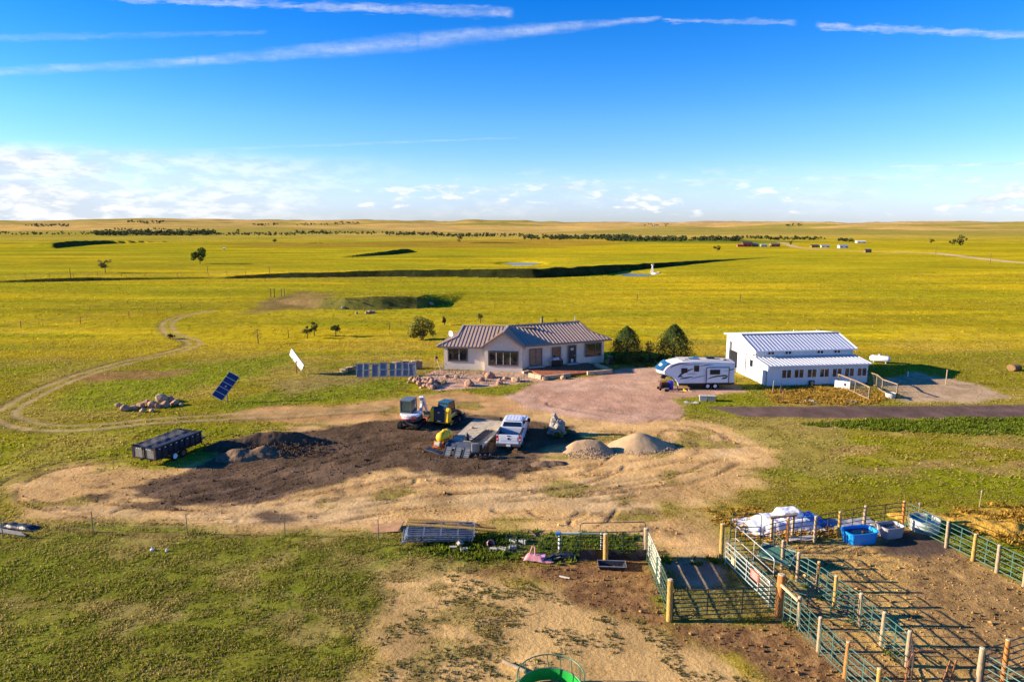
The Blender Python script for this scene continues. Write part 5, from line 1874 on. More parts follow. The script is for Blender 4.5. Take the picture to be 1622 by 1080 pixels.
def build_pickup():
    t = thing('pickup_truck', 'white crew-cab pickup parked beside the flatbed trailer', 'pickup', (-.10 + 4.06 * .06 * 0, 53.75, 0), R(-7.5))
    # local: y forward, rear axle at y = 0
    hw = 1.0
    rear, bedf, cabf, nose = -1.28, .78, 2.75, 4.92
    # bed: side walls, floor, bulkhead
    for s in (-1, 1):
        prof = [(rear, .62), (-.52, .62), (-.45, .85), (-.25, 1.0), (.25, 1.0), (.45, .85), (.52, .62), (bedf, .62), (bedf, 1.42), (rear, 1.42)]
        obj('bed_side', MB().prism(prof, s * hw, s * (hw - .12), 'yz'), 'white', t, bev=.015)
        obj('bed_rail', B((s * (hw - .07), (rear + bedf) / 2, 1.435), (.17, bedf - rear - .02, .03)), 'black', t)
        obj('fender_flare', MB().prism([(-.60, .70), (-.48, .92), (-.26, 1.07), (.26, 1.07), (.48, .92), (.60, .70), (.52, .70), (.42, .88), (.22, 1.0), (-.22, 1.0), (-.42, .88), (-.52, .70)], s * hw, s * (hw + .05), 'yz'), 'white', t)
    obj('bed_floor', B((0, (rear + bedf) / 2, .78), (1.75, bedf - rear - .1, .06)), 'black', t)
    for s in (-1, 1):
        obj('wheel_tub', B((s * .72, 0, .93), (.3, .9, .3)), 'black', t, bev=.05)
        obj('bed_liner', B((s * .868, (rear + bedf) / 2, 1.1), (.02, bedf - rear - .12, .6)), 'black', t)
    obj('bulkhead', B((0, bedf - .05, 1.1), (1.76, .08, .66)), 'white', t)
    tg = obj('tailgate', B((0, rear - .02, 1.06), (1.62, .09, .74)), 'white', t, bev=.02)
    obj('tailgate_panel', B((0, rear - .07, 1.10), (1.36, .02, .36)), mat('tailgate_shade', (.74, .74, .74), .35), tg, bev=.01)
    obj('emblem', MB().lathe([(.01, -.012), (.09, -.012), (.10, 0), (.01, .004)], 14, (0, rear - .085, 1.12), 'y'), 'navy', tg)
    obj('handle', B((0, rear - .075, 1.34), (.24, .02, .07)), 'black', tg)
    for s in (-1, 1):
        l = obj('tail_light', B((s * .905, rear - .03, 1.12), (.18, .07, .46)), 'red', t, bev=.015)
        obj('reverse_lens', B((s * .905, rear - .07, 1.06), (.12, .012, .10)), 'white', l)
    obj('rear_bumper', MB().box((0, rear - .14, .62), (1.96, .2, .22)), 'dsteel', t, bev=.03)
    obj('licence_plate', B((0, rear - .25, .62), (.34, .015, .17)), 'white', t)
    obj('hitch', B((0, rear - .2, .42), (.12, .3, .12)), 'black', t)
    # cab lower body, hood, fenders as one side profile
    prof = [(bedf + .03, .55), (2.95, .55), (3.45, .62), (3.52, .86), (3.68, 1.02), (4.22, 1.02), (4.38, .86), (4.46, .62), (nose, .62), (nose, 1.20), (4.7, 1.30), (3.05, 1.42), (bedf + .03, 1.40)]
    obj('body', MB().prism(prof, -hw, hw, 'yz'), 'white', t, bev=.04)
    obj('hood', B((0, 3.9, 1.36), (1.5, 1.7, .08), (R(-3), 0, 0)), 'white', t, bev=.03)
    # greenhouse
    def ring(z, y0, y1, w):
        return [(-w, y0, z), (w, y0, z), (w, y1, z), (-w, y1, z)]
    obj('cab', MB().loft([ring(1.39, bedf + .05, 3.10, .96), ring(1.85, bedf + .24, 2.55, .82), ring(1.95, bedf + .42, 2.30, .74)]), 'white', t, bev=.03)
    rf = obj('roof', B((0, (bedf + .42 + 2.3) / 2, 1.955), (1.44, 1.46, .05)), 'white', t, bev=.02)
    for x in (-.55, -.28, 0, .28, .55):
        obj('roof_rib', B((x, (bedf + 2.7) / 2, 1.985), (.08, 1.3, .02)), mat('roof_shade', (.68, .70, .72), .4), rf, bev=.005)
    # glass, laid 6 mm proud of the pillars
    def pane(a, b, c, d, nm):
        q = [Vector(p) for p in (a, b, c, d)]
        n = (q[1] - q[0]).cross(q[2] - q[0]).normalized() * .012
        obj(nm, MB().add([p for p in q] + [p + n for p in q], [(0, 1, 2, 3), (7, 6, 5, 4), (0, 4, 5, 1), (1, 5, 6, 2), (2, 6, 7, 3), (3, 7, 4, 0)]), 'glass', t)
    pane((-.80, bedf + .065, 1.47), (.80, bedf + .065, 1.47), (.70, bedf + .21, 1.82), (-.70, bedf + .21, 1.82), 'rear_window')
    pane((.80, 3.03, 1.45), (-.80, 3.03, 1.45), (-.70, 2.60, 1.83), (.70, 2.60, 1.83), 'windscreen')
    for s in (-1, 1):
        for (y0, y1, y2, y3) in ((bedf + .25, 1.62, 1.62, bedf + .38), (1.74, 2.86, 2.45, 1.74)):
            pane((s * .945, y0, 1.47), (s * .945, y1, 1.47), (s * .842, y2, 1.81), (s * .842, y3, 1.81), 'side_window')
        m = obj('mirror', B((s * 1.2, 2.72, 1.52), (.24, .14, .34)), 'black', t, bev=.03)
        obj('mirror_arm', MB().bar((s * .95, 2.78, 1.42), (s * 1.15, 2.74, 1.45), .05, .08), 'black', m)
        obj('step', B((s * .98, 1.75, .45), (.16, 1.7, .06)), 'black', t)
        for y in (.0, 3.95):
            wheel(t, (s * .86, y, .41), .41, .28, .6, 'grey', 'x', s)
        obj('door_handle', B((s * 1.005, 1.25, 1.22), (.02, .2, .05)), 'grey', t)
        obj('door_handle', B((s * 1.005, 2.15, 1.22), (.02, .2, .05)), 'grey', t)
        obj('headlight', B((s * .78, nose + .01, 1.0), (.36, .06, .32)), 'steel', t)
        obj('wheel_well', B((s * .8, 0, .75), (.2, .95, .4)), 'black', t)
    obj('grille', B((0, nose + .01, 1.0), (1.1, .05, .36)), 'black', t)
    obj('front_bumper', B((0, nose + .1, .66), (2.0, .18, .24)), 'steel', t, bev=.04)
    obj('underbody', B((0, 1.7, .52), (1.5, 5.6, .16)), 'black', t)
    c = thing('tool_bag', 'grey and blue tool bag in the pickup bed', 'bag', t.matrix_basis @ Vector((-.25, -.75, .82)), R(10))
    obj('bag', MB().loft([[(-.28, -.16, 0), (.28, -.16, 0), (.28, .16, 0), (-.28, .16, 0)], [(-.26, -.12, .22), (.26, -.12, .22), (.26, .12, .22), (-.26, .12, .22)]]), mat('bag_blue', (.12, .18, .30), .7), c, bev=.03)
    obj('strap', MB().tube([(-.2, 0, .2), (-.1, 0, .34), (.1, 0, .34), (.2, 0, .2)], .015), 'grey', c)
    return t


build_pickup()


def track_loop(mb, x0, x1, y0, y1, r, z0=0.0):
    """rubber track outline in the y-z plane as a closed belt"""
    pts = []
    n = 7
    for i in range(n):
        g = -math.pi / 2 + math.pi * i / (n - 1)
        pts.append((y1 + math.cos(g) * r, z0 + r + math.sin(g) * r))
    for i in range(n):
        g = math.pi / 2 + math.pi * i / (n - 1)
        pts.append((y0 + math.cos(g) * r, z0 + r + math.sin(g) * r))
    inner = [((y - (y0 + y1) / 2) * .9 + (y0 + y1) / 2, (z - z0 - r) * .72 + z0 + r) for y, z in pts]
    k = len(pts)
    vs = [(x0, a, b) for a, b in pts] + [(x1, a, b) for a, b in pts] + [(x0, a, b) for a, b in inner] + [(x1, a, b) for a, b in inner]
    fs = []
    for i in range(k):
        j = (i + 1) % k
        fs += [(i, j, j + k, i + k), (i + 2 * k, i + 3 * k, j + 3 * k, j + 2 * k), (i, i + 2 * k, j + 2 * k, j), (i + k, j + k, j + 3 * k, i + 3 * k)]
    mb.add(vs, fs)
    # tread lugs
    m = 8
    for i in range(m + 1):
        y = y0 + (y1 - y0) * i / m
        for z in (z0 + .005, z0 + 2 * r - .005):
            mb.box(((x0 + x1) / 2, y, z), (x1 - x0 + .01, .05, .035))
    return mb


def build_excavator():
    t = thing('mini_excavator', 'white and orange compact excavator with its rear to the camera', 'excavator', (-9.05, 59.4, 0), R(-14))
    for s in (-1, 1):
        tr = obj('track', track_loop(MB(), s * .92, s * .54, -.85, .95, .29), 'blackrub', t)
        for y in (-.85, .95):
            obj('sprocket', MB().cyl((s * .55, y, .29), (s * .90, y, .29), .19, n=14), 'dsteel', tr)
        for y in (-.4, 0, .4):
            obj('roller', MB().cyl((s * .58, y, .18), (s * .88, y, .18), .10, n=10), 'dsteel', tr)
    obj('undercarriage', B((0, .05, .38), (1.1, 1.3, .26)), 'dsteel', t)
    obj('slew_ring', MB().cyl((0, 0, .5), (0, 0, .68), .45, n=20), 'dsteel', t)
    b = obj('dozer_blade', MB().prism([(1.45, .06), (1.62, .10), (1.55, .30), (1.6, .48), (1.5, .48), (1.45, .3)], -.93, .93, 'yz'), 'orange', t)
    for s in (-1, 1):
        obj('blade_arm', MB().bar((s * .4, .5, .38), (s * .4, 1.5, .25), .1, .12), 'dsteel', b)
    # upper structure
    rear = []
    for z, ry in ((.70, .92), (.86, 1.06), (1.12, 1.10), (1.34, .98)):
        ring = [(-.86, .62, z), (.86, .62, z), (.9, -.2, z)]
        for i in range(7):
            g = -R(18) - R(144) * i / 6
            ring.append((.95 * math.cos(g), -.12 + ry * math.sin(g), z))
        ring.append((-.9, -.2, z))
        rear.append(ring)
    obj('house', MB().loft(rear[2:]), 'white', t, bev=.03)
    obj('counterweight', MB().loft(rear[:3]), mat('dark_guard', (.05, .055, .07), .5), t, bev=.02)
    dec = []
    for z in (1.02, 1.24):
        row = []
        for i in range(9):
            g = -R(35) - R(110) * i / 8
            rr = 1.125 if z < 1.1 else 1.06
            row.append((.97 * math.cos(g) * 1.01, -.12 + rr * math.sin(g) - .012, z))
        dec.append(row)
    obj('decal', MB().loft(dec, cap=False, close=False), 'orangered', t)
    obj('decal_band', MB().loft([[(p[0], p[1] - .006, 1.10) for p in dec[0][2:7]], [(p[0], p[1] + .02, 1.17) for p in dec[0][2:7]]], cap=False, close=False), 'white', t)
    for s in (-1, 1):
        obj('rear_lamp', B((s * .55, -1.02, .86), (.16, .05, .07)), 'red' if s < 0 else 'orange', t)
    # cab on the left
    c = obj('cab', MB(), 'grey', t) if False else None
    post = MB()
    x0, x1, y0, y1, z0, z1 = -.84, .14, -.42, .86, 1.3, 2.42
    for x in (x0, x1):
        for y in (y0, y1):
            post.bar((x, y, z0), (x, y, z1), .09, .09)
    for x in (x0, x1):
        post.bar((x, y0, z1), (x, y1, z1), .09, .09)
        post.bar((x, y0, z0 + .05), (x, y1, z0 + .05), .09, .2)
    for y in (y0, y1):
        post.bar((x0, y, z1), (x1, y, z1), .09, .09)
        post.bar((x0, y, z0 + .05), (x1, y, z0 + .05), .09, .2)
    post.bar((x0 + .26, y0, z0), (x0 + .26, y0, z1), .05, .05)
    cab = obj('cab', post, mat('cab_grey', (.07, .075, .08), .5), t)
    obj('roof', B(((x0 + x1) / 2, (y0 + y1) / 2, z1 + .07), (1.12, 1.42, .09)), mat('cab_roof_grey', (.13, .15, .15), .4), cab, bev=.03)
    gg = mat('greenish_glass', (.05, .085, .07), .05, spec=.9)
    obj('window', B(((x0 + x1) / 2, y0 - .01, (z0 + z1) / 2 + .1), (.84, .012, .86)), gg, cab)
    obj('window', B(((x0 + x1) / 2, y1 + .01, (z0 + z1) / 2 + .1), (.84, .012, .9)), gg, cab)
    obj('window', B((x0 - .01, (y0 + y1) / 2, (z0 + z1) / 2 + .1), (.012, 1.14, .86)), gg, cab)
    obj('window', B((x1 + .01, (y0 + y1) / 2, (z0 + z1) / 2 + .1), (.012, 1.14, .86)), gg, cab)
    obj('seat', B((-.35, .05, 1.5), (.45, .5, .2)), 'black', cab)
    # boom, arm and bucket folded in front on the right
    bx = .42
    obj('boom_swing', B((bx, 1.0, .95), (.34, .5, .5)), 'dsteel', t, bev=.03)
    boom = obj('boom', MB().prism([(.95, .95), (1.15, .9), (1.62, 1.75), (1.60, 2.25), (1.25, 2.55), (1.08, 2.45), (1.32, 2.1), (1.36, 1.8)], bx - .11, bx + .11, 'yz'), 'white', t, bev=.02)
    obj('cylinder', MB().cyl((bx, 1.35, .95), (bx, 1.72, 1.6), .06).cyl((bx, 1.5, 1.2), (bx, 1.8, 1.8), .035), 'steel', boom)
    arm = obj('arm', MB().prism([(1.1, 2.5), (1.3, 2.58), (1.95, 1.5), (2.2, .9), (2.05, .85), (1.7, 1.4)], bx + .13, bx + .32, 'yz'), 'white', t, bev=.02)
    obj('cylinder', MB().cyl((bx + .22, 1.2, 2.62), (bx + .22, 1.75, 2.0), .055), 'steel', arm)
    obj('bucket', MB().prism([(2.0, .95), (2.3, .9), (2.45, .6), (2.3, .28), (1.95, .22), (1.75, .35), (1.95, .40), (2.2, .55)], bx - .12, bx + .48, 'yz'), 'dsteel', t)
    obj('hose', MB().tube([(bx + .15, 1.0, 1.2), (bx + .3, 1.2, 1.8), (bx + .28, 1.3, 2.3)], .02), 'orange', t)


build_excavator()


def build_skid_steer():
    t = thing('track_loader', 'yellow compact track loader with a black rear door and lowered bucket', 'track loader', (-6.0, 60.4, 0), R(-24))
    for s in (-1, 1):
        tr = obj('track', track_loop(MB(), s * .92, s * .52, -.75, .85, .30), 'blackrub', t)
        obj('sprocket', MB().cyl((s * .6, -.75, .34), (s * .94, -.75, .34), .2, n=14), 'yellow', tr)
        obj('idler', MB().cyl((s * .6, .85, .30), (s * .94, .85, .30), .2, n=14), 'dsteel', tr)
        for y in (-.3, 0, .3):
            obj('roller', MB().cyl((s * .6, y, .17), (s * .93, y, .17), .1, n=10), 'dsteel', tr)
    obj('chassis', MB().prism([(-1.15, .35), (1.05, .35), (1.1, .9), (.5, 1.15), (-1.1, 1.2), (-1.2, .7)], -.52, .52, 'yz'), 'yellow', t, bev=.03)
    for s in (-1, 1):
        # rear corner towers that carry the lift arms
        obj('tower', MB().prism([(-1.38, .45), (-.70, .50), (-.68, 1.60), (-.95, 1.78), (-1.32, 1.52)], s * .57, s * .92, 'yz'), mat('loader_yellow', (.78, .46, .02), .45, var=.1), t, bev=.03)
        a = obj('lift_arm', MB().prism([(-1.12, 1.62), (-.95, 1.70), (.6, 1.30), (1.28, .95), (1.55, .45), (1.40, .38), (1.12, .80), (.5, 1.12), (-.95, 1.48)], s * .64, s * .86, 'yz'), mat('arm_black', (.03, .03, .03), .5), t, bev=.015)
        obj('lift_cylinder', MB().cyl((s * .71, -.85, .75), (s * .71, .35, 1.08), .05), 'steel', a)
        obj('tail_lamp', B((s * .72, -1.30, 1.28), (.10, .04, .14)), 'red', t)
    d = obj('rear_door', MB().prism([(-1.36, .55), (-1.30, .50), (-1.2, .50), (-1.2, 1.56), (-1.32, 1.52)], -.55, .55, 'yz'), mat('arm_black', (.03, .03, .03), .5), t, bev=.02)
    for i in range(7):
        obj('louvre', B((0, -1.365, .72 + i * .09), (.8, .02, .035)), 'dsteel', d)
    obj('badge', B((-.02, -1.375, 1.38), (.16, .02, .07)), 'white', d)
    obj('plate', B((0.02, -1.39, .60), (.34, .02, .08)), 'white', d)
    obj('engine_cover', MB().prism([(-1.28, 1.52), (-.55, 1.52), (-.6, 1.72), (-1.2, 1.66)], -.6, .6, 'yz'), mat('arm_black', (.03, .03, .03), .5), t, bev=.03)
    obj('air_intake', B((-.50, -1.1, 1.72), (.2, .3, .16)), 'black', t, bev=.02)
    x0, x1, y0, y1, z0, z1 = -.5, .5, -.6, .72, 1.1, 2.05
    post = MB()
    for x in (x0, x1):
        post.bar((x, y0, z0), (x, y0 + .12, z1), .09, .09)
        post.bar((x, y1, z0), (x, y1 - .2, z1), .09, .09)
        post.bar((x, y0 + .12, z1), (x, y1 - .2, z1), .09, .09)
        post.bar((x, y0, z0), (x, y1, z0), .09, .14)
    post.bar((x0, y0 + .12, z1), (x1, y0 + .12, z1), .09, .09)
    post.bar((x0, y1 - .2, z1), (x1, y1 - .2, z1), .09, .09)
    cab = obj('cab', post, mat('arm_black', (.03, .03, .03), .5), t)
    obj('roof', B((0, .02, z1 + .06), (1.1, 1.16, .07)), mat('sky_tint_roof', (.02, .10, .13), .25), cab, bev=.03)  # blue of the reflected sky put into the roof colour
    obj('rear_window', B((0, y0 + .05, 1.66), (.84, .02, .6), (R(-7), 0, 0)), 'skyblue', cab)
    for s in (-1, 1):
        obj('side_window', B((s * .51, .05, 1.6), (.015, 1.0, .74)), 'glass', cab)
    obj('front_door', B((0, y1 - .08, 1.6), (.84, .02, .8), (R(12), 0, 0)), 'glass', cab)
    obj('bucket', MB().prism([(1.45, .06), (2.15, .03), (2.17, .07), (1.75, .12), (1.58, .28), (1.55, .55), (1.72, .74), (1.66, .78), (1.44, .60)], -.98, .98, 'yz'), 'dsteel', t)
    for s in (-1, 1):
        obj('bucket_side', MB().prism([(1.45, .06), (2.12, .04), (1.72, .76), (1.46, .6)], s * .95, s * .98, 'yz'), 'dsteel', t)


build_skid_steer()


def build_flatbed():
    t = thing('flatbed_trailer', 'long equipment trailer with a pale plank deck and steel tail', 'trailer', (-3.85, 51.97, 0), R(-14.5))
    Ln, hw, z = 7.6, 1.5, .60
    y = 1.45
    for i in range(10):
        obj('plank', B((-hw + .15 + i * .30, (1.35 + Ln) / 2, z + rnd.uniform(-.006, .006)), (.29, Ln - 1.35, .05)), 'deckwood', t)
    for s in (-1, 1):
        obj('side_rail', B((s * (hw + .04), Ln / 2, z - .06), (.08, Ln, .16)), 'dsteel', t)
        for k in range(8):
            obj('stake_pocket', B((s * (hw + .10), .6 + k * .95, z - .06), (.05, .10, .12)), 'dsteel', t)
        for yy in (2.7, 3.6, 4.5):
            wheel(t, (s * 1.2, yy, .25), .25, .22, .6, 'grey', 'x', s)
        obj('axle_beam', B((s * .8, Ln / 2, z - .16), (.12, Ln - .4, .16)), 'dsteel', t)
    tail = obj('dovetail', MB().prism([(0, z - .14), (1.35, z + .0), (1.35, z - .08), (0, z - .22)], -hw, hw, 'yz'), mat('worn_steel_plate', (.16, .18, .21), .4, .4, var=.25, vs=3), t)
    for k in range(5):
        obj('traction_bar', MB().bar((-hw + .05, .18 + k * .25, z - .115 + k * .026), (hw - .05, .18 + k * .25, z - .115 + k * .026), .05, .03), 'dsteel', tail)
    obj('edge_plate', B((0, -.03, z - .2), (2 * hw, .04, .1)), mat('bright_edge', (.55, .55, .52), .5, .2), t)
    rb = obj('rear_bumper', B((0, -.05, .30), (2.9, .12, .20)), 'navy', t)
    for s in (-1, 1):
        obj('tail_lamp', B((s * 1.2, -.12, .32), (.2, .03, .10)), 'red', rb)
        obj('bracket', B((s * .6, -.13, .30), (.1, .05, .22)), 'white', rb)
    obj('headboard', B((0, Ln + .03, z + .05), (3.0, .06, .16)), 'dsteel', t)
    obj('tongue', MB().bar((0, Ln, z - .3), (0, Ln + 1.3, z - .35), .18, .2), 'dsteel', t)
    # three ramps standing folded against the tail and one laid out to the left
    rampm = mat('ramp_grey', (.20, .22, .23), .45, .35, var=.25, vs=3)

    def ramp(loc, rot, lab, L2=.8, w=.52):
        r = thing('loading_ramp', lab, 'ramp', loc, rot, 'loading ramps of the flatbed trailer')
        obj('plate', B((0, 0, .03), (w, L2, .04)), rampm, r)
        for s in (-1, 1):
            obj('side_channel', B((s * (w / 2 - .03), 0, .04), (.05, L2, .10)), 'dsteel', r)
        for k in range(4):
            obj('cleat', B((0, -L2 / 2 + L2 * (k + .5) / 4, .06), (w - .12, .05, .03)), 'dsteel', r)
    base = Matrix.Translation(t.location) @ Matrix.Rotation(R(-14.5), 4, 'Z')
    for i, (x, lab) in enumerate(((-.80, 'left of three grey ramps leaning on the trailer tail'), (.02, 'middle grey ramp leaning on the trailer tail'), (.75, 'right grey ramp leaning on the trailer tail, by the black auger'))):
        p = base @ Vector((x - .35, -.48, .26))
        ramp(p, (R(40), 0, R(-14.5)), lab, .85, .62)
    p = base @ Vector((-2.35, -.3, .12))
    ramp(p, (R(14), 0, R(76)), 'dark ramp laid out on the soil left of the trailer tail', 1.5, .62)
    # load: steel channels and a black canister, a pale stone
    for i in range(3):
        c = thing('steel_channel', ('left', 'middle', 'right')[i] + ' one of three dark steel channels lying on the trailer deck', 'steel channel', base @ Vector((.45 + i * .26, 2.9, z + .035)), R(-14.5 - 6), 'steel channels on the trailer')
        obj('web', B((0, 0, .015), (.20, 3.4, .02)), 'dsteel', c)
        for s in (-1, 1):
            obj('flange', B((s * .09, 0, .06), (.02, 3.4, .09)), 'dsteel', c)
    c = thing('black_canister', 'small black canister standing on the trailer deck', 'canister', base @ Vector((-.18, 1.55, z + .03)))
    obj('body', MB().lathe([(.01, 0), (.16, 0), (.17, .03), (.17, .40), (.14, .48), (.07, .53), (.05, .60), (.01, .60)], 16), 'black', c, smooth=True)
    obj('cap', MB().cyl((0, 0, .6), (0, 0, .64), .06), 'rust', c)
    rock('pale_stone', base @ Vector((-.85, 4.85, z + .02)), .36, 'pale round stone on the left edge of the trailer deck', None, 'rocktan', 3)
    # black auger attachment at the right of the tail
    a = thing('auger_attachment', 'black auger attachment with a tan mount at the trailer tail', 'auger', base @ Vector((1.25, -.55, 0)), R(10))
    obj('mount', B((-.1, .2, .75), (.5, .12, .7)), 'beige', a, bev=.02)
    obj('frame', MB().bar((-.5, 0, .3), (.9, 0, .35), .14, .14).bar((.9, 0, .3), (.9, .1, 1.0), .10, .12).bar((.3, .1, .3), (.35, .15, 1.0), .12, .12), 'black', a)
    obj('motor', MB().cyl((.3, 0, .55), (.3, 0, 1.05), .17, n=14), 'black', a)
    fl = MB()
    for i in range(36):
        g0, g1 = i * .6, (i + 1) * .6
        yy0, yy1 = -.3 + i * .036, -.3 + (i + 1) * .036
        fl.add([(yy0 + .1, .03 * math.cos(g0) - .4, .22 + .03 * math.sin(g0)), (yy0 + .1, .2 * math.cos(g0) - .4, .22 + .2 * math.sin(g0)), (yy1 + .1, .2 * math.cos(g1) - .4, .22 + .2 * math.sin(g1)), (yy1 + .1, .03 * math.cos(g1) - .4, .22 + .03 * math.sin(g1))], [(0, 1, 2, 3)])
    obj('flight', fl, 'black', a)
    obj('shaft', MB().cyl((-.3, -.4, .22), (1.2, -.4, .22), .035), 'dsteel', a)
    # yellow tank skid
    y = thing('sprayer_tank', 'bright yellow tank on an orange skid left of the trailer', 'tank', GP(702, 706), R(-22))
    prof = [(.01, -.98), (.25, -.95), (.42, -.84), (.50, -.66), (.52, -.2), (.48, -.17), (.48, -.12), (.52, -.09), (.52, .2), (.48, .23), (.48, .28), (.52, .31), (.50, .66), (.42, .84), (.25, .95), (.01, .98)]
    prof = [(r * .84, q * .92) for r, q in prof]
    obj('tank', MB().lathe(prof, 22, (0, .2, .84), 'y'), 'bryellow', y, smooth=True)
    obj('lid', MB().cyl((0, .2, 1.24), (0, .2, 1.34), .15, n=16), 'bryellow', y)
    obj('mark', B((-.2, -.3, 1.21), (.12, .2, .02), (0, R(-24), 0)), 'orangered', y)
    fr = MB()
    for s in (-1, 1):
        fr.bar((s * .45, -.9, .14), (s * .45, 1.2, .14), .1, .12)
        for yy in (-.7, .3, 1.1):
            fr.bar((s * .45, yy, .14), (s * .40, yy, .62), .08, .08)
    for yy in (-.85, .3, 1.15):
        fr.bar((-.5, yy, .16), (.5, yy, .16), .1, .1)
    obj('skid_frame', fr, 'orange', y)
    obj('pump', B((.62, -.45, .50), (.42, .5, .5)), 'black', y, bev=.04)
    obj('hose_reel', MB().cyl((-.2, -.95, .45), (.25, -.95, .45), .22, n=14), 'beige', y)


build_flatbed()


def build_dump_trailer():
    t = thing('dump_trailer', 'black dump trailer with high ribbed sides and a grey tarp', 'dump trailer', (-27.65, 49.2, 0), R(-19))
    Ln, hw, zf, zt = 4.6, 1.04, .62, 1.5
    obj('floor', B((0, Ln / 2, zf), (2 * hw, Ln, .08)), 'navy', t)
    for s in (-1, 1):
        sd = obj('side', B((s * hw, Ln / 2, (zf + zt) / 2), (.06, Ln, zt - zf)), 'navy', t)
        obj('top_rail', B((s * (hw + .02), Ln / 2, zt), (.12, Ln + .1, .1)), 'navy', sd)
        obj('rub_rail', B((s * (hw + .06), Ln / 2, zf + .02), (.08, Ln, .12)), 'navy', sd)
        for k in range(9):
            yy = .12 + k * (Ln - .24) / 8
            obj('stake', B((s * (hw + .065), yy, (zf + zt) / 2), (.07, .10, zt - zf - .08)), 'navy', sd)
            obj('reflector', B((s * (hw + .112), yy + .2, zt - .12), (.012, .14, .055)), 'white', sd)
        for yy in (1.72, 2.56):
            wheel(t, (s * (hw + .02), yy, .37), .37, .22, .6, 'white' if yy < 2 else 'rust', 'x', s)
        obj('fender', MB().prism([(1.2, .62), (1.3, .82), (1.6, .88), (2.7, .88), (2.98, .82), (3.08, .62), (3.04, .62), (2.94, .78), (2.68, .84), (1.62, .84), (1.34, .78), (1.24, .62)], s * (hw - .08), s * (hw + .18), 'yz'), 'navy', t)
    obj('front_wall', B((0, Ln, (zf + zt) / 2), (2 * hw, .06, zt - zf)), 'navy', t)
    galvm = mat('tailgate_grey', (.22, .22, .20), .4, .4, var=.25, vs=4)
    for s in (-1, 1):
        d = obj('tailgate_door', B((s * hw / 2, -.02, (zf + zt) / 2 - .04), (hw - .05, .05, zt - zf - .14)), galvm, t)
        obj('door_frame', MB().box((s * hw / 2, -.05, zt - .08), (hw, .06, .14)).box((s * hw / 2, -.05, zf + .02), (hw, .06, .12)).box((s * (hw - .04), -.05, (zf + zt) / 2), (.1, .058, .62)), 'navy', d)
        obj('latch', MB().cyl((s * .08, -.09, zf), (s * .08, -.09, zt), .03), 'black', d)
        for k in range(3):
            obj('marker', B((s * (.3 + k * .18), -.085, zt - .12), (.10, .015, .045)), 'white', d)
        obj('tail_lamp', B((s * (hw - .05), -.09, .52), (.12, .04, .10)), 'red', t)
    fr = MB()
    for s in (-1, 1):
        fr.bar((s * .45, 0, .48), (s * .45, Ln + .2, .48), .1, .18)
        fr.bar((s * .45, Ln, .48), (0, Ln + 1.4, .46), .1, .15)
    for k in range(5):
        fr.bar((-.9, .3 + k, .52), (.9, .3 + k, .52), .08, .1)
    obj('chassis', fr, 'navy', t)
    obj('jack', MB().cyl((.12, Ln + .9, 0), (.12, Ln + .9, .8), .05), 'black', t)
    obj('pump_box', B((0, Ln + .4, .68), (.8, .45, .42)), 'navy', t, bev=.02)
    # mesh tarp drawn over the left half, sagging
    def tf(a, b):
        x = -hw - .04 + b * 1.55
        y = .12 + a * (Ln - .5)
        z = zt + .06 - .10 * math.sin(b * math.pi) * (0.7 + .3 * math.sin(a * 11)) - .30 * max(0, b - .62) * 2 + .02 * math.sin(a * 30 + b * 9)
        return (x, y, z)
    obj('tarp', MB().grid(tf, 26, 12), mat('grey_mesh_tarp', (.11, .105, .10), .75, var=.35, vs=3, bump=.5, bs=8), t, smooth=True)
    for k in range(3):
        obj('inner_board', MB().bar((-.1 + k * .28, .4, zt - .16 + .02 * k), (.0 + k * .28, Ln - .3, zt - .10), .16, .05), 'dsteel', t)
    for s in (-1, 1):
        obj('corner_post', B((s * (hw + .04), -.02, (zf + zt) / 2 + .04), (.14, .12, zt - zf + .16)), 'navy', t)


build_dump_trailer()


# ------------------------------------------------------------------ heaps of earth and gravel
def pile(name, c, rx, ry, hh, rot, label, material, cat, peaks, rough, seed, nx=60, ny=40, ridge=1.0):
    r = np.linspace(-1, 1, nx + 1)
    s = np.linspace(-1, 1, ny + 1)
    A, Bv = np.meshgrid(r, s, indexing='ij')
    x, y = A * rx, Bv * ry
    z = np.zeros_like(x)
    for (px, py, pr, ph) in peaks:
        d = np.hypot((x - px * rx) / (pr * rx), (y - py * ry) / (pr * ry * ridge))
        q = ph * (np.sqrt(1.0025) - np.sqrt(np.clip(d, 0, 1) ** 2 + .05) + .05) / 1.0
        q = np.clip(np.where(d < 1, q, 0) / (1 - .1736), 0, 1)
        z = (z ** 4 + q ** 4) ** .25
    edge = np.clip(1 - np.maximum(np.abs(A), np.abs(Bv)), 0, 1)
    z = hh * z + (fbm(x / .8 + seed, y / .8, seed, 4) - .5) * rough * np.clip(z * 6, 0, 1)
    z = np.where(z < .02, -.06, z)
    z = z - .05 * (edge < .02)
    vs = np.stack([x, y, z], -1).reshape(-1, 3)
    m = MB()
    n2 = ny + 1
    m.add(vs.tolist(), [(i * n2 + j, (i + 1) * n2 + j, (i + 1) * n2 + j + 1, i * n2 + j + 1) for i in range(nx) for j in range(ny)])
    o = obj(name, m, material, None, smooth=True, loc=(c[0], c[1], 0), rot=(0, 0, rot))
    tag(o, label, cat)
    return o


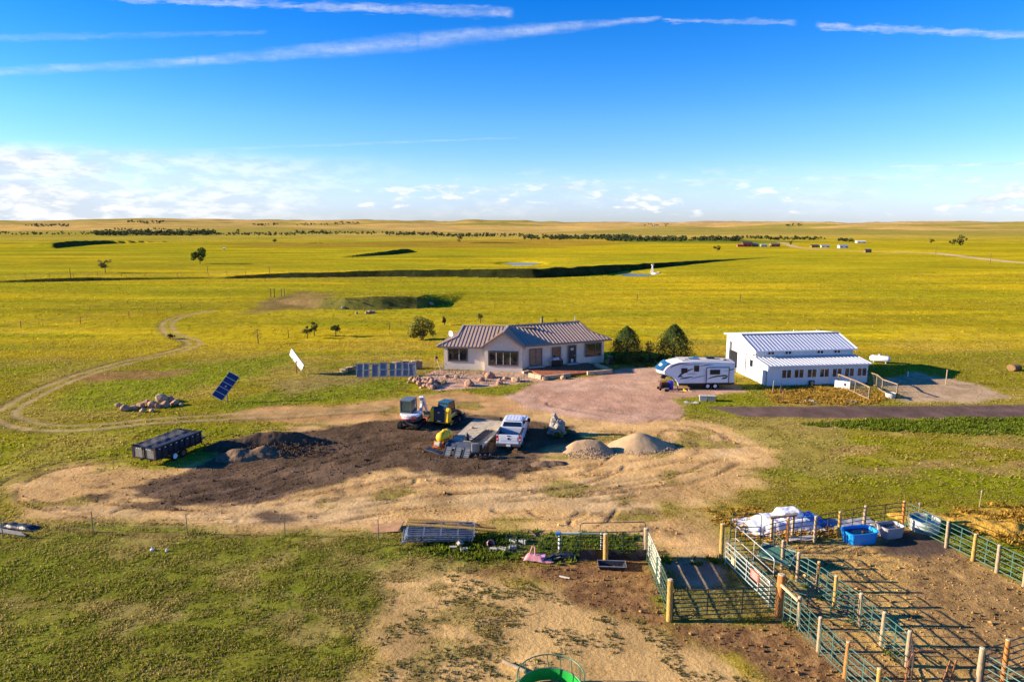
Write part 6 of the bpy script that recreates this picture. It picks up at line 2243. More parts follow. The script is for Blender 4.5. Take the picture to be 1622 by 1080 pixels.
def build_piles():
    sand = mat('pale_sand', (.47, .325, .175), .95, var=.14, vs=2.5, bump=.5, bs=18)
    grav = mat('tan_gravel', (.44, .30, .165), .95, var=.3, vs=9, bump=1.0, bs=16)
    soil = mat('black_soil', (.095, .062, .040), .95, var=.35, vs=3, bump=1.0, bs=10)
    crush = mat('grey_brown_soil', (.19, .125, .075), .95, var=.35, vs=4, bump=1.0, bs=10)
    pile('sand_pile', GP(1016, 707), 2.8, 2.0, 1.12, .1, 'smooth conical heap of pale sand right of the gravel heap', sand, 'sand pile', [(-.05, .05, .95, 1.0), (.45, -.1, .55, .45)], .10, 4)
    pile('gravel_pile', GP(931, 715), 2.1, 1.6, 1.0, .05, 'flat topped heap of tan gravel left of the sand heap', grav, 'gravel pile', [(-.42, .1, .62, .78), (-.2, .1, .7, .8), (.0, .1, .75, .82), (.22, .08, .7, .8), (.42, .05, .6, .76)], .16, 5)
    pile('soil_heap', GP(425, 708), 5.2, 2.4, 1.15, .12, 'long dark heap of topsoil beside the dump trailer', soil, 'soil heap',
         [(-.5, .1, .5, .65), (-.2, .2, .5, .9), (.1, .2, .5, 1.0), (.4, .25, .45, .85), (.65, .2, .35, .5)], .38, 6, 90, 50)
    pile('soil_heap', GP(398, 722), 3.0, 2.0, .75, .2, 'brown lower heap of soil at the left foot of the dark heap', crush, 'soil heap', [(-.3, 0, .7, .8), (.3, .1, .6, .9)], .4, 7)
    pile('soil_ridge', GP(870, 735), 1.6, .9, .28, .1, 'low brown ridge of scraped soil below the gravel heap', crush, 'soil ridge', [(-.3, 0, .7, .9), (.3, 0, .7, .8)], .2, 8)
    st = mat('straw_heap', (.46, .27, .045), .95, var=.5, vs=7, bump=1.2, bs=14)
    pile('straw_bedding', GP(1560, 835), 5.2, 2.0, .42, -.25, 'long golden bank of old straw outside the right pen', st, 'straw', [(-.6, .2, .45, .8), (-.2, .2, .5, .9), (.2, 0, .5, 1.0), (.6, -.1, .45, .9)], .55, 9, 100, 50)
    # clods on the dark heap
    rg = random.Random(21)
    mb = MB()
    for i in range(1100):
        px = rg.gauss(425, 52)
        py = rg.gauss(711, 7)
        p = GP(px, py)
        s = rg.uniform(.04, .13)
        g = rg.uniform(0, 6)
        z = rg.uniform(0, .45)
        c, q = math.cos(g) * s, math.sin(g) * s
        mb.add([(p.x + c, p.y + q, z), (p.x - q, p.y + c, z + .02), (p.x - c, p.y - q, z), (p.x + q, p.y - c, z + .03), (p.x, p.y, z + s)], [(0, 1, 4), (1, 2, 4), (2, 3, 4), (3, 0, 4)])
    o = obj('soil_clods', mb, soil, None)
    tag(o, 'dark clods of earth tumbled about the soil heap', 'clods')
    o['kind'] = 'stuff'
    # stacked stone cairn
    spec = [(0, 0, 0, 1.2), (.45, .15, .0, 1.0), (-.4, .1, .0, .95), (.15, -.3, .0, .9), (.0, .1, .35, 1.1), (.42, 0, .4, .9), (-.3, -.05, .4, .9), (.1, -.2, .65, .8), (.4, .1, .75, .8), (-.2, .1, .75, .85), (.1, .1, 1.0, .8), (.35, .05, 1.1, .6), (-.18, .05, 1.15, .7), (-.1, .05, 1.45, .6), (-.2, .05, 1.7, .5)]
    t = thing('stone_cairn', 'grey and cream stones stacked into a tall cairn beyond the pickup', 'cairn', GP(881, 688))
    for i, (x, y, z, s) in enumerate(spec):
        rock('stone', (x, y, z), s, '', None, 'rockgrey', i + 2, .85, parent=t)
    for i, (px, py, h) in enumerate(((871, 684, .55), (886, 693, .5), (893, 686, .6))):
        p = thing('weed_clump', ('leafy weeds at the left foot of the stone cairn', 'low weeds in front of the stone cairn', 'dark green weeds at the right foot of the stone cairn')[i], 'weeds', GP(px, py))
        leaf_cloud(p, 'foliage', (0, 0, h * .5), (.6, .5, h * .6), 220, .10, (.14, .17, .02), 200 + i)
    # rock heap at the left
    rg = random.Random(5)
    labs = ['round pale boulder at the left end of the stone row', 'large pink boulder second from the left end of the stone row', 'dark stone low in the stone row', 'small pink stone in front of the stone row',
            'wide tan boulder in the middle of the stone row', 'big pink slab right of the middle of the stone row', 'tall boulder on top of the stone row', 'flat pink stone leaning on the tall boulder',
            'dark red stone at the right end of the stone row', 'small round stone at the right end of the stone row', 'low grey-pink stone behind the stone row', 'tilted pink stone between the two big boulders', 'half buried tan stone at the front of the row', 'broken pink stone behind the tall boulder']
    pos = [(188, 640, .95), (200, 646, 1.25), (213, 644, 1.0), (226, 648, .8), (224, 641, 1.2), (242, 640, 1.5), (257, 632, 1.5), (262, 640, 1.2), (278, 637, 1.2), (288, 638, .7), (233, 635, .9), (250, 642, 1.0), (240, 648, .8), (270, 631, 1.1)]
    for i, ((px, py, s), lab) in enumerate(zip(pos, labs)):
        rock('boulder', tuple(GP(px, py + 4)[:2]) + (0 if i != 6 else .12,), s * .82, lab, 'boulders in the row by the left meadow', 'rockpink' if i % 3 else 'rocktan', i + 4, .8, 'boulder')


build_piles()


# ------------------------------------------------------------------ solar panels and stored building panels
def build_solar():
    t = thing('solar_array', 'dark blue solar panel tilted on a pole in the left meadow', 'solar panel', GP(360, 636), R(0))
    obj('pole', MB().cyl((0, 0, -.1), (0, 0, 1.5), .07, n=10), 'grey', t)
    # frame tilted steeply, long side up
    M4 = Matrix.Translation((-.05, 0, 1.65)) @ Matrix.Rotation(R(25), 4, 'Y') @ Matrix.Rotation(R(-12), 4, 'Z') @ Matrix.Rotation(R(58), 4, 'X')
    fr = obj('frame', B((0, 0, -.03), (1.25, 2.95, .05)), 'grey', t)
    fr.matrix_local = M4
    for k in range(5):
        obj('cell_panel', B((0, -1.16 + k * .58, .01), (1.18, .545, .03)), 'solar', fr)
    for k in range(6):
        obj('divider', B((0, -1.45 + k * .58, .015), (1.24, .03, .045)), 'steel', fr)
    obj('bracket', B((0, 0, 1.55), (.2, .2, .25)), 'grey', t)
    t = thing('solar_array', 'solar panels seen from their white backs on a pole in the meadow', 'solar panel', GP(470, 592), R(0))
    obj('pole', MB().cyl((0, 0, -.1), (0, 0, 1.6), .07, n=10), 'rust', t)
    ax = Vector((.62, -.30, -.72)).normalized()
    nz_ = Vector((-.62, -.66, -.30))
    nz_ = (nz_ - ax * nz_.dot(ax)).normalized()
    ay = nz_.cross(ax)
    M4 = Matrix.Translation((.1, -.02, 1.75)) @ Matrix((ax, ay, nz_)).transposed().to_4x4()
    fr = obj('frame', B((0, 0, -.02), (2.7, 1.6, .04)), 'grey', t)
    fr.matrix_local = M4
    for k in range(4):
        obj('panel', B((-.99 + k * .66, 0, .02), (.62, 1.55, .035)), 'solarw', fr)
        obj('junction_box', B((-.93 + k * .62, .25, .05), (.12, .1, .03)), 'black', fr)
    obj('brace', MB().bar((-.4, -.1, 1.9), (.4, .1, 1.6), .05, .05), 'rust', t)


build_solar()


def build_rack():
    # row of grey sheet panels leaning on a timber rack
    A, Bp = GP(562, 598), GP(658, 596)
    n = 8
    rz = math.atan2(Bp.y - A.y, Bp.x - A.x)
    L = (Bp - A).length
    t = thing('timber_rack', 'pale timber rack holding up the row of grey sheet panels', 'rack', A, rz)
    fr = []
    hz = 1.45
    for x in (.1, L * .30, L * .62, L - .2):
        obj('post', MB().bar((x, 1.0, 0), (x, .95, hz), .09, .09), 'lumber2', t)
    obj('beam', MB().bar((0, .95, hz), (L, .95, hz), .09, .12), 'lumber2', t)
    obj('beam', MB().bar((0, .55, .8), (L, .55, .8), .05, .09), 'lumber2', t)
    x = .15
    ws = [.85, .75, .2, .95, 1.0, .15, .75, .8, .8, .95]
    names = ['leftmost', 'second from the left', None, 'third from the left', 'fourth from the left', None, 'fifth from the left', 'sixth from the left', 'seventh from the left', 'rightmost']
    for w, nm in zip(ws, names):
        if nm:
            p = thing('sheet_panel', nm + ' of the grey sheet panels leaning on the rack', 'sheet panel', A + Matrix.Rotation(rz, 3, 'Z') @ Vector((x + w / 2, 0, 0)), rz, 'grey sheet panels on the timber rack')
            th = math.atan2(hz, .85) + rnd.uniform(-.03, .03)
            hh = 1.75 + rnd.uniform(-.1, .12)
            sl = rnd.uniform(-.10, .02)
            s = obj('sheet', B((0, 0, hh / 2), (w - .04, .03, hh)), 'slate', p, rot=(-(math.pi / 2 - th), sl, 0))
            for sx in (-1, 1):
                obj('batten', B((sx * (w / 2 - .06), -.035, hh / 2), (.06, .04, hh)), 'concrete', s)
            for zz in (.06, hh * .5 if nm[0] in 'sf' else hh - .06):
                obj('cross_batten', B((0, -.037, zz), (w - .2, .04, .06)), 'concrete', s)
        x += w
    # blocks and boxes behind and beside
    items = [(540, 583, .6, 'tan timber offcut left of the panel rack', 'lumber'), (549, 581, .55, 'dark timber block left of the panel rack', 'lumber2'), (556, 579, .5, 'small pale crate just left of the panel rack', 'lumber'),
             (626, 578, .7, 'pale board pile behind the panel rack', 'lumber'), (655, 577, .75, 'white box on the right end of the panel rack', 'concrete'), (661, 577, .6, 'brown box beside the white box at the rack end', 'lumber2'),
             (640, 577, .6, 'low brown timber behind the panel rack', 'lumber2')]
    for i, (px, py, s, lab, m) in enumerate(items):
        p = GP(px, py + 10)
        t = thing('timber_block', lab, 'block', (p.x, p.y + 1.4, 0), rnd.uniform(-.4, .4))
        hh = 1.0 if i in (4, 5, 3, 6) else .45
        obj('body', B((0, 0, hh * .45), (s * 1.3, s, hh)), m, t, bev=.02)
        obj('top_board', B((.03, .02, hh * .95 + .02), (s * 1.35, s * .9, .05)), 'lumber2' if m == 'lumber' else 'lumber', t)


build_rack()


def build_pile_stones():
    """stones lying on and spilled around the two heaps"""
    rg = random.Random(77)
    for (c, rx, ry, hh, n, m, lab) in ((GP(931, 715), 2.1, 1.6, .8, 1500, 'rocktan', 'loose tan stones covering and spilling from the gravel heap'), (GP(1016, 707), 2.9, 2.1, 1.0, 350, 'rocktan', 'pebbles spilled around the foot of the sand heap')):
        mb = MB()
        for i in range(n):
            g = rg.uniform(0, 6.28)
            r = math.sqrt(rg.random()) * 1.12 if hh < .9 else rg.uniform(.8, 1.15)
            x, y = math.cos(g) * r * rx, math.sin(g) * r * ry
            z = max(0, hh * (1 - r) * 1.15) * .8
            s = rg.uniform(.025, .075)
            q = rg.uniform(0, 6)
            a, b = math.cos(q) * s, math.sin(q) * s
            mb.add([(c.x + x + a, c.y + y + b, z), (c.x + x - b, c.y + y + a, z), (c.x + x - a, c.y + y - b, z), (c.x + x + b, c.y + y - a, z), (c.x + x, c.y + y, z + s)], [(0, 1, 4), (1, 2, 4), (2, 3, 4), (3, 0, 4)])
        o = obj('spilled_stones', mb, m, None)
        tag(o, lab, 'stones')
        o['kind'] = 'stuff'


build_pile_stones()


# ------------------------------------------------------------------ corral
def post_at(px, py, hh, lab, m='postw', r=.10, group='round wooden corral posts', lean=0.0, name='wooden_post'):
    t = thing(name, lab, 'post', GP(px, py), 0, group)
    a = rnd.uniform(-.03, .03) + lean
    k = rnd.uniform(.95, 1.1)
    pts = [(0, 0, -.15), (a * .4, 0, hh * .45), (a, rnd.uniform(-.02, .02), hh)]
    obj('shaft', MB().tube(pts, [r * k, r * .96 * k, r * .9 * k], 10), m, t, smooth=True)
    obj('cut_top', MB().cyl((a, 0, hh - .005), (a, 0, hh + .03), r * .88 * k, r * .7 * k, 10), mat('pale_end_grain', (.52, .42, .27), .9), t)
    return t


def corral_panel(a, b, lab, m, group, hh=1.5, rails=6, ups=None, bow=0.0, r=.024, z0=.16, name='corral_panel', cat='corral panel'):
    """pipe panel between ground points a and b: rails, uprights, rounded end hoops"""
    a, b = Vector(a), Vector(b)
    d = b - a
    L = d.length
    t = thing(name, lab, cat, a, math.atan2(d.y, d.x), group)
    R0 = .14
    # end hoop frame: one bent tube round the panel
    pts = []
    for cx, cz, s in ((L - R0 - .04, hh - R0, 0), (L - R0 - .04, z0 + R0, -1), (.04 + R0, z0 + R0, -2), (.04 + R0, hh - R0, -3)):
        for i in range(4):
            g = R(90) * s + R(90) - R(90) * i / 3
            pts.append((cx + R0 * math.cos(g), 0, cz + R0 * math.sin(g)))
    obj('frame', MB().tube(pts, r, 6, True), m, t, smooth=True)
    for k in range(1, rails - 1):
        z = z0 + (hh - z0) * k / (rails - 1)
        obj('rail', MB().tube([(.06, 0, z), (L / 2, 0, z + rnd.uniform(-.015, .015)), (L - .06, 0, z)], r * .92, 6), m, t, smooth=True)
    ups = ups or max(1, round(L / 1.3) - 1)
    for k in range(ups):
        x = L * (k + 1) / (ups + 1)
        obj('upright', B((x, .0, (hh + z0) / 2), (.05, .02, hh - z0)), m, t)
    for x in (.04, L - .04):
        obj('foot', B((x, 0, z0 / 2), (.05, .05, z0 + .04)), m, t)
    if bow:
        obj('bow', MB().tube([(.04, 0, hh - .1), (.04, 0, bow - .15), (.12, 0, bow - .03), (.25, 0, bow), (L - .25, 0, bow), (L - .12, 0, bow - .03), (L - .04, 0, bow - .15), (L - .04, 0, hh - .1)], r, 6), m, t, smooth=True)
    return t


ORD = ('first', 'second', 'third', 'fourth', 'fifth', 'sixth', 'seventh', 'eighth', 'ninth', 'tenth')


def run_panels(pixels, lab, m, group, each=3.05, **kw):
    num = 0
    for i in range(len(pixels) - 1):
        a, b = GP(*pixels[i]), GP(*pixels[i + 1])
        k = max(1, round((b - a).length / each))
        for j in range(k):
            p0, p1 = a + (b - a) * (j / k), a + (b - a) * ((j + 1) / k)
            d = (p1 - p0).normalized() * .04
            corral_panel(p0 + d, p1 - d, ORD[num] + ' ' + lab, m, group, **kw)
            num += 1


def build_corral():
    # left side of the alley
    run_panels([(1022, 882), (1060, 980)], 'green pipe panel from the top on the left side of the gated alley', 'teal', 'panels on the left of the alley', hh=1.65)
    a, b = GP(1023, 883), GP(1043, 933)
    d = b - a
    t = thing('board_siding', 'pale boards fixed on the upper left panel of the alley', 'boards', a, math.atan2(d.y, d.x))
    for k in range(5):
        obj('board', B((d.length / 2, .05 + .01, .35 + k * .28), (d.length, .03, .24)), mat('pale_board', (.58, .53, .40), .85), t)
    # alley gate
    corral_panel(GP(1064, 982), GP(1229, 974), 'long dark green pipe gate between the yellow post and the red-brown post', 'dgreen', 'pipe gates', hh=1.45, rails=7, ups=2, r=.026, z0=.2, name='pipe_gate', cat='gate')
    # right side of the alley
    run_panels([(1143, 887), (1230, 973)], 'green pipe panel from the tall yellow post towards the red-brown post', 'teal', 'panels on the right of the alley', hh=1.5)
    g = corral_panel(GP(1148, 893), GP(1218, 962), 'pale pipe gate with a red sign folded back along the alley', 'palepipe', 'pipe gates', hh=1.30, rails=5, ups=3, r=.026, z0=.25, name='pipe_gate', cat='gate')
    obj('red_sign', B((3.0, -.05, .95), (.75, .02, .45)), mat('faded_red_sign', (.55, .10, .08), .6), g)
    for k in range(4):
        obj('sign_line', B((3.0, -.063, .80 + k * .1), (.55, .006, .03)), mat('sign_print', (.70, .45, .40), .6), g)
    obj('tan_sign', B((.9, -.05, .62), (.3, .02, .35)), 'lumber', g)
    corral_panel(GP(1163, 879), GP(1224, 938), 'tall pale pipe gate standing open behind the red sign', 'palepipe', 'pipe gates', hh=1.75, rails=3, ups=1, r=.026, z0=.3, name='pipe_gate', cat='gate')
    # lower fence from the red-brown post to the bottom edge
    run_panels([(1238, 980), (1264, 998), (1296, 1033), (1338, 1075), (1392, 1122), (1440, 1165)], 'teal pipe panel down from the red-brown post in the lower fence', 'teal', 'panels of the lower fence', hh=1.45)
    # middle fence
    run_panels([(1222, 884), (1262, 920), (1294, 940), (1322, 962), (1361, 992), (1396, 1024), (1434, 1056)], 'teal pipe panel of the middle fence counted from the tipped trough', 'teal', 'panels of the middle fence', hh=1.5)
    corral_panel(GP(1243, 962), GP(1352, 992), 'green pipe gate across the lane between the lower and middle fences', 'teal', 'pipe gates', hh=1.45, rails=6, ups=2, name='pipe_gate', cat='gate')
    corral_panel(GP(1438, 1056), GP(1442, 1092), 'short end gate at the near end of the middle fence', 'brownpipe', 'pipe gates', hh=1.45, rails=5, ups=1, name='pipe_gate', cat='gate')
    # back fence, seen against the light ground
    corral_panel(GP(1154, 876), GP(1204, 874), 'dark bow gate with a raised arch at the left of the back fence', 'dgreen', 'pipe gates', hh=1.5, rails=6, ups=1, bow=2.25, r=.028, name='pipe_gate', cat='gate')
    run_panels([(1206, 873), (1246, 862), (1290, 856), (1329, 848), (1368, 840), (1430, 832)], 'dark brown pipe panel of the back fence counted from the bow gate', 'brownpipe', 'panels of the back fence', hh=1.5)
    # right fence
    run_panels([(1433, 833), (1499, 866), (1541, 887), (1578, 906), (1623, 929), (1700, 968)], 'teal pipe panel of the right fence counted from the dark corner post', 'teal', 'panels of the right fence', hh=1.5)
    # near right corner pen
    corral_panel(GP(1553, 1086), GP(1668, 1046), 'dark pipe panel rising to the right edge at the near right corner', 'dgreen', 'near corner panels', hh=1.6)
    corral_panel(GP(1553, 1090), GP(1630, 1140), 'teal pipe panel at the very bottom right corner', 'teal', 'near corner panels', hh=1.5)
    # posts
    post_at(1060, 983, 2.05, 'bright yellow gate post at the left of the long dark gate', 'post', .13)
    post_at(1233, 974, 2.05, 'thick red-brown gate post at the right of the long dark gate', 'postr', .19)
    post_at(1022, 884, 1.75, 'weathered post at the top left corner of the alley', 'postw', .13)
    post_at(1142, 887, 2.1, 'tall bright yellow post at the top right corner of the alley', 'post', .12)
    for (x, y, m, lab) in ((1264, 996, 'postw', 'first pale post below the red-brown post in the lower fence'), (1296, 1031, 'postw', 'second pale post below the red-brown post in the lower fence'),
                           (1338, 1073, 'postr', 'dark brown post in the lower fence near the bottom edge'), (1388, 1118, 'post', 'yellow post in the lower fence at the bottom edge')):
        post_at(x, y, 1.58, lab, m, .09)
    for (x, y, m, lab) in ((1238, 901, 'postw', 'top post of the middle fence beside the upturned trough'), (1262, 921, 'postw', 'second post of the middle fence'), (1293, 937, 'postr', 'third, red-brown post of the middle fence'),
                           (1321, 961, 'post', 'fourth, orange-yellow post of the middle fence'), (1360, 991, 'postw', 'fifth, pale post of the middle fence'), (1395, 1023, 'postw', 'sixth, pale post of the middle fence'),
                           (1435, 1055, 'postw', 'last post at the near end of the middle fence')):
        post_at(x, y, 1.6, lab, m, .088)
    for (x, y, m, lab) in ((1246, 860, 'postr', 'dark post of the back fence left of the white board'), (1290, 858, 'postw', 'second post of the back fence'), (1328, 850, 'post', 'yellow-brown post of the back fence beside the blue tank'),
                           (1367, 840, 'postw', 'post of the back fence behind the blue tank'), (1429, 832, 'postr', 'dark corner post where the back and right fences meet')):
        post_at(x, y, 1.55, lab, m, .085)
    for (x, y, m, lab) in ((1498, 867, 'postw', 'first post of the right fence below the round tank'), (1540, 888, 'post', 'second, yellowish post of the right fence'), (1578, 907, 'postw', 'third post of the right fence'),
                           (1621, 929, 'postw', 'post of the right fence at the right edge')):
        post_at(x, y, 1.55, lab, m, .085)
    post_at(1548, 1092, 1.8, 'pale post at the near right corner pen', 'postw', .11)
    post_at(1588, 1078, 1.8, 'brown post right of the pale post at the near right corner', 'postr', .10)
    # timber rail from the red-brown post
    a, b = GP(1237, 976), GP(1264, 997)
    d = b - a
    t = thing('timber_rail', 'pale timber rail running down from the red-brown post', 'rail', a, math.atan2(d.y, d.x))
    obj('beam', MB().bar((0, -.12, 1.62), (d.length, -.12, 1.45), .09, .12), 'lumber', t)
    obj('bolt', B((.1, -.18, 1.61), (.04, .03, .04)), 'grey', t)
    # low wooden bench frame by the tarp
    t = thing('timber_bench', 'grey timber bench frame in front of the tarp heap', 'bench', GP(1238, 852), R(14))
    obj('top', B((0, 0, 1.35), (1.75, .18, .10)), 'lumber2', t)
    for x in (-.7, .7):
        obj('leg', B((x, 0, .65), (.12, .12, 1.3)), 'postw', t)
    t = thing('white_plank', 'pale board lying on the ground inside the back fence', 'board', GP(1269, 855), R(8))
    obj('board', B((0, 0, .10), (1.6, .5, .05), (R(6), 0, 0)), 'concrete', t)
    obj('cleat', B((.2, 0, .05), (.08, .45, .06)), 'lumber2', t)
    # weeds along the fence feet
    rg = random.Random(44)
    k = 0
    for pl in ([(1238, 980), (1392, 1122)], [(1222, 884), (1434, 1056)], [(1022, 882), (1060, 980)], [(1143, 887), (1230, 973)]):
        a, b = GP(*pl[0]), GP(*pl[1])
        n = int((b - a).length / 1.1)
        for i in range(n):
            if rg.random() < .35:
                continue
            p = a + (b - a) * ((i + rg.random()) / n)
            s = rg.uniform(.2, .45)
            w = thing('fence_weed', 'low green weed growing at the foot of the pipe fences', 'weed', (p.x + rg.uniform(-.2, .2), p.y, 0), 0, 'weeds along the pipe fences')
            leaf_cloud(w, 'foliage', (0, 0, s * .4), (s, s, s * .55), 70, .055, (.12, .15, .02), 400 + k)
            k += 1


build_corral()


def tub(t, L, Wd, hh, m, ribs=10, wl=.75, flare=1.12):
    """rounded-rectangle stock tank, ribbed, with water inside"""
    def ring(sc, z, rib=0.0, n=48):
        out = []
        for i in range(n):
            g = 2 * math.pi * i / n
            c, s = math.cos(g), math.sin(g)
            e = .45
            x = abs(c) ** e * (1 if c >= 0 else -1) * L / 2
            y = abs(s) ** e * (1 if s >= 0 else -1) * Wd / 2
            k = sc * (1 + rib * (1 if (i // 2) % 2 else 0))
            out.append((x * k, y * k, z))
        return out
    rings = [ring(1 / flare, 0, .0), ring(1 / flare * 1.01, .04, .035), ring(.985, hh * .86, .025), ring(1.0, hh * .88), ring(1.05, hh * .9), ring(1.06, hh), ring(.97, hh), ring(.95, hh * .9), ring(.93 / flare, .06), ring(.02, .06)]
    obj('shell', MB().loft(rings), m, t, smooth=True)
    obj('water', MB().loft([ring(.925, hh * wl - .01), ring(.925, hh * wl)]), 'water', t)


def build_tanks():
    t = thing('stock_tank', 'bright blue oval stock tank full of dark water', 'stock tank', GP(1360, 857), R(12))
    tub(t, 1.85, 1.1, .72, 'blue')
    t = thing('stock_tank', 'grey plastic stock tank right of the blue one', 'stock tank', GP(1409, 848), R(14))
    tub(t, 1.35, .95, .68, 'tubgrey')
    t = thing('round_tank', 'round galvanised water tank beside the straw', 'stock tank', GP(1463, 838))
    prof = [(.01, 0), (.80, 0), (.80, .22), (.82, .25), (.80, .28), (.80, .45), (.82, .48), (.80, .51), (.80, .66), (.83, .68), (.83, .71), (.79, .71), (.78, .5), (.78, .05), (.01, .05)]
    obj('shell', MB().lathe(prof, 32), 'palepipe', t, smooth=True)
    obj('water', MB().cyl((0, 0, .5), (0, 0, .55), .775, n=32), mat('blue_water', (.03, .07, .12), .05, spec=.9), t)
    # upturned trough at the top of the lane
    t = thing('upturned_trough', 'teal trough tipped against the middle fence', 'trough', GP(1231, 893), R(-40))
    o = obj('shell', MB().loft([[(-.75, -.35, 0), (.75, -.35, 0), (.75, .35, 0), (-.75, .35, 0)], [(-.85, -.45, .5), (.85, -.45, .5), (.85, .45, .5), (-.85, .45, .5)]], True), 'teal', t, bev=.05)
    o.rotation_euler = (R(28), 0, 0)
    o.location = (0, 0, .25)
    obj('rim', MB().tube([(-.87, -.47, .5), (.87, -.47, .5), (.87, .47, .5), (-.87, .47, .5)], .03, 6, True), 'palepipe', o)
    # shallow black tub by the left post
    t = thing('black_feed_tub', 'black rectangular feed tub on the straw by the wooden post', 'feed tub', GP(969, 899), R(-4))
    obj('shell', MB().loft([[(-.62, -.26, 0), (.62, -.26, 0), (.62, .26, 0), (-.62, .26, 0)], [(-.74, -.34, .24), (.74, -.34, .24), (.74, .34, .24), (-.74, .34, .24)], [(-.70, -.31, .24), (.70, -.31, .24), (.70, .31, .24), (-.70, .31, .24)],
                            [(-.58, -.22, .03), (.58, -.22, .03), (.58, .22, .03), (-.58, .22, .03)]]), 'tarpk', t)
    obj('rim', MB().tube([(-.74, -.34, .245), (.74, -.34, .245), (.74, .34, .245), (-.74, .34, .245)], .025, 6, True), 'grey', t)


build_tanks()


def cloth(name, parent, c, rx, ry, hh, m, seed, peaks, nx=40, ny=30, wr=.10):
    r = np.linspace(-1, 1, nx + 1)
    s = np.linspace(-1, 1, ny + 1)
    A, Bv = np.meshgrid(r, s, indexing='ij')
    x, y = A * rx, Bv * ry
    x = x * (1 + .14 * (fbm(A * 2 + 5, Bv * 2, seed, 3) - .5))
    y = y * (1 + .22 * (fbm(A * 2 + 9, Bv * 2, seed + 3, 3) - .5))
    z = np.zeros_like(x)
    for (px, py, w, d, ph) in peaks:
        q = np.maximum(np.abs(x - px) / w, np.abs(y - py) / d)
        z = np.maximum(z, ph * ss(-q, -1.45, -.9))
    ridged = 1 - np.abs(2 * fbm(x * 1.3 + seed, y * 1.3, seed + 7, 4) - 1)
    z = hh * z + (ridged - .7) * wr * 1.6 + .06
    z = np.maximum(z, .03)
    n2 = ny + 1
    m2 = MB().add(np.stack([x, y, z], -1).reshape(-1, 3).tolist(), [(i * n2 + j, (i + 1) * n2 + j, (i + 1) * n2 + j + 1, i * n2 + j + 1) for i in range(nx) for j in range(ny)])
    return obj(name, m2, m, parent, loc=c, smooth='soft')


def build_tarp():
    t = thing('tarp_heap', 'heap of stores under crumpled white tarps with a taller bundle', 'tarp', GP(1243, 832), R(10))
    cloth('white_tarp', t, (-.5, 0, 0), 2.5, 1.25, .8, 'tarpw', 3, [(.5, .1, 1.3, .75, .55), (-.7, 0, .9, .6, .22)], 60, 40, .13)
    cloth('bundle', t, (.45, .35, .25), .85, .62, .72, 'tarpw', 8, [(0, 0, .62, .45, .72)], 30, 26, .10)
    cloth('blue_tarp', t, (1.75, .15, 0), .95, .7, .6, 'tarpb', 12, [(-.3, 0, .5, .45, .85), (.4, 0, .35, .3, .25)], 30, 24, .14)
    obj('rope', MB().tube([(-.3, -.55, .75), (.5, -.45, 1.22), (1.4, -.4, .72)], .015), 'lumber', t)
    for i, (px, py, s) in enumerate(((1383, 832, .3), (1390, 829, .35), (1399, 830, .4), (1375, 834, .3))):
        rock('pale_stone', GP(px, py), s, 'pale stone on the ground just outside the back fence', 'pale stones by the back fence', 'rockgrey', i)
    t = thing('grey_groundsheet', 'grey sheet lying flat between the tarp heap and the back fence', 'sheet', GP(1350, 832), R(6))
    cloth('sheet', t, (0, 0, 0), 1.6, .8, .1, mat('grey_sheet', (.33, .32, .33), .6, var=.2, bump=.4), 17, [], 24, 16, .06)


build_tarp()


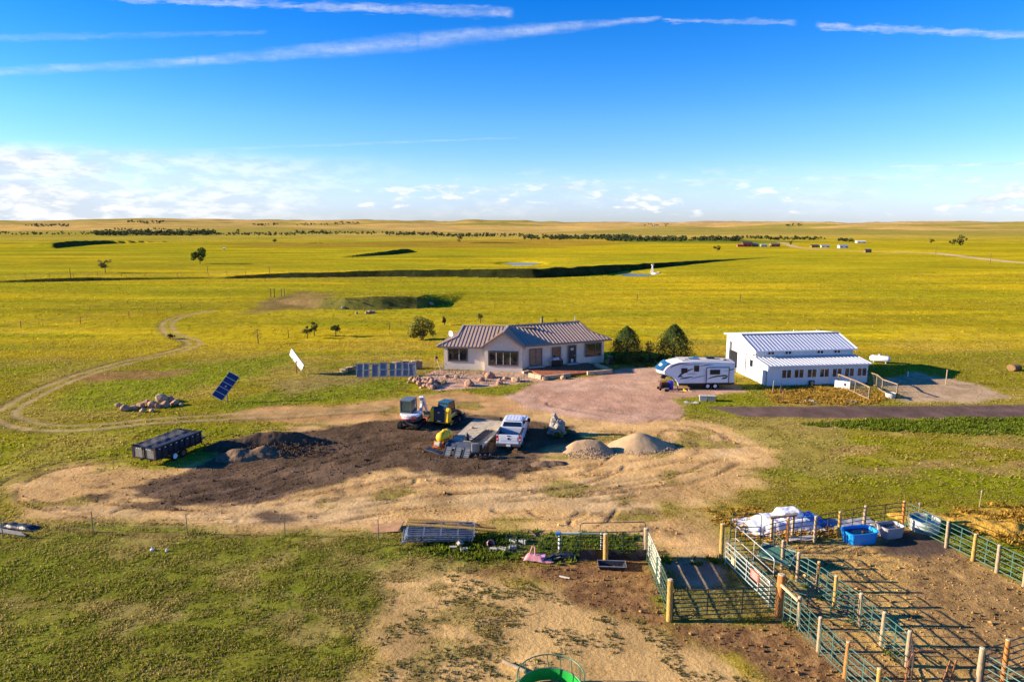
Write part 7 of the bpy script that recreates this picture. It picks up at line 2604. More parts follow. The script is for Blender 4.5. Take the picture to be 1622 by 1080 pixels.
def build_foreground():
    # stack of galvanised pipe panels
    blue = mat('blue_grey_pipe', (.22, .27, .33), .4, .5, var=.2, vs=6)
    A, Bq = GP(636, 866), GP(752, 864)
    rz = math.atan2(Bq.y - A.y, Bq.x - A.x)
    for k in range(6):
        nm = ('lowest', 'second', 'third', 'fourth', 'fifth', 'topmost')[k]
        t = corral_panel((0, 0, 0), (3.9, 0, 0), nm + ' blue-grey pipe panel in the flat stack by the cinder blocks', blue, 'pipe panels stacked flat', hh=1.3, rails=7, ups=3, r=.026, name='stacked_panel')
        t.location = A + Vector((.05 * k + rnd.uniform(-.06, .06), rnd.uniform(-.05, .1), .16 + k * .085))
        t.rotation_euler = (R(-83 + 9 * (k % 2) * .3), 0, rz + rnd.uniform(-.02, .02))
        t.scale = (1, 1, 1)
        t.rotation_euler = (R(-76), 0, rz + rnd.uniform(-.025, .025))
    for i, (p0, p1, lab) in enumerate((((646, 846), (788, 851), 'long yellow timber pole nearest the camera on the panel stack'), ((648, 842), (786, 846), 'second yellow timber pole behind the nearest on the panel stack'), ((650, 838), (772, 842), 'rearmost yellow timber pole on the panel stack'))):
        a, b = GP(*p0), GP(*p1)
        d = b - a
        t = thing('timber_pole', lab, 'pole', a + Vector((0, -.5, 0)), math.atan2(d.y, d.x), 'timber poles on the panel stack')
        obj('pole', MB().tube([(0, 0, .85), (d.length / 2, 0, .78), (d.length, 0, .66)], [.105, .10, .085], 10), 'post', t, smooth=True)
        obj('cut_end', MB().cyl((-.012, 0, .85), (0.0, 0, .85), .07), mat('pale_end_grain', (.52, .42, .27), .9), t)

    def block(px, py, rot, lab, z=0.0):
        t = thing('cinder_block', lab, 'block', GP(px, py) + Vector((0, 0, z)), rot, 'cinder blocks by the panel stack')
        mb = MB()
        for x in (-.185, 0, .185):
            mb.box((x, 0, .10), (.035, .19, .19))
        for y in (-.085, .085):
            mb.box((0, y, .10), (.405, .03, .195))
        obj('web', mb, 'concrete', t)
        obj('face', B((0, 0, .012), (.33, .13, .02)), 'concrete', t)
    block(718, 869, (R(90), 0, R(5)), 'cinder block on its side showing two holes by the panel stack', .1)
    block(727, 866, (R(35), R(25), R(60)), 'cinder block leaning on another by the panel stack', .16)
    block(735, 873, (0, 0, R(20)), 'cinder block nearest the camera by the panel stack')
    block(782, 871, (R(90), 0, R(-10)), 'broken cinder block in the weeds right of the stack', .08)
    block(796, 872, (0, 0, R(-20)), 'pale block lying in the weeds left of the pink toy', 0)
    block(812, 869, (0, 0, R(10)), 'pale block half hidden in the green weeds', 0)
    block(812, 859, (0, R(10), R(-30)), 'white slab left of two in the weeds behind the wire fence', 0)
    block(828, 860, (0, R(-8), R(-25)), 'white slab right of two in the weeds behind the wire fence', 0)
    t = thing('terracotta_pot', 'pink clay pot tipped over in the weeds beside the blocks', 'pot', GP(773, 860), (R(70), 0, R(30)))
    obj('pot', MB().lathe([(.01, 0), (.13, 0), (.20, .32), (.23, .32), (.23, .38), (.19, .38), (.11, .03), (.01, .03)], 16), 'pink', t, smooth=True)
    obj('rim', MB().lathe([(.23, .34), (.24, .36), (.23, .39), (.20, .39)], 16, cap=False), 'pink', t)
    # plywood sheet
    t = thing('plywood_sheet', 'brown plywood sheet lying tilted left of the panel stack', 'plywood', GP(612, 838), R(3))
    obj('sheet', B((0, 0, .1), (1.75, 1.05, .03), (R(5), R(-3), 0)), 'plywood', t)
    obj('edge_batten', MB().bar((.75, -.5, .10), (1.0, .55, .22), .06, .06), 'lumber2', t)
    # wire and pipe fence left of the alley
    corral_panel(GP(917, 884), GP(1022, 882), 'bow-topped pipe gate with black sheeting left of the alley', 'dgreen', 'pipe gates', hh=1.5, rails=6, ups=2, bow=2.05, r=.024, name='pipe_gate', cat='gate')
    run_panels([(800, 878), (858, 881), (916, 884)], 'dark green wire panel in the weeds, counted from the cinder blocks', 'dgreen', 'wire panels in the weeds', hh=1.35, rails=7, r=.014)
    t = thing('black_sheeting', 'black plastic sheeting hung along the bottom of the bow gate', 'sheeting', GP(917, 886), 0)
    L = (GP(1022, 884) - GP(917, 886)).length
    obj('sheet', MB().grid(lambda a, b: (a * L, -.10 + .06 * math.sin(a * 17) * b, .05 + b * (.50 + .12 * math.sin(a * 6) + .30 * max(0, a - .75) * 4 * .6)), 30, 6), 'tarpk', t, smooth=True)
    obj('hem', MB().tube([(a / 10 * L, -.13, .05 + .03 * math.sin(a * 2)) for a in range(11)], .03), 'tarpk', t)
    post_at(959, 892, 1.7, 'thick pale post standing behind the black feed tub', 'post', .14)
    for i, (x, y) in enumerate(((886, 876), (953, 873))):
        t = thing('pvc_stand', ('left', 'right')[i] + ' white plastic stand behind the bow gate', 'stand', GP(x, y))
        obj('column', MB().cyl((0, 0, 0), (0, 0, 1.15), .08, n=10), 'white', t)
        for k in range(4):
            obj('band', MB().cyl((0, 0, .2 + k * .25), (0, 0, .28 + k * .25), .092, n=10), 'black', t)
    t = thing('pvc_pipe', 'pale green pipe lying across the two white stands', 'pipe', GP(886, 876))
    obj('pipe', MB().tube([(-.1, 0, 1.18), (2.2, -.02, 1.20)], .07, 10), mat('pale_green_pipe', (.45, .52, .40), .5), t)
    obj('coupling', MB().cyl((-.2, 0, 1.18), (.0, 0, 1.18), .1, n=10), 'blue', t)
    # pink toy heap
    t = thing('pink_play_slide', 'tangled pink plastic toy frame lying on the dirt', 'toy', GP(852, 889), R(-12))
    cloth('body', t, (0, .1, 0), .75, .28, .3, 'pink', 31, [(-.2, 0, .4, .18, .8)], 20, 12, .10)
    obj('ladder', MB().tube([(-.55, .1, .1), (-.35, .2, .75), (-.2, .15, .75), (-.15, .0, .1)], .035), 'pink', t)
    obj('pole', MB().tube([(-.9, .05, .12), (.1, -.1, .10), (.85, -.02, .06)], .03), 'pink', t)
    obj('panel', B((.15, .05, .30), (.5, .2, .04), (R(20), R(-12), 0)), mat('mauve_plastic', (.42, .18, .42), .5), t)
    t = thing('dark_rags', 'dark crumpled sheeting beside the pink toy', 'sheeting', GP(885, 885), 0)
    cloth('sheet', t, (0, .1, 0), .95, .3, .25, 'tarpk', 33, [(.2, 0, .5, .15, .7)], 20, 12, .10)
    obj('stake', MB().bar((-.3, -.2, .1), (.3, .0, .2), .03, .03), 'lumber', t)
    t = thing('white_stick', 'short white stick lying on the dark manure', 'stick', GP(894, 915), R(-24))
    obj('stick', B((0, 0, .05), (.55, .07, .05)), mat('white_stick', (.70, .62, .50), .8), t)
    obj('knot', MB().cyl((.26, 0, .05), (.30, .02, .06), .025), 'lumber', t)
    t = thing('dark_stick', 'dark stick lying in the sand behind the wire fence', 'stick', GP(842, 845), R(-60))
    obj('stick', MB().tube([(-.5, 0, .05), (0, .05, .08), (.5, 0, .05)], [.05, .06, .04]), 'bark', t)
    obj('twig', MB().tube([(0, .05, .08), (.15, .2, .1)], .02), 'bark', t)
    # round bale feeder at the bottom edge
    t = thing('bale_feeder', 'round bale feeder with a bright green lower skirt at the bottom edge', 'bale feeder', GP(872, 1112))
    Rr = 1.28
    rings = lambda z, r=.025: MB().tube([(Rr * math.cos(a * .2618), Rr * math.sin(a * .2618), z) for a in range(24)], r, 6, True)
    obj('top_ring', rings(1.15), 'green', t, smooth=True)
    obj('middle_ring', rings(.55), 'green', t, smooth=True)
    obj('bottom_ring', rings(.06), 'green', t, smooth=True)
    for k in range(16):
        g = k * math.pi / 8
        obj('upright', MB().tube([(Rr * math.cos(g), Rr * math.sin(g), .5), (Rr * math.cos(g + .06), Rr * math.sin(g + .06), 1.15)], .02), 'green', t)
    obj('skirt', MB().loft([[((Rr - d) * math.cos(a * .2618), (Rr - d) * math.sin(a * .2618), z) for a in range(24)] for z, d in ((.06, .0), (.55, .0), (.55, .02), (.06, .02))], cap=False), 'feedgreen', t, smooth=True)
    t = thing('feeder_post', 'pale round timber lying beside the bale feeder', 'timber', GP(797, 1050), 0)
    a, b = GP(797, 1050), GP(832, 1066)
    d = b - a
    obj('log', MB().tube([(0, 0, .09), (d.x, d.y, .09)], .09, 10), 'postw', t, smooth=True)
    obj('cut_end', MB().cyl((-.012 * d.x, -.012 * d.y, .09), (0, 0, .09), .08), mat('pale_end_grain', (.52, .42, .27), .9), t)
    # rusty plough frame near the corner pen
    t = thing('rusty_frame', 'rusty bent iron hoop standing in the dirt at the lower right', 'iron hoop', GP(1433, 1085), R(8))
    obj('hoop', MB().tube([(0, 0, 0), (.05, 0, 1.0), (.2, 0, 1.35), (.45, 0, 1.5), (1.2, -.1, 1.45)], .035), 'rust', t)
    obj('brace', MB().tube([(.05, 0, .8), (.5, .2, .1)], .025), 'rust', t)
    t = thing('iron_trestle', 'rusty iron trestle in the dirt near the right corner pen', 'trestle', GP(1502, 1092), R(-5))
    for (p, q) in (((-.3, 0, 0), (0, .1, 1.2)), ((.35, 0, 0), (0, .1, 1.0)), ((.2, .3, .2), (.3, .2, 1.2)), ((-.2, 0, .5), (.3, .1, .5))):
        obj('bar', MB().bar(p, q, .05, .05), 'rust', t)
    # pieces of pipe and black sheet at the left edge
    t = thing('pipe_scrap', 'grey pipes and black sheet lying at the left edge', 'scrap', GP(16, 838), R(-12))
    for k in range(3):
        obj('pipe', MB().cyl((-1.2 + k * .2, -.15 - k * .16, .08), (1.4 + k * .25, -.45 - k * .12, .10), .06), 'dsteel', t)
    cloth('sheet', t, (.3, .25, 0), 1.3, .35, .2, 'tarpk', 35, [(.2, 0, .8, .2, .8)], 20, 12, .12)
    # litter in the lawn
    for i, (px, py, s, lab) in enumerate(((241, 872, .17, 'round white pail lid on the lawn'), (264, 873, .10, 'small white scrap on the lawn'))):
        t = thing('white_litter', lab, 'litter', GP(px, py), rnd.uniform(0, 3))
        obj('disc', MB().lathe([(.01, 0), (s * .6, 0), (s * .66, .06), (s * .5, .12), (.01, .14)], 12), 'white', t, smooth=True)
        obj('knob', MB().cyl((0, 0, .13), (0, 0, .18), .03), 'white', t)
    # wire fence on steel posts across the lawn
    P = [(-160, 848), (5, 852), (148, 842), (297, 846), (452, 850), (600, 856)]
    w = [GP(*p) for p in P]
    t = thing('wire_fence', 'thin wire fence on steel posts along the top of the lawn', 'fence', w[1])
    for p in w:
        q = p - w[1]
        obj('steel_post', MB().box((q.x, q.y, .62), (.035, .035, 1.3)).box((q.x, q.y + .02, .62), (.015, .03, 1.3)), 'postw', t)
    for z in (.35, .7, 1.0, 1.22):
        obj('wire', MB().tube([p - w[1] + Vector((0, .05, z)) for p in w], .005, 4), 'grey', t)
    t = thing('lawn_stake', 'thin pale stake standing in the grass beyond the right pen', 'stake', GP(1551, 803), 0)
    obj('shaft', MB().cyl((0, 0, 0), (.05, 0, 1.1), .025), 'postw', t)
    obj('flag', B((.05, 0, 1.08), (.08, .02, .12)), 'white', t)
    t = thing('lawn_stake', 'short pale stake by the round tank', 'stake', GP(1455, 815), 0)
    obj('shaft', MB().cyl((0, 0, 0), (.0, 0, .75), .025), 'postw', t)
    obj('flag', B((.0, 0, .75), (.1, .02, .12)), 'white', t)


build_foreground()


# ------------------------------------------------------------------ trees and shrubs
def limbs(parent, h, r, n, spread, seed, name='trunk', m='bark', fork=.35, lean=0.0):
    rg = random.Random(seed)
    mb = MB()
    top = Vector((lean * h, rg.uniform(-.05, .05) * h, h * .8))
    mb.tube([(0, 0, -.1), (lean * h * .3, 0, h * fork * .6), tuple(top * .6), tuple(top)], [r, r * .8, r * .5, r * .15], 7)
    for i in range(n):
        t = fork + (1 - fork) * .75 * i / max(1, n - 1)
        a = top * t
        g = i * 2.4 + rg.uniform(-.4, .4)
        l = spread * rg.uniform(.7, 1.1) * (1.1 - t * .6)
        mid = a + Vector((math.cos(g) * l * .55, math.sin(g) * l * .55, l * .35))
        end = a + Vector((math.cos(g) * l, math.sin(g) * l, l * rg.uniform(.5, .9)))
        mb.tube([tuple(a), tuple(mid), tuple(end)], [r * .45 * (1.1 - t * .6), r * .3 * (1.1 - t * .5), r * .08], 5)
        for k in range(2):
            q = mid + (end - mid) * rg.uniform(.1, .6)
            e2 = q + Vector((rg.uniform(-1, 1), rg.uniform(-1, 1), rg.uniform(.2, 1))) * l * .4
            mb.tube([tuple(q), tuple(e2)], [r * .18, r * .05], 4)
    return obj(name, mb, m, parent)


def small_tree(px, py, h, w, label, color, n, seed, leaf=.13, name='young_tree', cat='tree', group='young trees on the slope behind the house', lean=0, crown_low=.32, hollow=.3, clumps=9, cs=(.22, .42)):
    p = GT(px, py)
    t = thing(name, label, cat, p, 0, group)
    limbs(t, h, .05 + h * .018, 7, w * .45, seed, lean=lean)
    if n:
        leaf_cloud(t, 'crown', (lean * h * .6, 0, h * (crown_low + (1 - crown_low) * .52)), (w * .52, w * .5, h * (1 - crown_low) * .56), n, leaf, color, seed, clumps, hollow, cs=cs)
    return t


def spray_cone(parent, h, w, n, size, color, seed):
    """dense evergreen: leaf sprays over a lumpy rounded cone, thick enough to hide the stem"""
    rg = np.random.default_rng(seed)
    z = rg.uniform(.0, 1.0, n) ** .9
    th = rg.uniform(0, 2 * np.pi, n)
    prof = np.clip(np.sin(np.pi * np.clip(z * .62 + .38, 0, 1)) ** .75, 0, 1) * (1 - .12 * (z < .06))
    lump = .72 + .60 * fbm(th * 2.6 + seed, z * 6, seed, 3) + .09 * rg.normal(size=n) + .25 * (rg.random(n) > .97)
    depth = 1 - rg.uniform(0, 1, n) ** 2.2 * .45
    r = w * .5 * prof * lump * depth
    P = np.stack([np.cos(th) * r, np.sin(th) * r, .05 + z * h * (.95 + .1 * lump)], -1)
    nr = np.stack([np.cos(th), np.sin(th), .35 + z * .6], -1) + rg.normal(size=(n, 3)) * .55
    nr /= np.linalg.norm(nr, axis=1)[:, None]
    a = np.cross(nr, rg.normal(size=(n, 3)))
    a /= np.linalg.norm(a, axis=1)[:, None]
    b = np.cross(nr, a)
    s = size * rg.uniform(.5, 1.3, n)[:, None]
    V = np.stack([P - a * s, P - b * s * .5, P + a * s, P + b * s * .5], 1).reshape(-1, 3)
    me = bpy.data.meshes.new('foliage')
    me.vertices.add(n * 4)
    me.vertices.foreach_set('co', V.astype(np.float32).ravel())
    me.loops.add(n * 4)
    me.loops.foreach_set('vertex_index', np.arange(n * 4, dtype=np.int32))
    me.polygons.add(n)
    me.polygons.foreach_set('loop_start', (np.arange(n) * 4).astype(np.int32))
    me.update()
    tone = (.7 + .6 * fbm(th * 3, z * 9, seed + 5, 3) + (rg.random(n) - .5) * .4)[:, None]
    cc = np.repeat(np.array(color) * tone, 4, 0)
    at = me.attributes.new('land', 'FLOAT_COLOR', 'POINT')
    at.data.foreach_set('color', np.concatenate([cc, np.ones((n * 4, 1))], 1).astype(np.float32).ravel())
    me.materials.append(mat('foliage', (0, 0, 0), .75, attr='land', var=.1, spec=.2, trans=.25))
    o = bpy.data.objects.new('foliage', me)
    COL.objects.link(o)
    o.parent = parent


def build_trees():
    # two dense junipers: layered cones of small sprays
    for i, (px, py, h, w, lab) in enumerate(((992, 572, 4.4, 4.3, 'dense dark juniper nearest the house'), (1067, 570, 4.5, 4.7, 'dense dark juniper behind the camper nose'))):
        t = thing('juniper', lab, 'tree', GP(px, py), i * 2.1, 'junipers beside the house')
        limbs(t, h * .9, .16, 9, w * .3, 31 + i, fork=.15)
        spray_cone(t, h, w, 7500, .11, (.058, .085, .022), 60 + i)
    t = small_tree(1029, 571, 2.6, 1.8, 'thin brownish shrub between the two junipers', (.20, .15, .05), 420, 71, .10, 'brown_shrub', 'shrub', None, crown_low=.08)
    for i, px in enumerate((1004, 1016, 1034, 1046)):
        t = thing('low_shrub', ('leftmost', 'second', 'third', 'rightmost')[i] + ' of the low dark shrubs along the foot of the junipers', 'shrub', GP(px, 574), 0, 'low shrubs under the junipers')
        leaf_cloud(t, 'foliage', (0, 0, .35), (.6, .4, .4), 260, .09, (.08, .065, .03), 90 + i)
    # big airy bush behind the house
    t = thing('willow_bush', 'wide airy green bush behind the left end of the house', 'bush', GT(668, 538), 0)
    rg = random.Random(9)
    st = MB()
    for i in range(26):
        g = rg.uniform(0, 6.28)
        l = rg.uniform(.8, 1.25)
        r0 = rg.uniform(.5, 2.0)
        st.tube([(0, 0, 0), (math.cos(g) * r0 * .5, math.sin(g) * r0 * .5, 1.6 * l), (math.cos(g) * r0, math.sin(g) * r0, 2.9 * l)], [.05, .03, .008], 5)
    obj('stems', st, 'bark', t)
    leaf_cloud(t, 'crown', (0, 0, 1.9), (2.9, 2.5, 2.0), 3400, .14, (.25, .235, .045), 77, 26, .3, cs=(.16, .34), trans=.35, var=.5)
    G = (.10, .115, .025)
    small_tree(409, 544, 2.5, 1.5, 'bare grey-brown sapling furthest left on the slope', (.16, .11, .06), 110, 1, .08)
    small_tree(457, 535, 1.7, .5, 'thin bare stick of a sapling on the slope', (.14, .1, .05), 20, 2, .06)
    small_tree(487, 536, 2.0, 1.7, 'left one of the pair of round young trees', G, 420, 3)
    small_tree(498, 532, 2.3, 1.6, 'right and taller one of the pair of young trees', (.13, .13, .03), 380, 4)
    small_tree(532, 533, 2.3, 1.8, 'lone round young tree casting a long shadow on the slope', G, 460, 5)
    small_tree(617, 522, 1.6, .6, 'thin bare sapling left of the airy bush', (.18, .12, .05), 40, 6, .06)
    small_tree(704, 515, 1.9, 1.2, 'small dark conifer just behind the left roof end', (.05, .07, .025), 420, 7, .10, crown_low=.1)
    small_tree(761, 512, 1.9, 1.3, 'small open young tree behind the left ridge of the house', (.10, .11, .03), 240, 8)
    small_tree(270, 537, .9, 1.6, 'dark low bush by the bend of the dirt track', (.05, .07, .02), 260, 9, .11, 'track_bush', 'bush', None, crown_low=.02)
    small_tree(167, 432, 5.6, 5.5, 'airy half-bare tree far left beyond the track', (.13, .115, .04), 420, 10, .26, 'field_tree', 'tree', 'lone trees in the far left field', hollow=.5)
    small_tree(317, 418, 7.6, 9.5, 'full round green tree standing alone in the far left field', (.075, .10, .02), 1300, 11, .38, 'field_tree', 'tree', 'lone trees in the far left field', crown_low=.12)
    far = [(1252, 388, 4.0, 'tiny lone tree left of the distant white building'), (1508, 389, 6, 'left one of two dark bushes in the far right field'), (1521, 389, 9, 'right and bigger one of two dark bushes in the far right field'),
           (1475, 386, 5, 'small dark bush left of the pair in the far right field'), (1136, 399, 5, 'single dark bush in the golden field right of the pond'), (728, 384, 7, 'small red-brown tree above the distant bank'),
           (435, 385, 5, 'tiny dark bush in the far left field'), (886, 381, 6, 'dark twin bush at the near edge of the distant woodland'), (960, 380, 5, 'tiny bush below the distant woodland'), (378, 369, 8, 'dark lone tree on the left skyline field')]
    for i, (px, py, h, lab) in enumerate(far):
        p = GT(px, py)
        t = thing('distant_tree', lab, 'tree', p, 0, 'single trees in the far fields')
        obj('trunk', MB().cyl((0, 0, -.3), (0, 0, h * .5), h * .04, h * .02, 6), 'bark', t)
        leaf_cloud(t, 'crown', (0, 0, h * .55), (h * .6, h * .6, h * .5), 260, h * .07, (.055, .065, .02) if i != 5 else (.16, .09, .04), 300 + i, 8, .3)


build_trees()


def build_woodland():
    """distant river woodland: one mass of crowns along the creek"""
    rg = np.random.default_rng(17)
    segs = [((150, 340), 372, 6.5, 70), ((0, 150), 371, 3.0, 22), ((340, 470), 372, 3.5, 24), ((468, 520), 370, 4, 12), ((520, 620), 370, 3, 20), ((612, 700), 372, 4, 26), ((690, 830), 374, 4.0, 36),
            ((830, 1000), 378, 5.5, 60), ((960, 1170), 381, 6, 80), ((1160, 1215), 378, 4, 16), ((1215, 1310), 379, 4, 26), ((1325, 1352), 382, 4, 10), ((40, 110), 358, 3, 14), ((200, 260), 353, 3, 10), ((400, 440), 357, 2.5, 8),
            ((470, 520), 356, 2.5, 8), ((530, 570), 354, 2.5, 10), ((1020, 1060), 357, 2, 6), ((1245, 1270), 357, 2.5, 6), ((160, 330), 364, 2.5, 16)]
    V, C = [], []
    for (x0, x1), py, hp, n in segs:
        for k in range(int(n * 2.6)):
            px = rg.uniform(x0, x1)
            q = py + rg.uniform(-1.6, 1.6)
            p = GT(px, q)
            dist = p.y
            if dist > 16000:
                continue
            h = hp * rg.uniform(.6, 1.25) * dist / FPX
            w = h * rg.uniform(.7, 1.3)
            m = 34
            d = rg.normal(size=(m, 3))
            d /= np.linalg.norm(d, axis=1)[:, None]
            r = rg.uniform(.55, 1.0, m)[:, None] * (1 + .25 * rg.normal(size=(m, 1)) * .5)
            P = np.array(p) + np.array([0, 0, h * .5]) + d * r * np.array([w * .55, w * .55, h * .52])
            nr = d + rg.normal(size=(m, 3)) * .5
            nr /= np.linalg.norm(nr, axis=1)[:, None]
            a = np.cross(nr, rg.normal(size=(m, 3)))
            a /= np.linalg.norm(a, axis=1)[:, None]
            b = np.cross(nr, a)
            s = h * .17 * rg.uniform(.7, 1.3, (m, 1))
            V.append(np.stack([P - a * s, P - b * s, P + a * s, P + b * s], 1).reshape(-1, 3))
            base = np.array((.060, .075, .030)) if dist < 2000 else np.array((.065, .075, .055))  # farthest crowns bluer, distance haze put into their colour
            C.append(np.repeat(base * rg.uniform(.7, 1.35) * rg.uniform(.8, 1.2, (m, 1)), 4, 0))
    V = np.concatenate(V)
    C = np.concatenate(C)
    n = len(V) // 4
    me = bpy.data.meshes.new('distant_woodland')
    me.vertices.add(len(V))
    me.vertices.foreach_set('co', V.astype(np.float32).ravel())
    me.loops.add(len(V))
    me.loops.foreach_set('vertex_index', np.arange(len(V), dtype=np.int32))
    me.polygons.add(n)
    me.polygons.foreach_set('loop_start', (np.arange(n) * 4).astype(np.int32))
    me.update()
    at = me.attributes.new('land', 'FLOAT_COLOR', 'POINT')
    at.data.foreach_set('color', np.concatenate([C, np.ones((len(C), 1))], 1).astype(np.float32).ravel())
    me.materials.append(mat('foliage', (0, 0, 0), .75, attr='land'))
    o = bpy.data.objects.new('distant_woodland', me)
    COL.objects.link(o)
    tag(o, 'far line of creek woodland below the skyline', 'woodland')
    o['kind'] = 'stuff'


build_woodland()


# ------------------------------------------------------------------ far field things
def far_building(px, py, w, d, h, wall, roof, label, rot=0.0, wins=2, name='farm_building'):
    w, d, h = w * .48, d * .48, h * .45
    p = GT(px, py)
    t = thing(name, label, 'building', p, rot, 'distant farm buildings')
    obj('wall', B((0, 0, h * .35), (w, d, h * .7 + .6)), mat('far_' + wall[0], wall[1], .8), t)
    rf = h * .7 + .25
    obj('roof', MB().prism([(-d * .56, rf), (d * .56, rf), (0, rf + h * .4)], -w * .53, w * .53, 'yz'), mat('far_' + roof[0], roof[1], .6), t)
    for i in range(wins):
        x = -w / 2 + w * (i + .5) / wins
        q = obj('window', B((x, -d / 2 - .02, h * .38), (w / wins * .4, .06, h * .28)), 'black', t)
    obj('door', B((w * .38, -d / 2 - .03, h * .25), (w * .1, .06, h * .5)), 'lumber2', t)
    return t


def build_far():
    red, grey, white, brown, dark = ('red', (.36, .07, .04)), ('grey', (.25, .26, .27)), ('white', (.72, .70, .66)), ('brown', (.22, .13, .08)), ('dark', (.05, .05, .06))
    far_building(1183, 391, 16, 9, 8, red, dark, 'distant red barn with a dark roof at the far farmstead')
    far_building(1172, 391, 10, 7, 4, brown, red, 'low brown shed left of the distant red barn')
    far_building(1196, 391, 10, 7, 5, brown, grey, 'brown shed right of the distant red barn')
    far_building(1210, 391, 9, 6, 4, white, grey, 'small white shed at the far farmstead')
    far_building(1227, 391, 15, 9, 6, brown, brown, 'wide brown barn at the right of the far farmstead')
    far_building(1290, 392, 12, 7, 4, brown, dark, 'low dark shed right of the far farm road')
    far_building(1306, 392, 14, 7, 4, white, grey, 'long pale shed right of the far farm road')
    far_building(1335, 393, 14, 8, 5, white, grey, 'pale house with a grey roof right of the far farm road')
    far_building(1363, 385, 18, 8, 4, white, white, 'long white building by the far trees')
    far_building(1374, 400, 8, 5, 4, brown, dark, 'dark hut alone in the far field')
    far_building(1038, 357, 60, 30, 16, white, grey, 'pale house on the far hill')
    far_building(355, 395, 3, 2.5, 2, white, white, 'tiny white shed in the far left field')
    # ponds
    for i, (px0, px1, py0, py1, lab) in enumerate(((803, 850, 413.5, 417.5, 'x'), (972, 1028, 431, 435, 'x'))):
        a, b = GT(px0, (py0 + py1) / 2), GT(px1, (py0 + py1) / 2)
        c0, c1 = GF((px0 + px1) / 2, py0), GF((px0 + px1) / 2, py1)
        z = max(a.z, b.z) + .02
        cx, cy = (a.x + b.x) / 2, (c0[1] + c1[1]) / 2
        rx, ry = abs(b.x - a.x) / 2, abs(c0[1] - c1[1]) / 2
        mb = MB()
        n = 36
        ring = []
        for k in range(n):
            g = 2 * math.pi * k / n
            q = 1 + .18 * math.sin(3 * g + i) + .1 * math.sin(5 * g)
            ring.append((cx + rx * q * math.cos(g), cy + ry * q * math.sin(g), PONDS[i][4] + .06))
        mb.add(ring, [tuple(range(n))])
        o = obj('pond', mb, 'pond', None)
        o['kind'] = 'structure'
    # windmill with its tank
    p = GT(1033, 433)
    t = thing('windmill', 'small white windmill tower beside the dark creek bank', 'windmill', p, R(20))
    H = 5.2
    t.scale = (.6, .6, .6)
    for sx in (-1, 1):
        for sy in (-1, 1):
            obj('leg', MB().bar((sx * .8, sy * .8, 0), (sx * .12, sy * .12, H), .12, .12), 'white', t)
    for z in (1.3, 2.6, 3.9):
        k = .8 - .68 * z / H
        obj('brace', MB().bar((-k, -k, z), (k, -k, z), .07, .07).bar((-k, k, z), (k, k, z), .07, .07).bar((-k, -k, z), (-k, k, z), .07, .07).bar((k, -k, z), (k, k, z), .07, .07), 'white', t)
    fan = obj('fan', MB().cyl((0, -.5, H + .1), (0, .2, H + .1), .08), 'white', t)
    for k in range(12):
        g = k * math.pi / 6
        obj('blade', B((0, 0, 0), (.22, .03, .75)), 'white', fan, loc=(.55 * math.sin(g), -.5, H + .1 + .55 * math.cos(g)), rot=(0, g, .4))
    obj('tail', B((0, 1.0, H + .15), (.04, .8, .5)), 'white', t)
    t = thing('stock_tank', 'white stock tank at the foot of the windmill', 'stock tank', p + Vector((1.0, -1.6, 0)))
    obj('shell', MB().lathe([(.01, -.2), (1.5, -.2), (1.5, .5), (1.4, .5), (1.4, .3), (.01, .3)], 20), 'white', t)
    obj('water', MB().cyl((0, 0, .35), (0, 0, .42), 1.39, n=20), 'pond', t)

    def range_fence(pixels, step, hh, lab):
        w = [GT(*p) for p in pixels]
        t = thing('range_fence', lab, 'fence', w[0], 0, 'post and wire range fences')
        pts = []
        for i in range(len(w) - 1):
            n = max(1, int((w[i + 1] - w[i]).length / step))
            for k in range(n):
                q = w[i] + (w[i + 1] - w[i]) * (k / n)
                pts.append(Vector((q.x, q.y, float(TH(q.x, q.y)))))
        me = None
        for q in pts:
            if me is None:
                me = MB().cyl((0, 0, -.2), (0, 0, hh), .09, .08, 6).mesh('post')
                me.materials.append(mt('postr'))
            o = obj('post', me, None, t, loc=q - w[0])
            o.rotation_euler = (rnd.uniform(-.05, .05), rnd.uniform(-.05, .05), 0)
        for z in (.5, .9, 1.2):
            obj('wire', MB().tube([q - w[0] + Vector((0, 0, z * hh / 1.3)) for q in pts], .012, 4), 'grey', t)
    range_fence([(-60, 442), (40, 440), (230, 438), (330, 437), (420, 437)], 7.5, 1.4, 'far fence of thin posts above the left dark bank')
    range_fence([(-40, 524), (33, 520), (127, 512), (204, 503), (249, 497), (275, 495)], 15, 1.3, 'near fence of spaced posts left of the track')
    range_fence([(420, 447), (520, 445), (620, 444), (780, 443)], 16, 1.3, 'fence of spaced posts in front of the long dark bank')
    for i, (px, py, hh, lab) in enumerate(((429, 471, 2.2, 'left one of the dark posts by the dam'), (435, 471, 2.2, 'second dark post by the dam'), (446, 470, 2.0, 'third dark post by the dam'), (451, 469, 2.0, 'rightmost dark post by the dam'),
                                           (1482, 403, 5.0, 'farther utility pole by the far dirt road'), (1568, 419, 5.0, 'nearer utility pole by the far dirt road'), (112, 440, 3.0, 'taller post in the far left fence line'), (1172, 478, 1.6, 'lone post in the golden field above the barn'),
                                           (1009, 476, 1.4, 'lone thin post in the golden field above the junipers'), (329, 433, 2.6, 'taller post in the far fence below the round tree'), (427, 433, 2.2, 'post in the field left of the long bank'))):
        p = GT(px, py)
        t = thing('field_post', lab, 'post', p, 0, 'single posts in the fields')
        obj('shaft', MB().cyl((0, 0, -.2), (rnd.uniform(-.06, .06), 0, hh), .10, .08, 6), 'bark', t)
        obj('top', MB().cyl((0, 0, hh - .05), (0, 0, hh + .05), .09, .05, 6), 'bark', t)
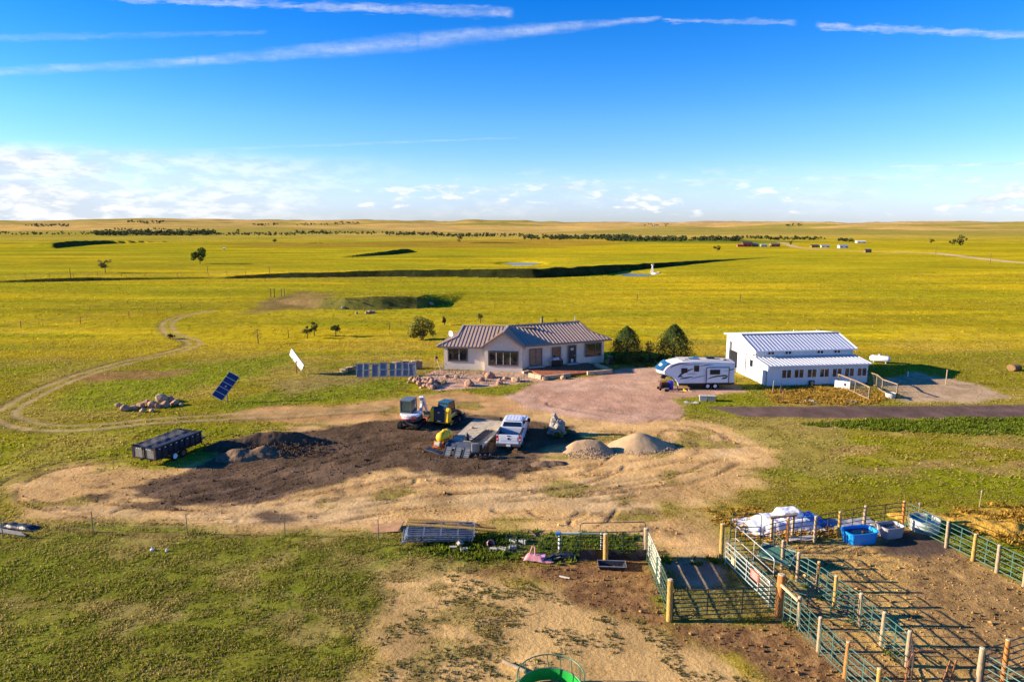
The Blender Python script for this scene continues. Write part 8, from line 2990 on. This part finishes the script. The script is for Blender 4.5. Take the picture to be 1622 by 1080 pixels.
    for i, (px, py, s) in enumerate(((581, 497, 1.0), (586, 496, 1.3), (591, 496, 1.1), (565, 497, .8), (544, 488, .9), (683, 482, 1.1))):
        rock('field_stone', GT(px, py), s, ('dark stone left in the little heap below the dam', 'dark stone in the middle of the little heap below the dam', 'dark stone right in the little heap below the dam', 'pale stone left of the little heap below the dam',
                                           'pale stone at the foot of the dam', 'pale stone at the right end of the dam')[i], 'field stones by the dam', 'rockgrey' if i > 2 else 'rockpink', i + 20)


build_far()


# ------------------------------------------------------------------ weeds in the sand, straw on the ground
def build_small_cover():
    x, y, rg = scatter(60000, 24, 40, 41)
    ins = (pmask(W['sand'], x, y, .6) > .3)
    cl = fbm(x / 1.1, y / .8, 97, 2) * .55 + fbm(x / 5, y / 4, 98, 2) * .45 + .12 * pmask(W['sparse'], x, y, 1.0)
    keep = ins & (cl > .585) & (rg.uniform(0, 1, len(x)) < .5)
    x, y = x[keep], y[keep]
    n = len(x)
    c = np.array((.17, .155, .045)) * rg.uniform(.6, 1.3, (n, 1))
    blades('sand_weeds', np.stack([x, y, TH(x, y)], -1), rg.uniform(.04, .12, n), rg.uniform(.10, .22, n), c, 6, 'small olive weeds scattered over the bare sand', 'weeds', 42)
    x, y, rg = scatter(200000, 28, 82, 43)
    m = np.maximum(np.maximum(pmask(W['straw1'], x, y, .5, .8, 1.2, 26), pmask(W['straw2'], x, y, .6, .7, 1.2, 27)), np.maximum(pmask(W['straw3'], x, y, .4, .6, 1, 28), .6 * pmask(W['hayR'], x, y, .4)))
    keep = (rg.uniform(0, 1, len(x)) < m) & (fbm(x / .8, y / .6, 99, 2) > .42)
    x, y = x[keep], y[keep]
    n = len(x)
    c = np.array((.56, .35, .06)) * rg.uniform(.45, 1.2, (n, 1))
    blades('loose_straw', np.stack([x, y, TH(x, y) + .02], -1), rg.uniform(.05, .25, n), rg.uniform(.2, .5, n), c, 5, 'loose golden straw and dry stalks by the pen and barn', 'straw', 44)
    # taller weeds: roadside strip, wire-fence weeds, barn edge
    x, y, rg = scatter(160000, 34, 70, 45)
    m = np.maximum(np.maximum(pmask(W['lush1'], x, y, .5, .5), pmask(W['weeds'], x, y, .5, .8)), pmask(W['alley'], x, y, .4) * .5)
    keep = (rg.uniform(0, 1, len(x)) < m * .8) & (fbm(x / 1.0, y / .8, 101, 2) > .40)
    x, y = x[keep], y[keep]
    n = len(x)
    c = np.array((.17, .215, .02)) * rg.uniform(.6, 1.35, (n, 1))
    blades('rank_weeds', np.stack([x, y, TH(x, y)], -1), rg.uniform(.10, .30, n), rg.uniform(.2, .45, n), c, 6, 'rank green weeds along the road edge and wire fence', 'weeds', 46)


build_small_cover()
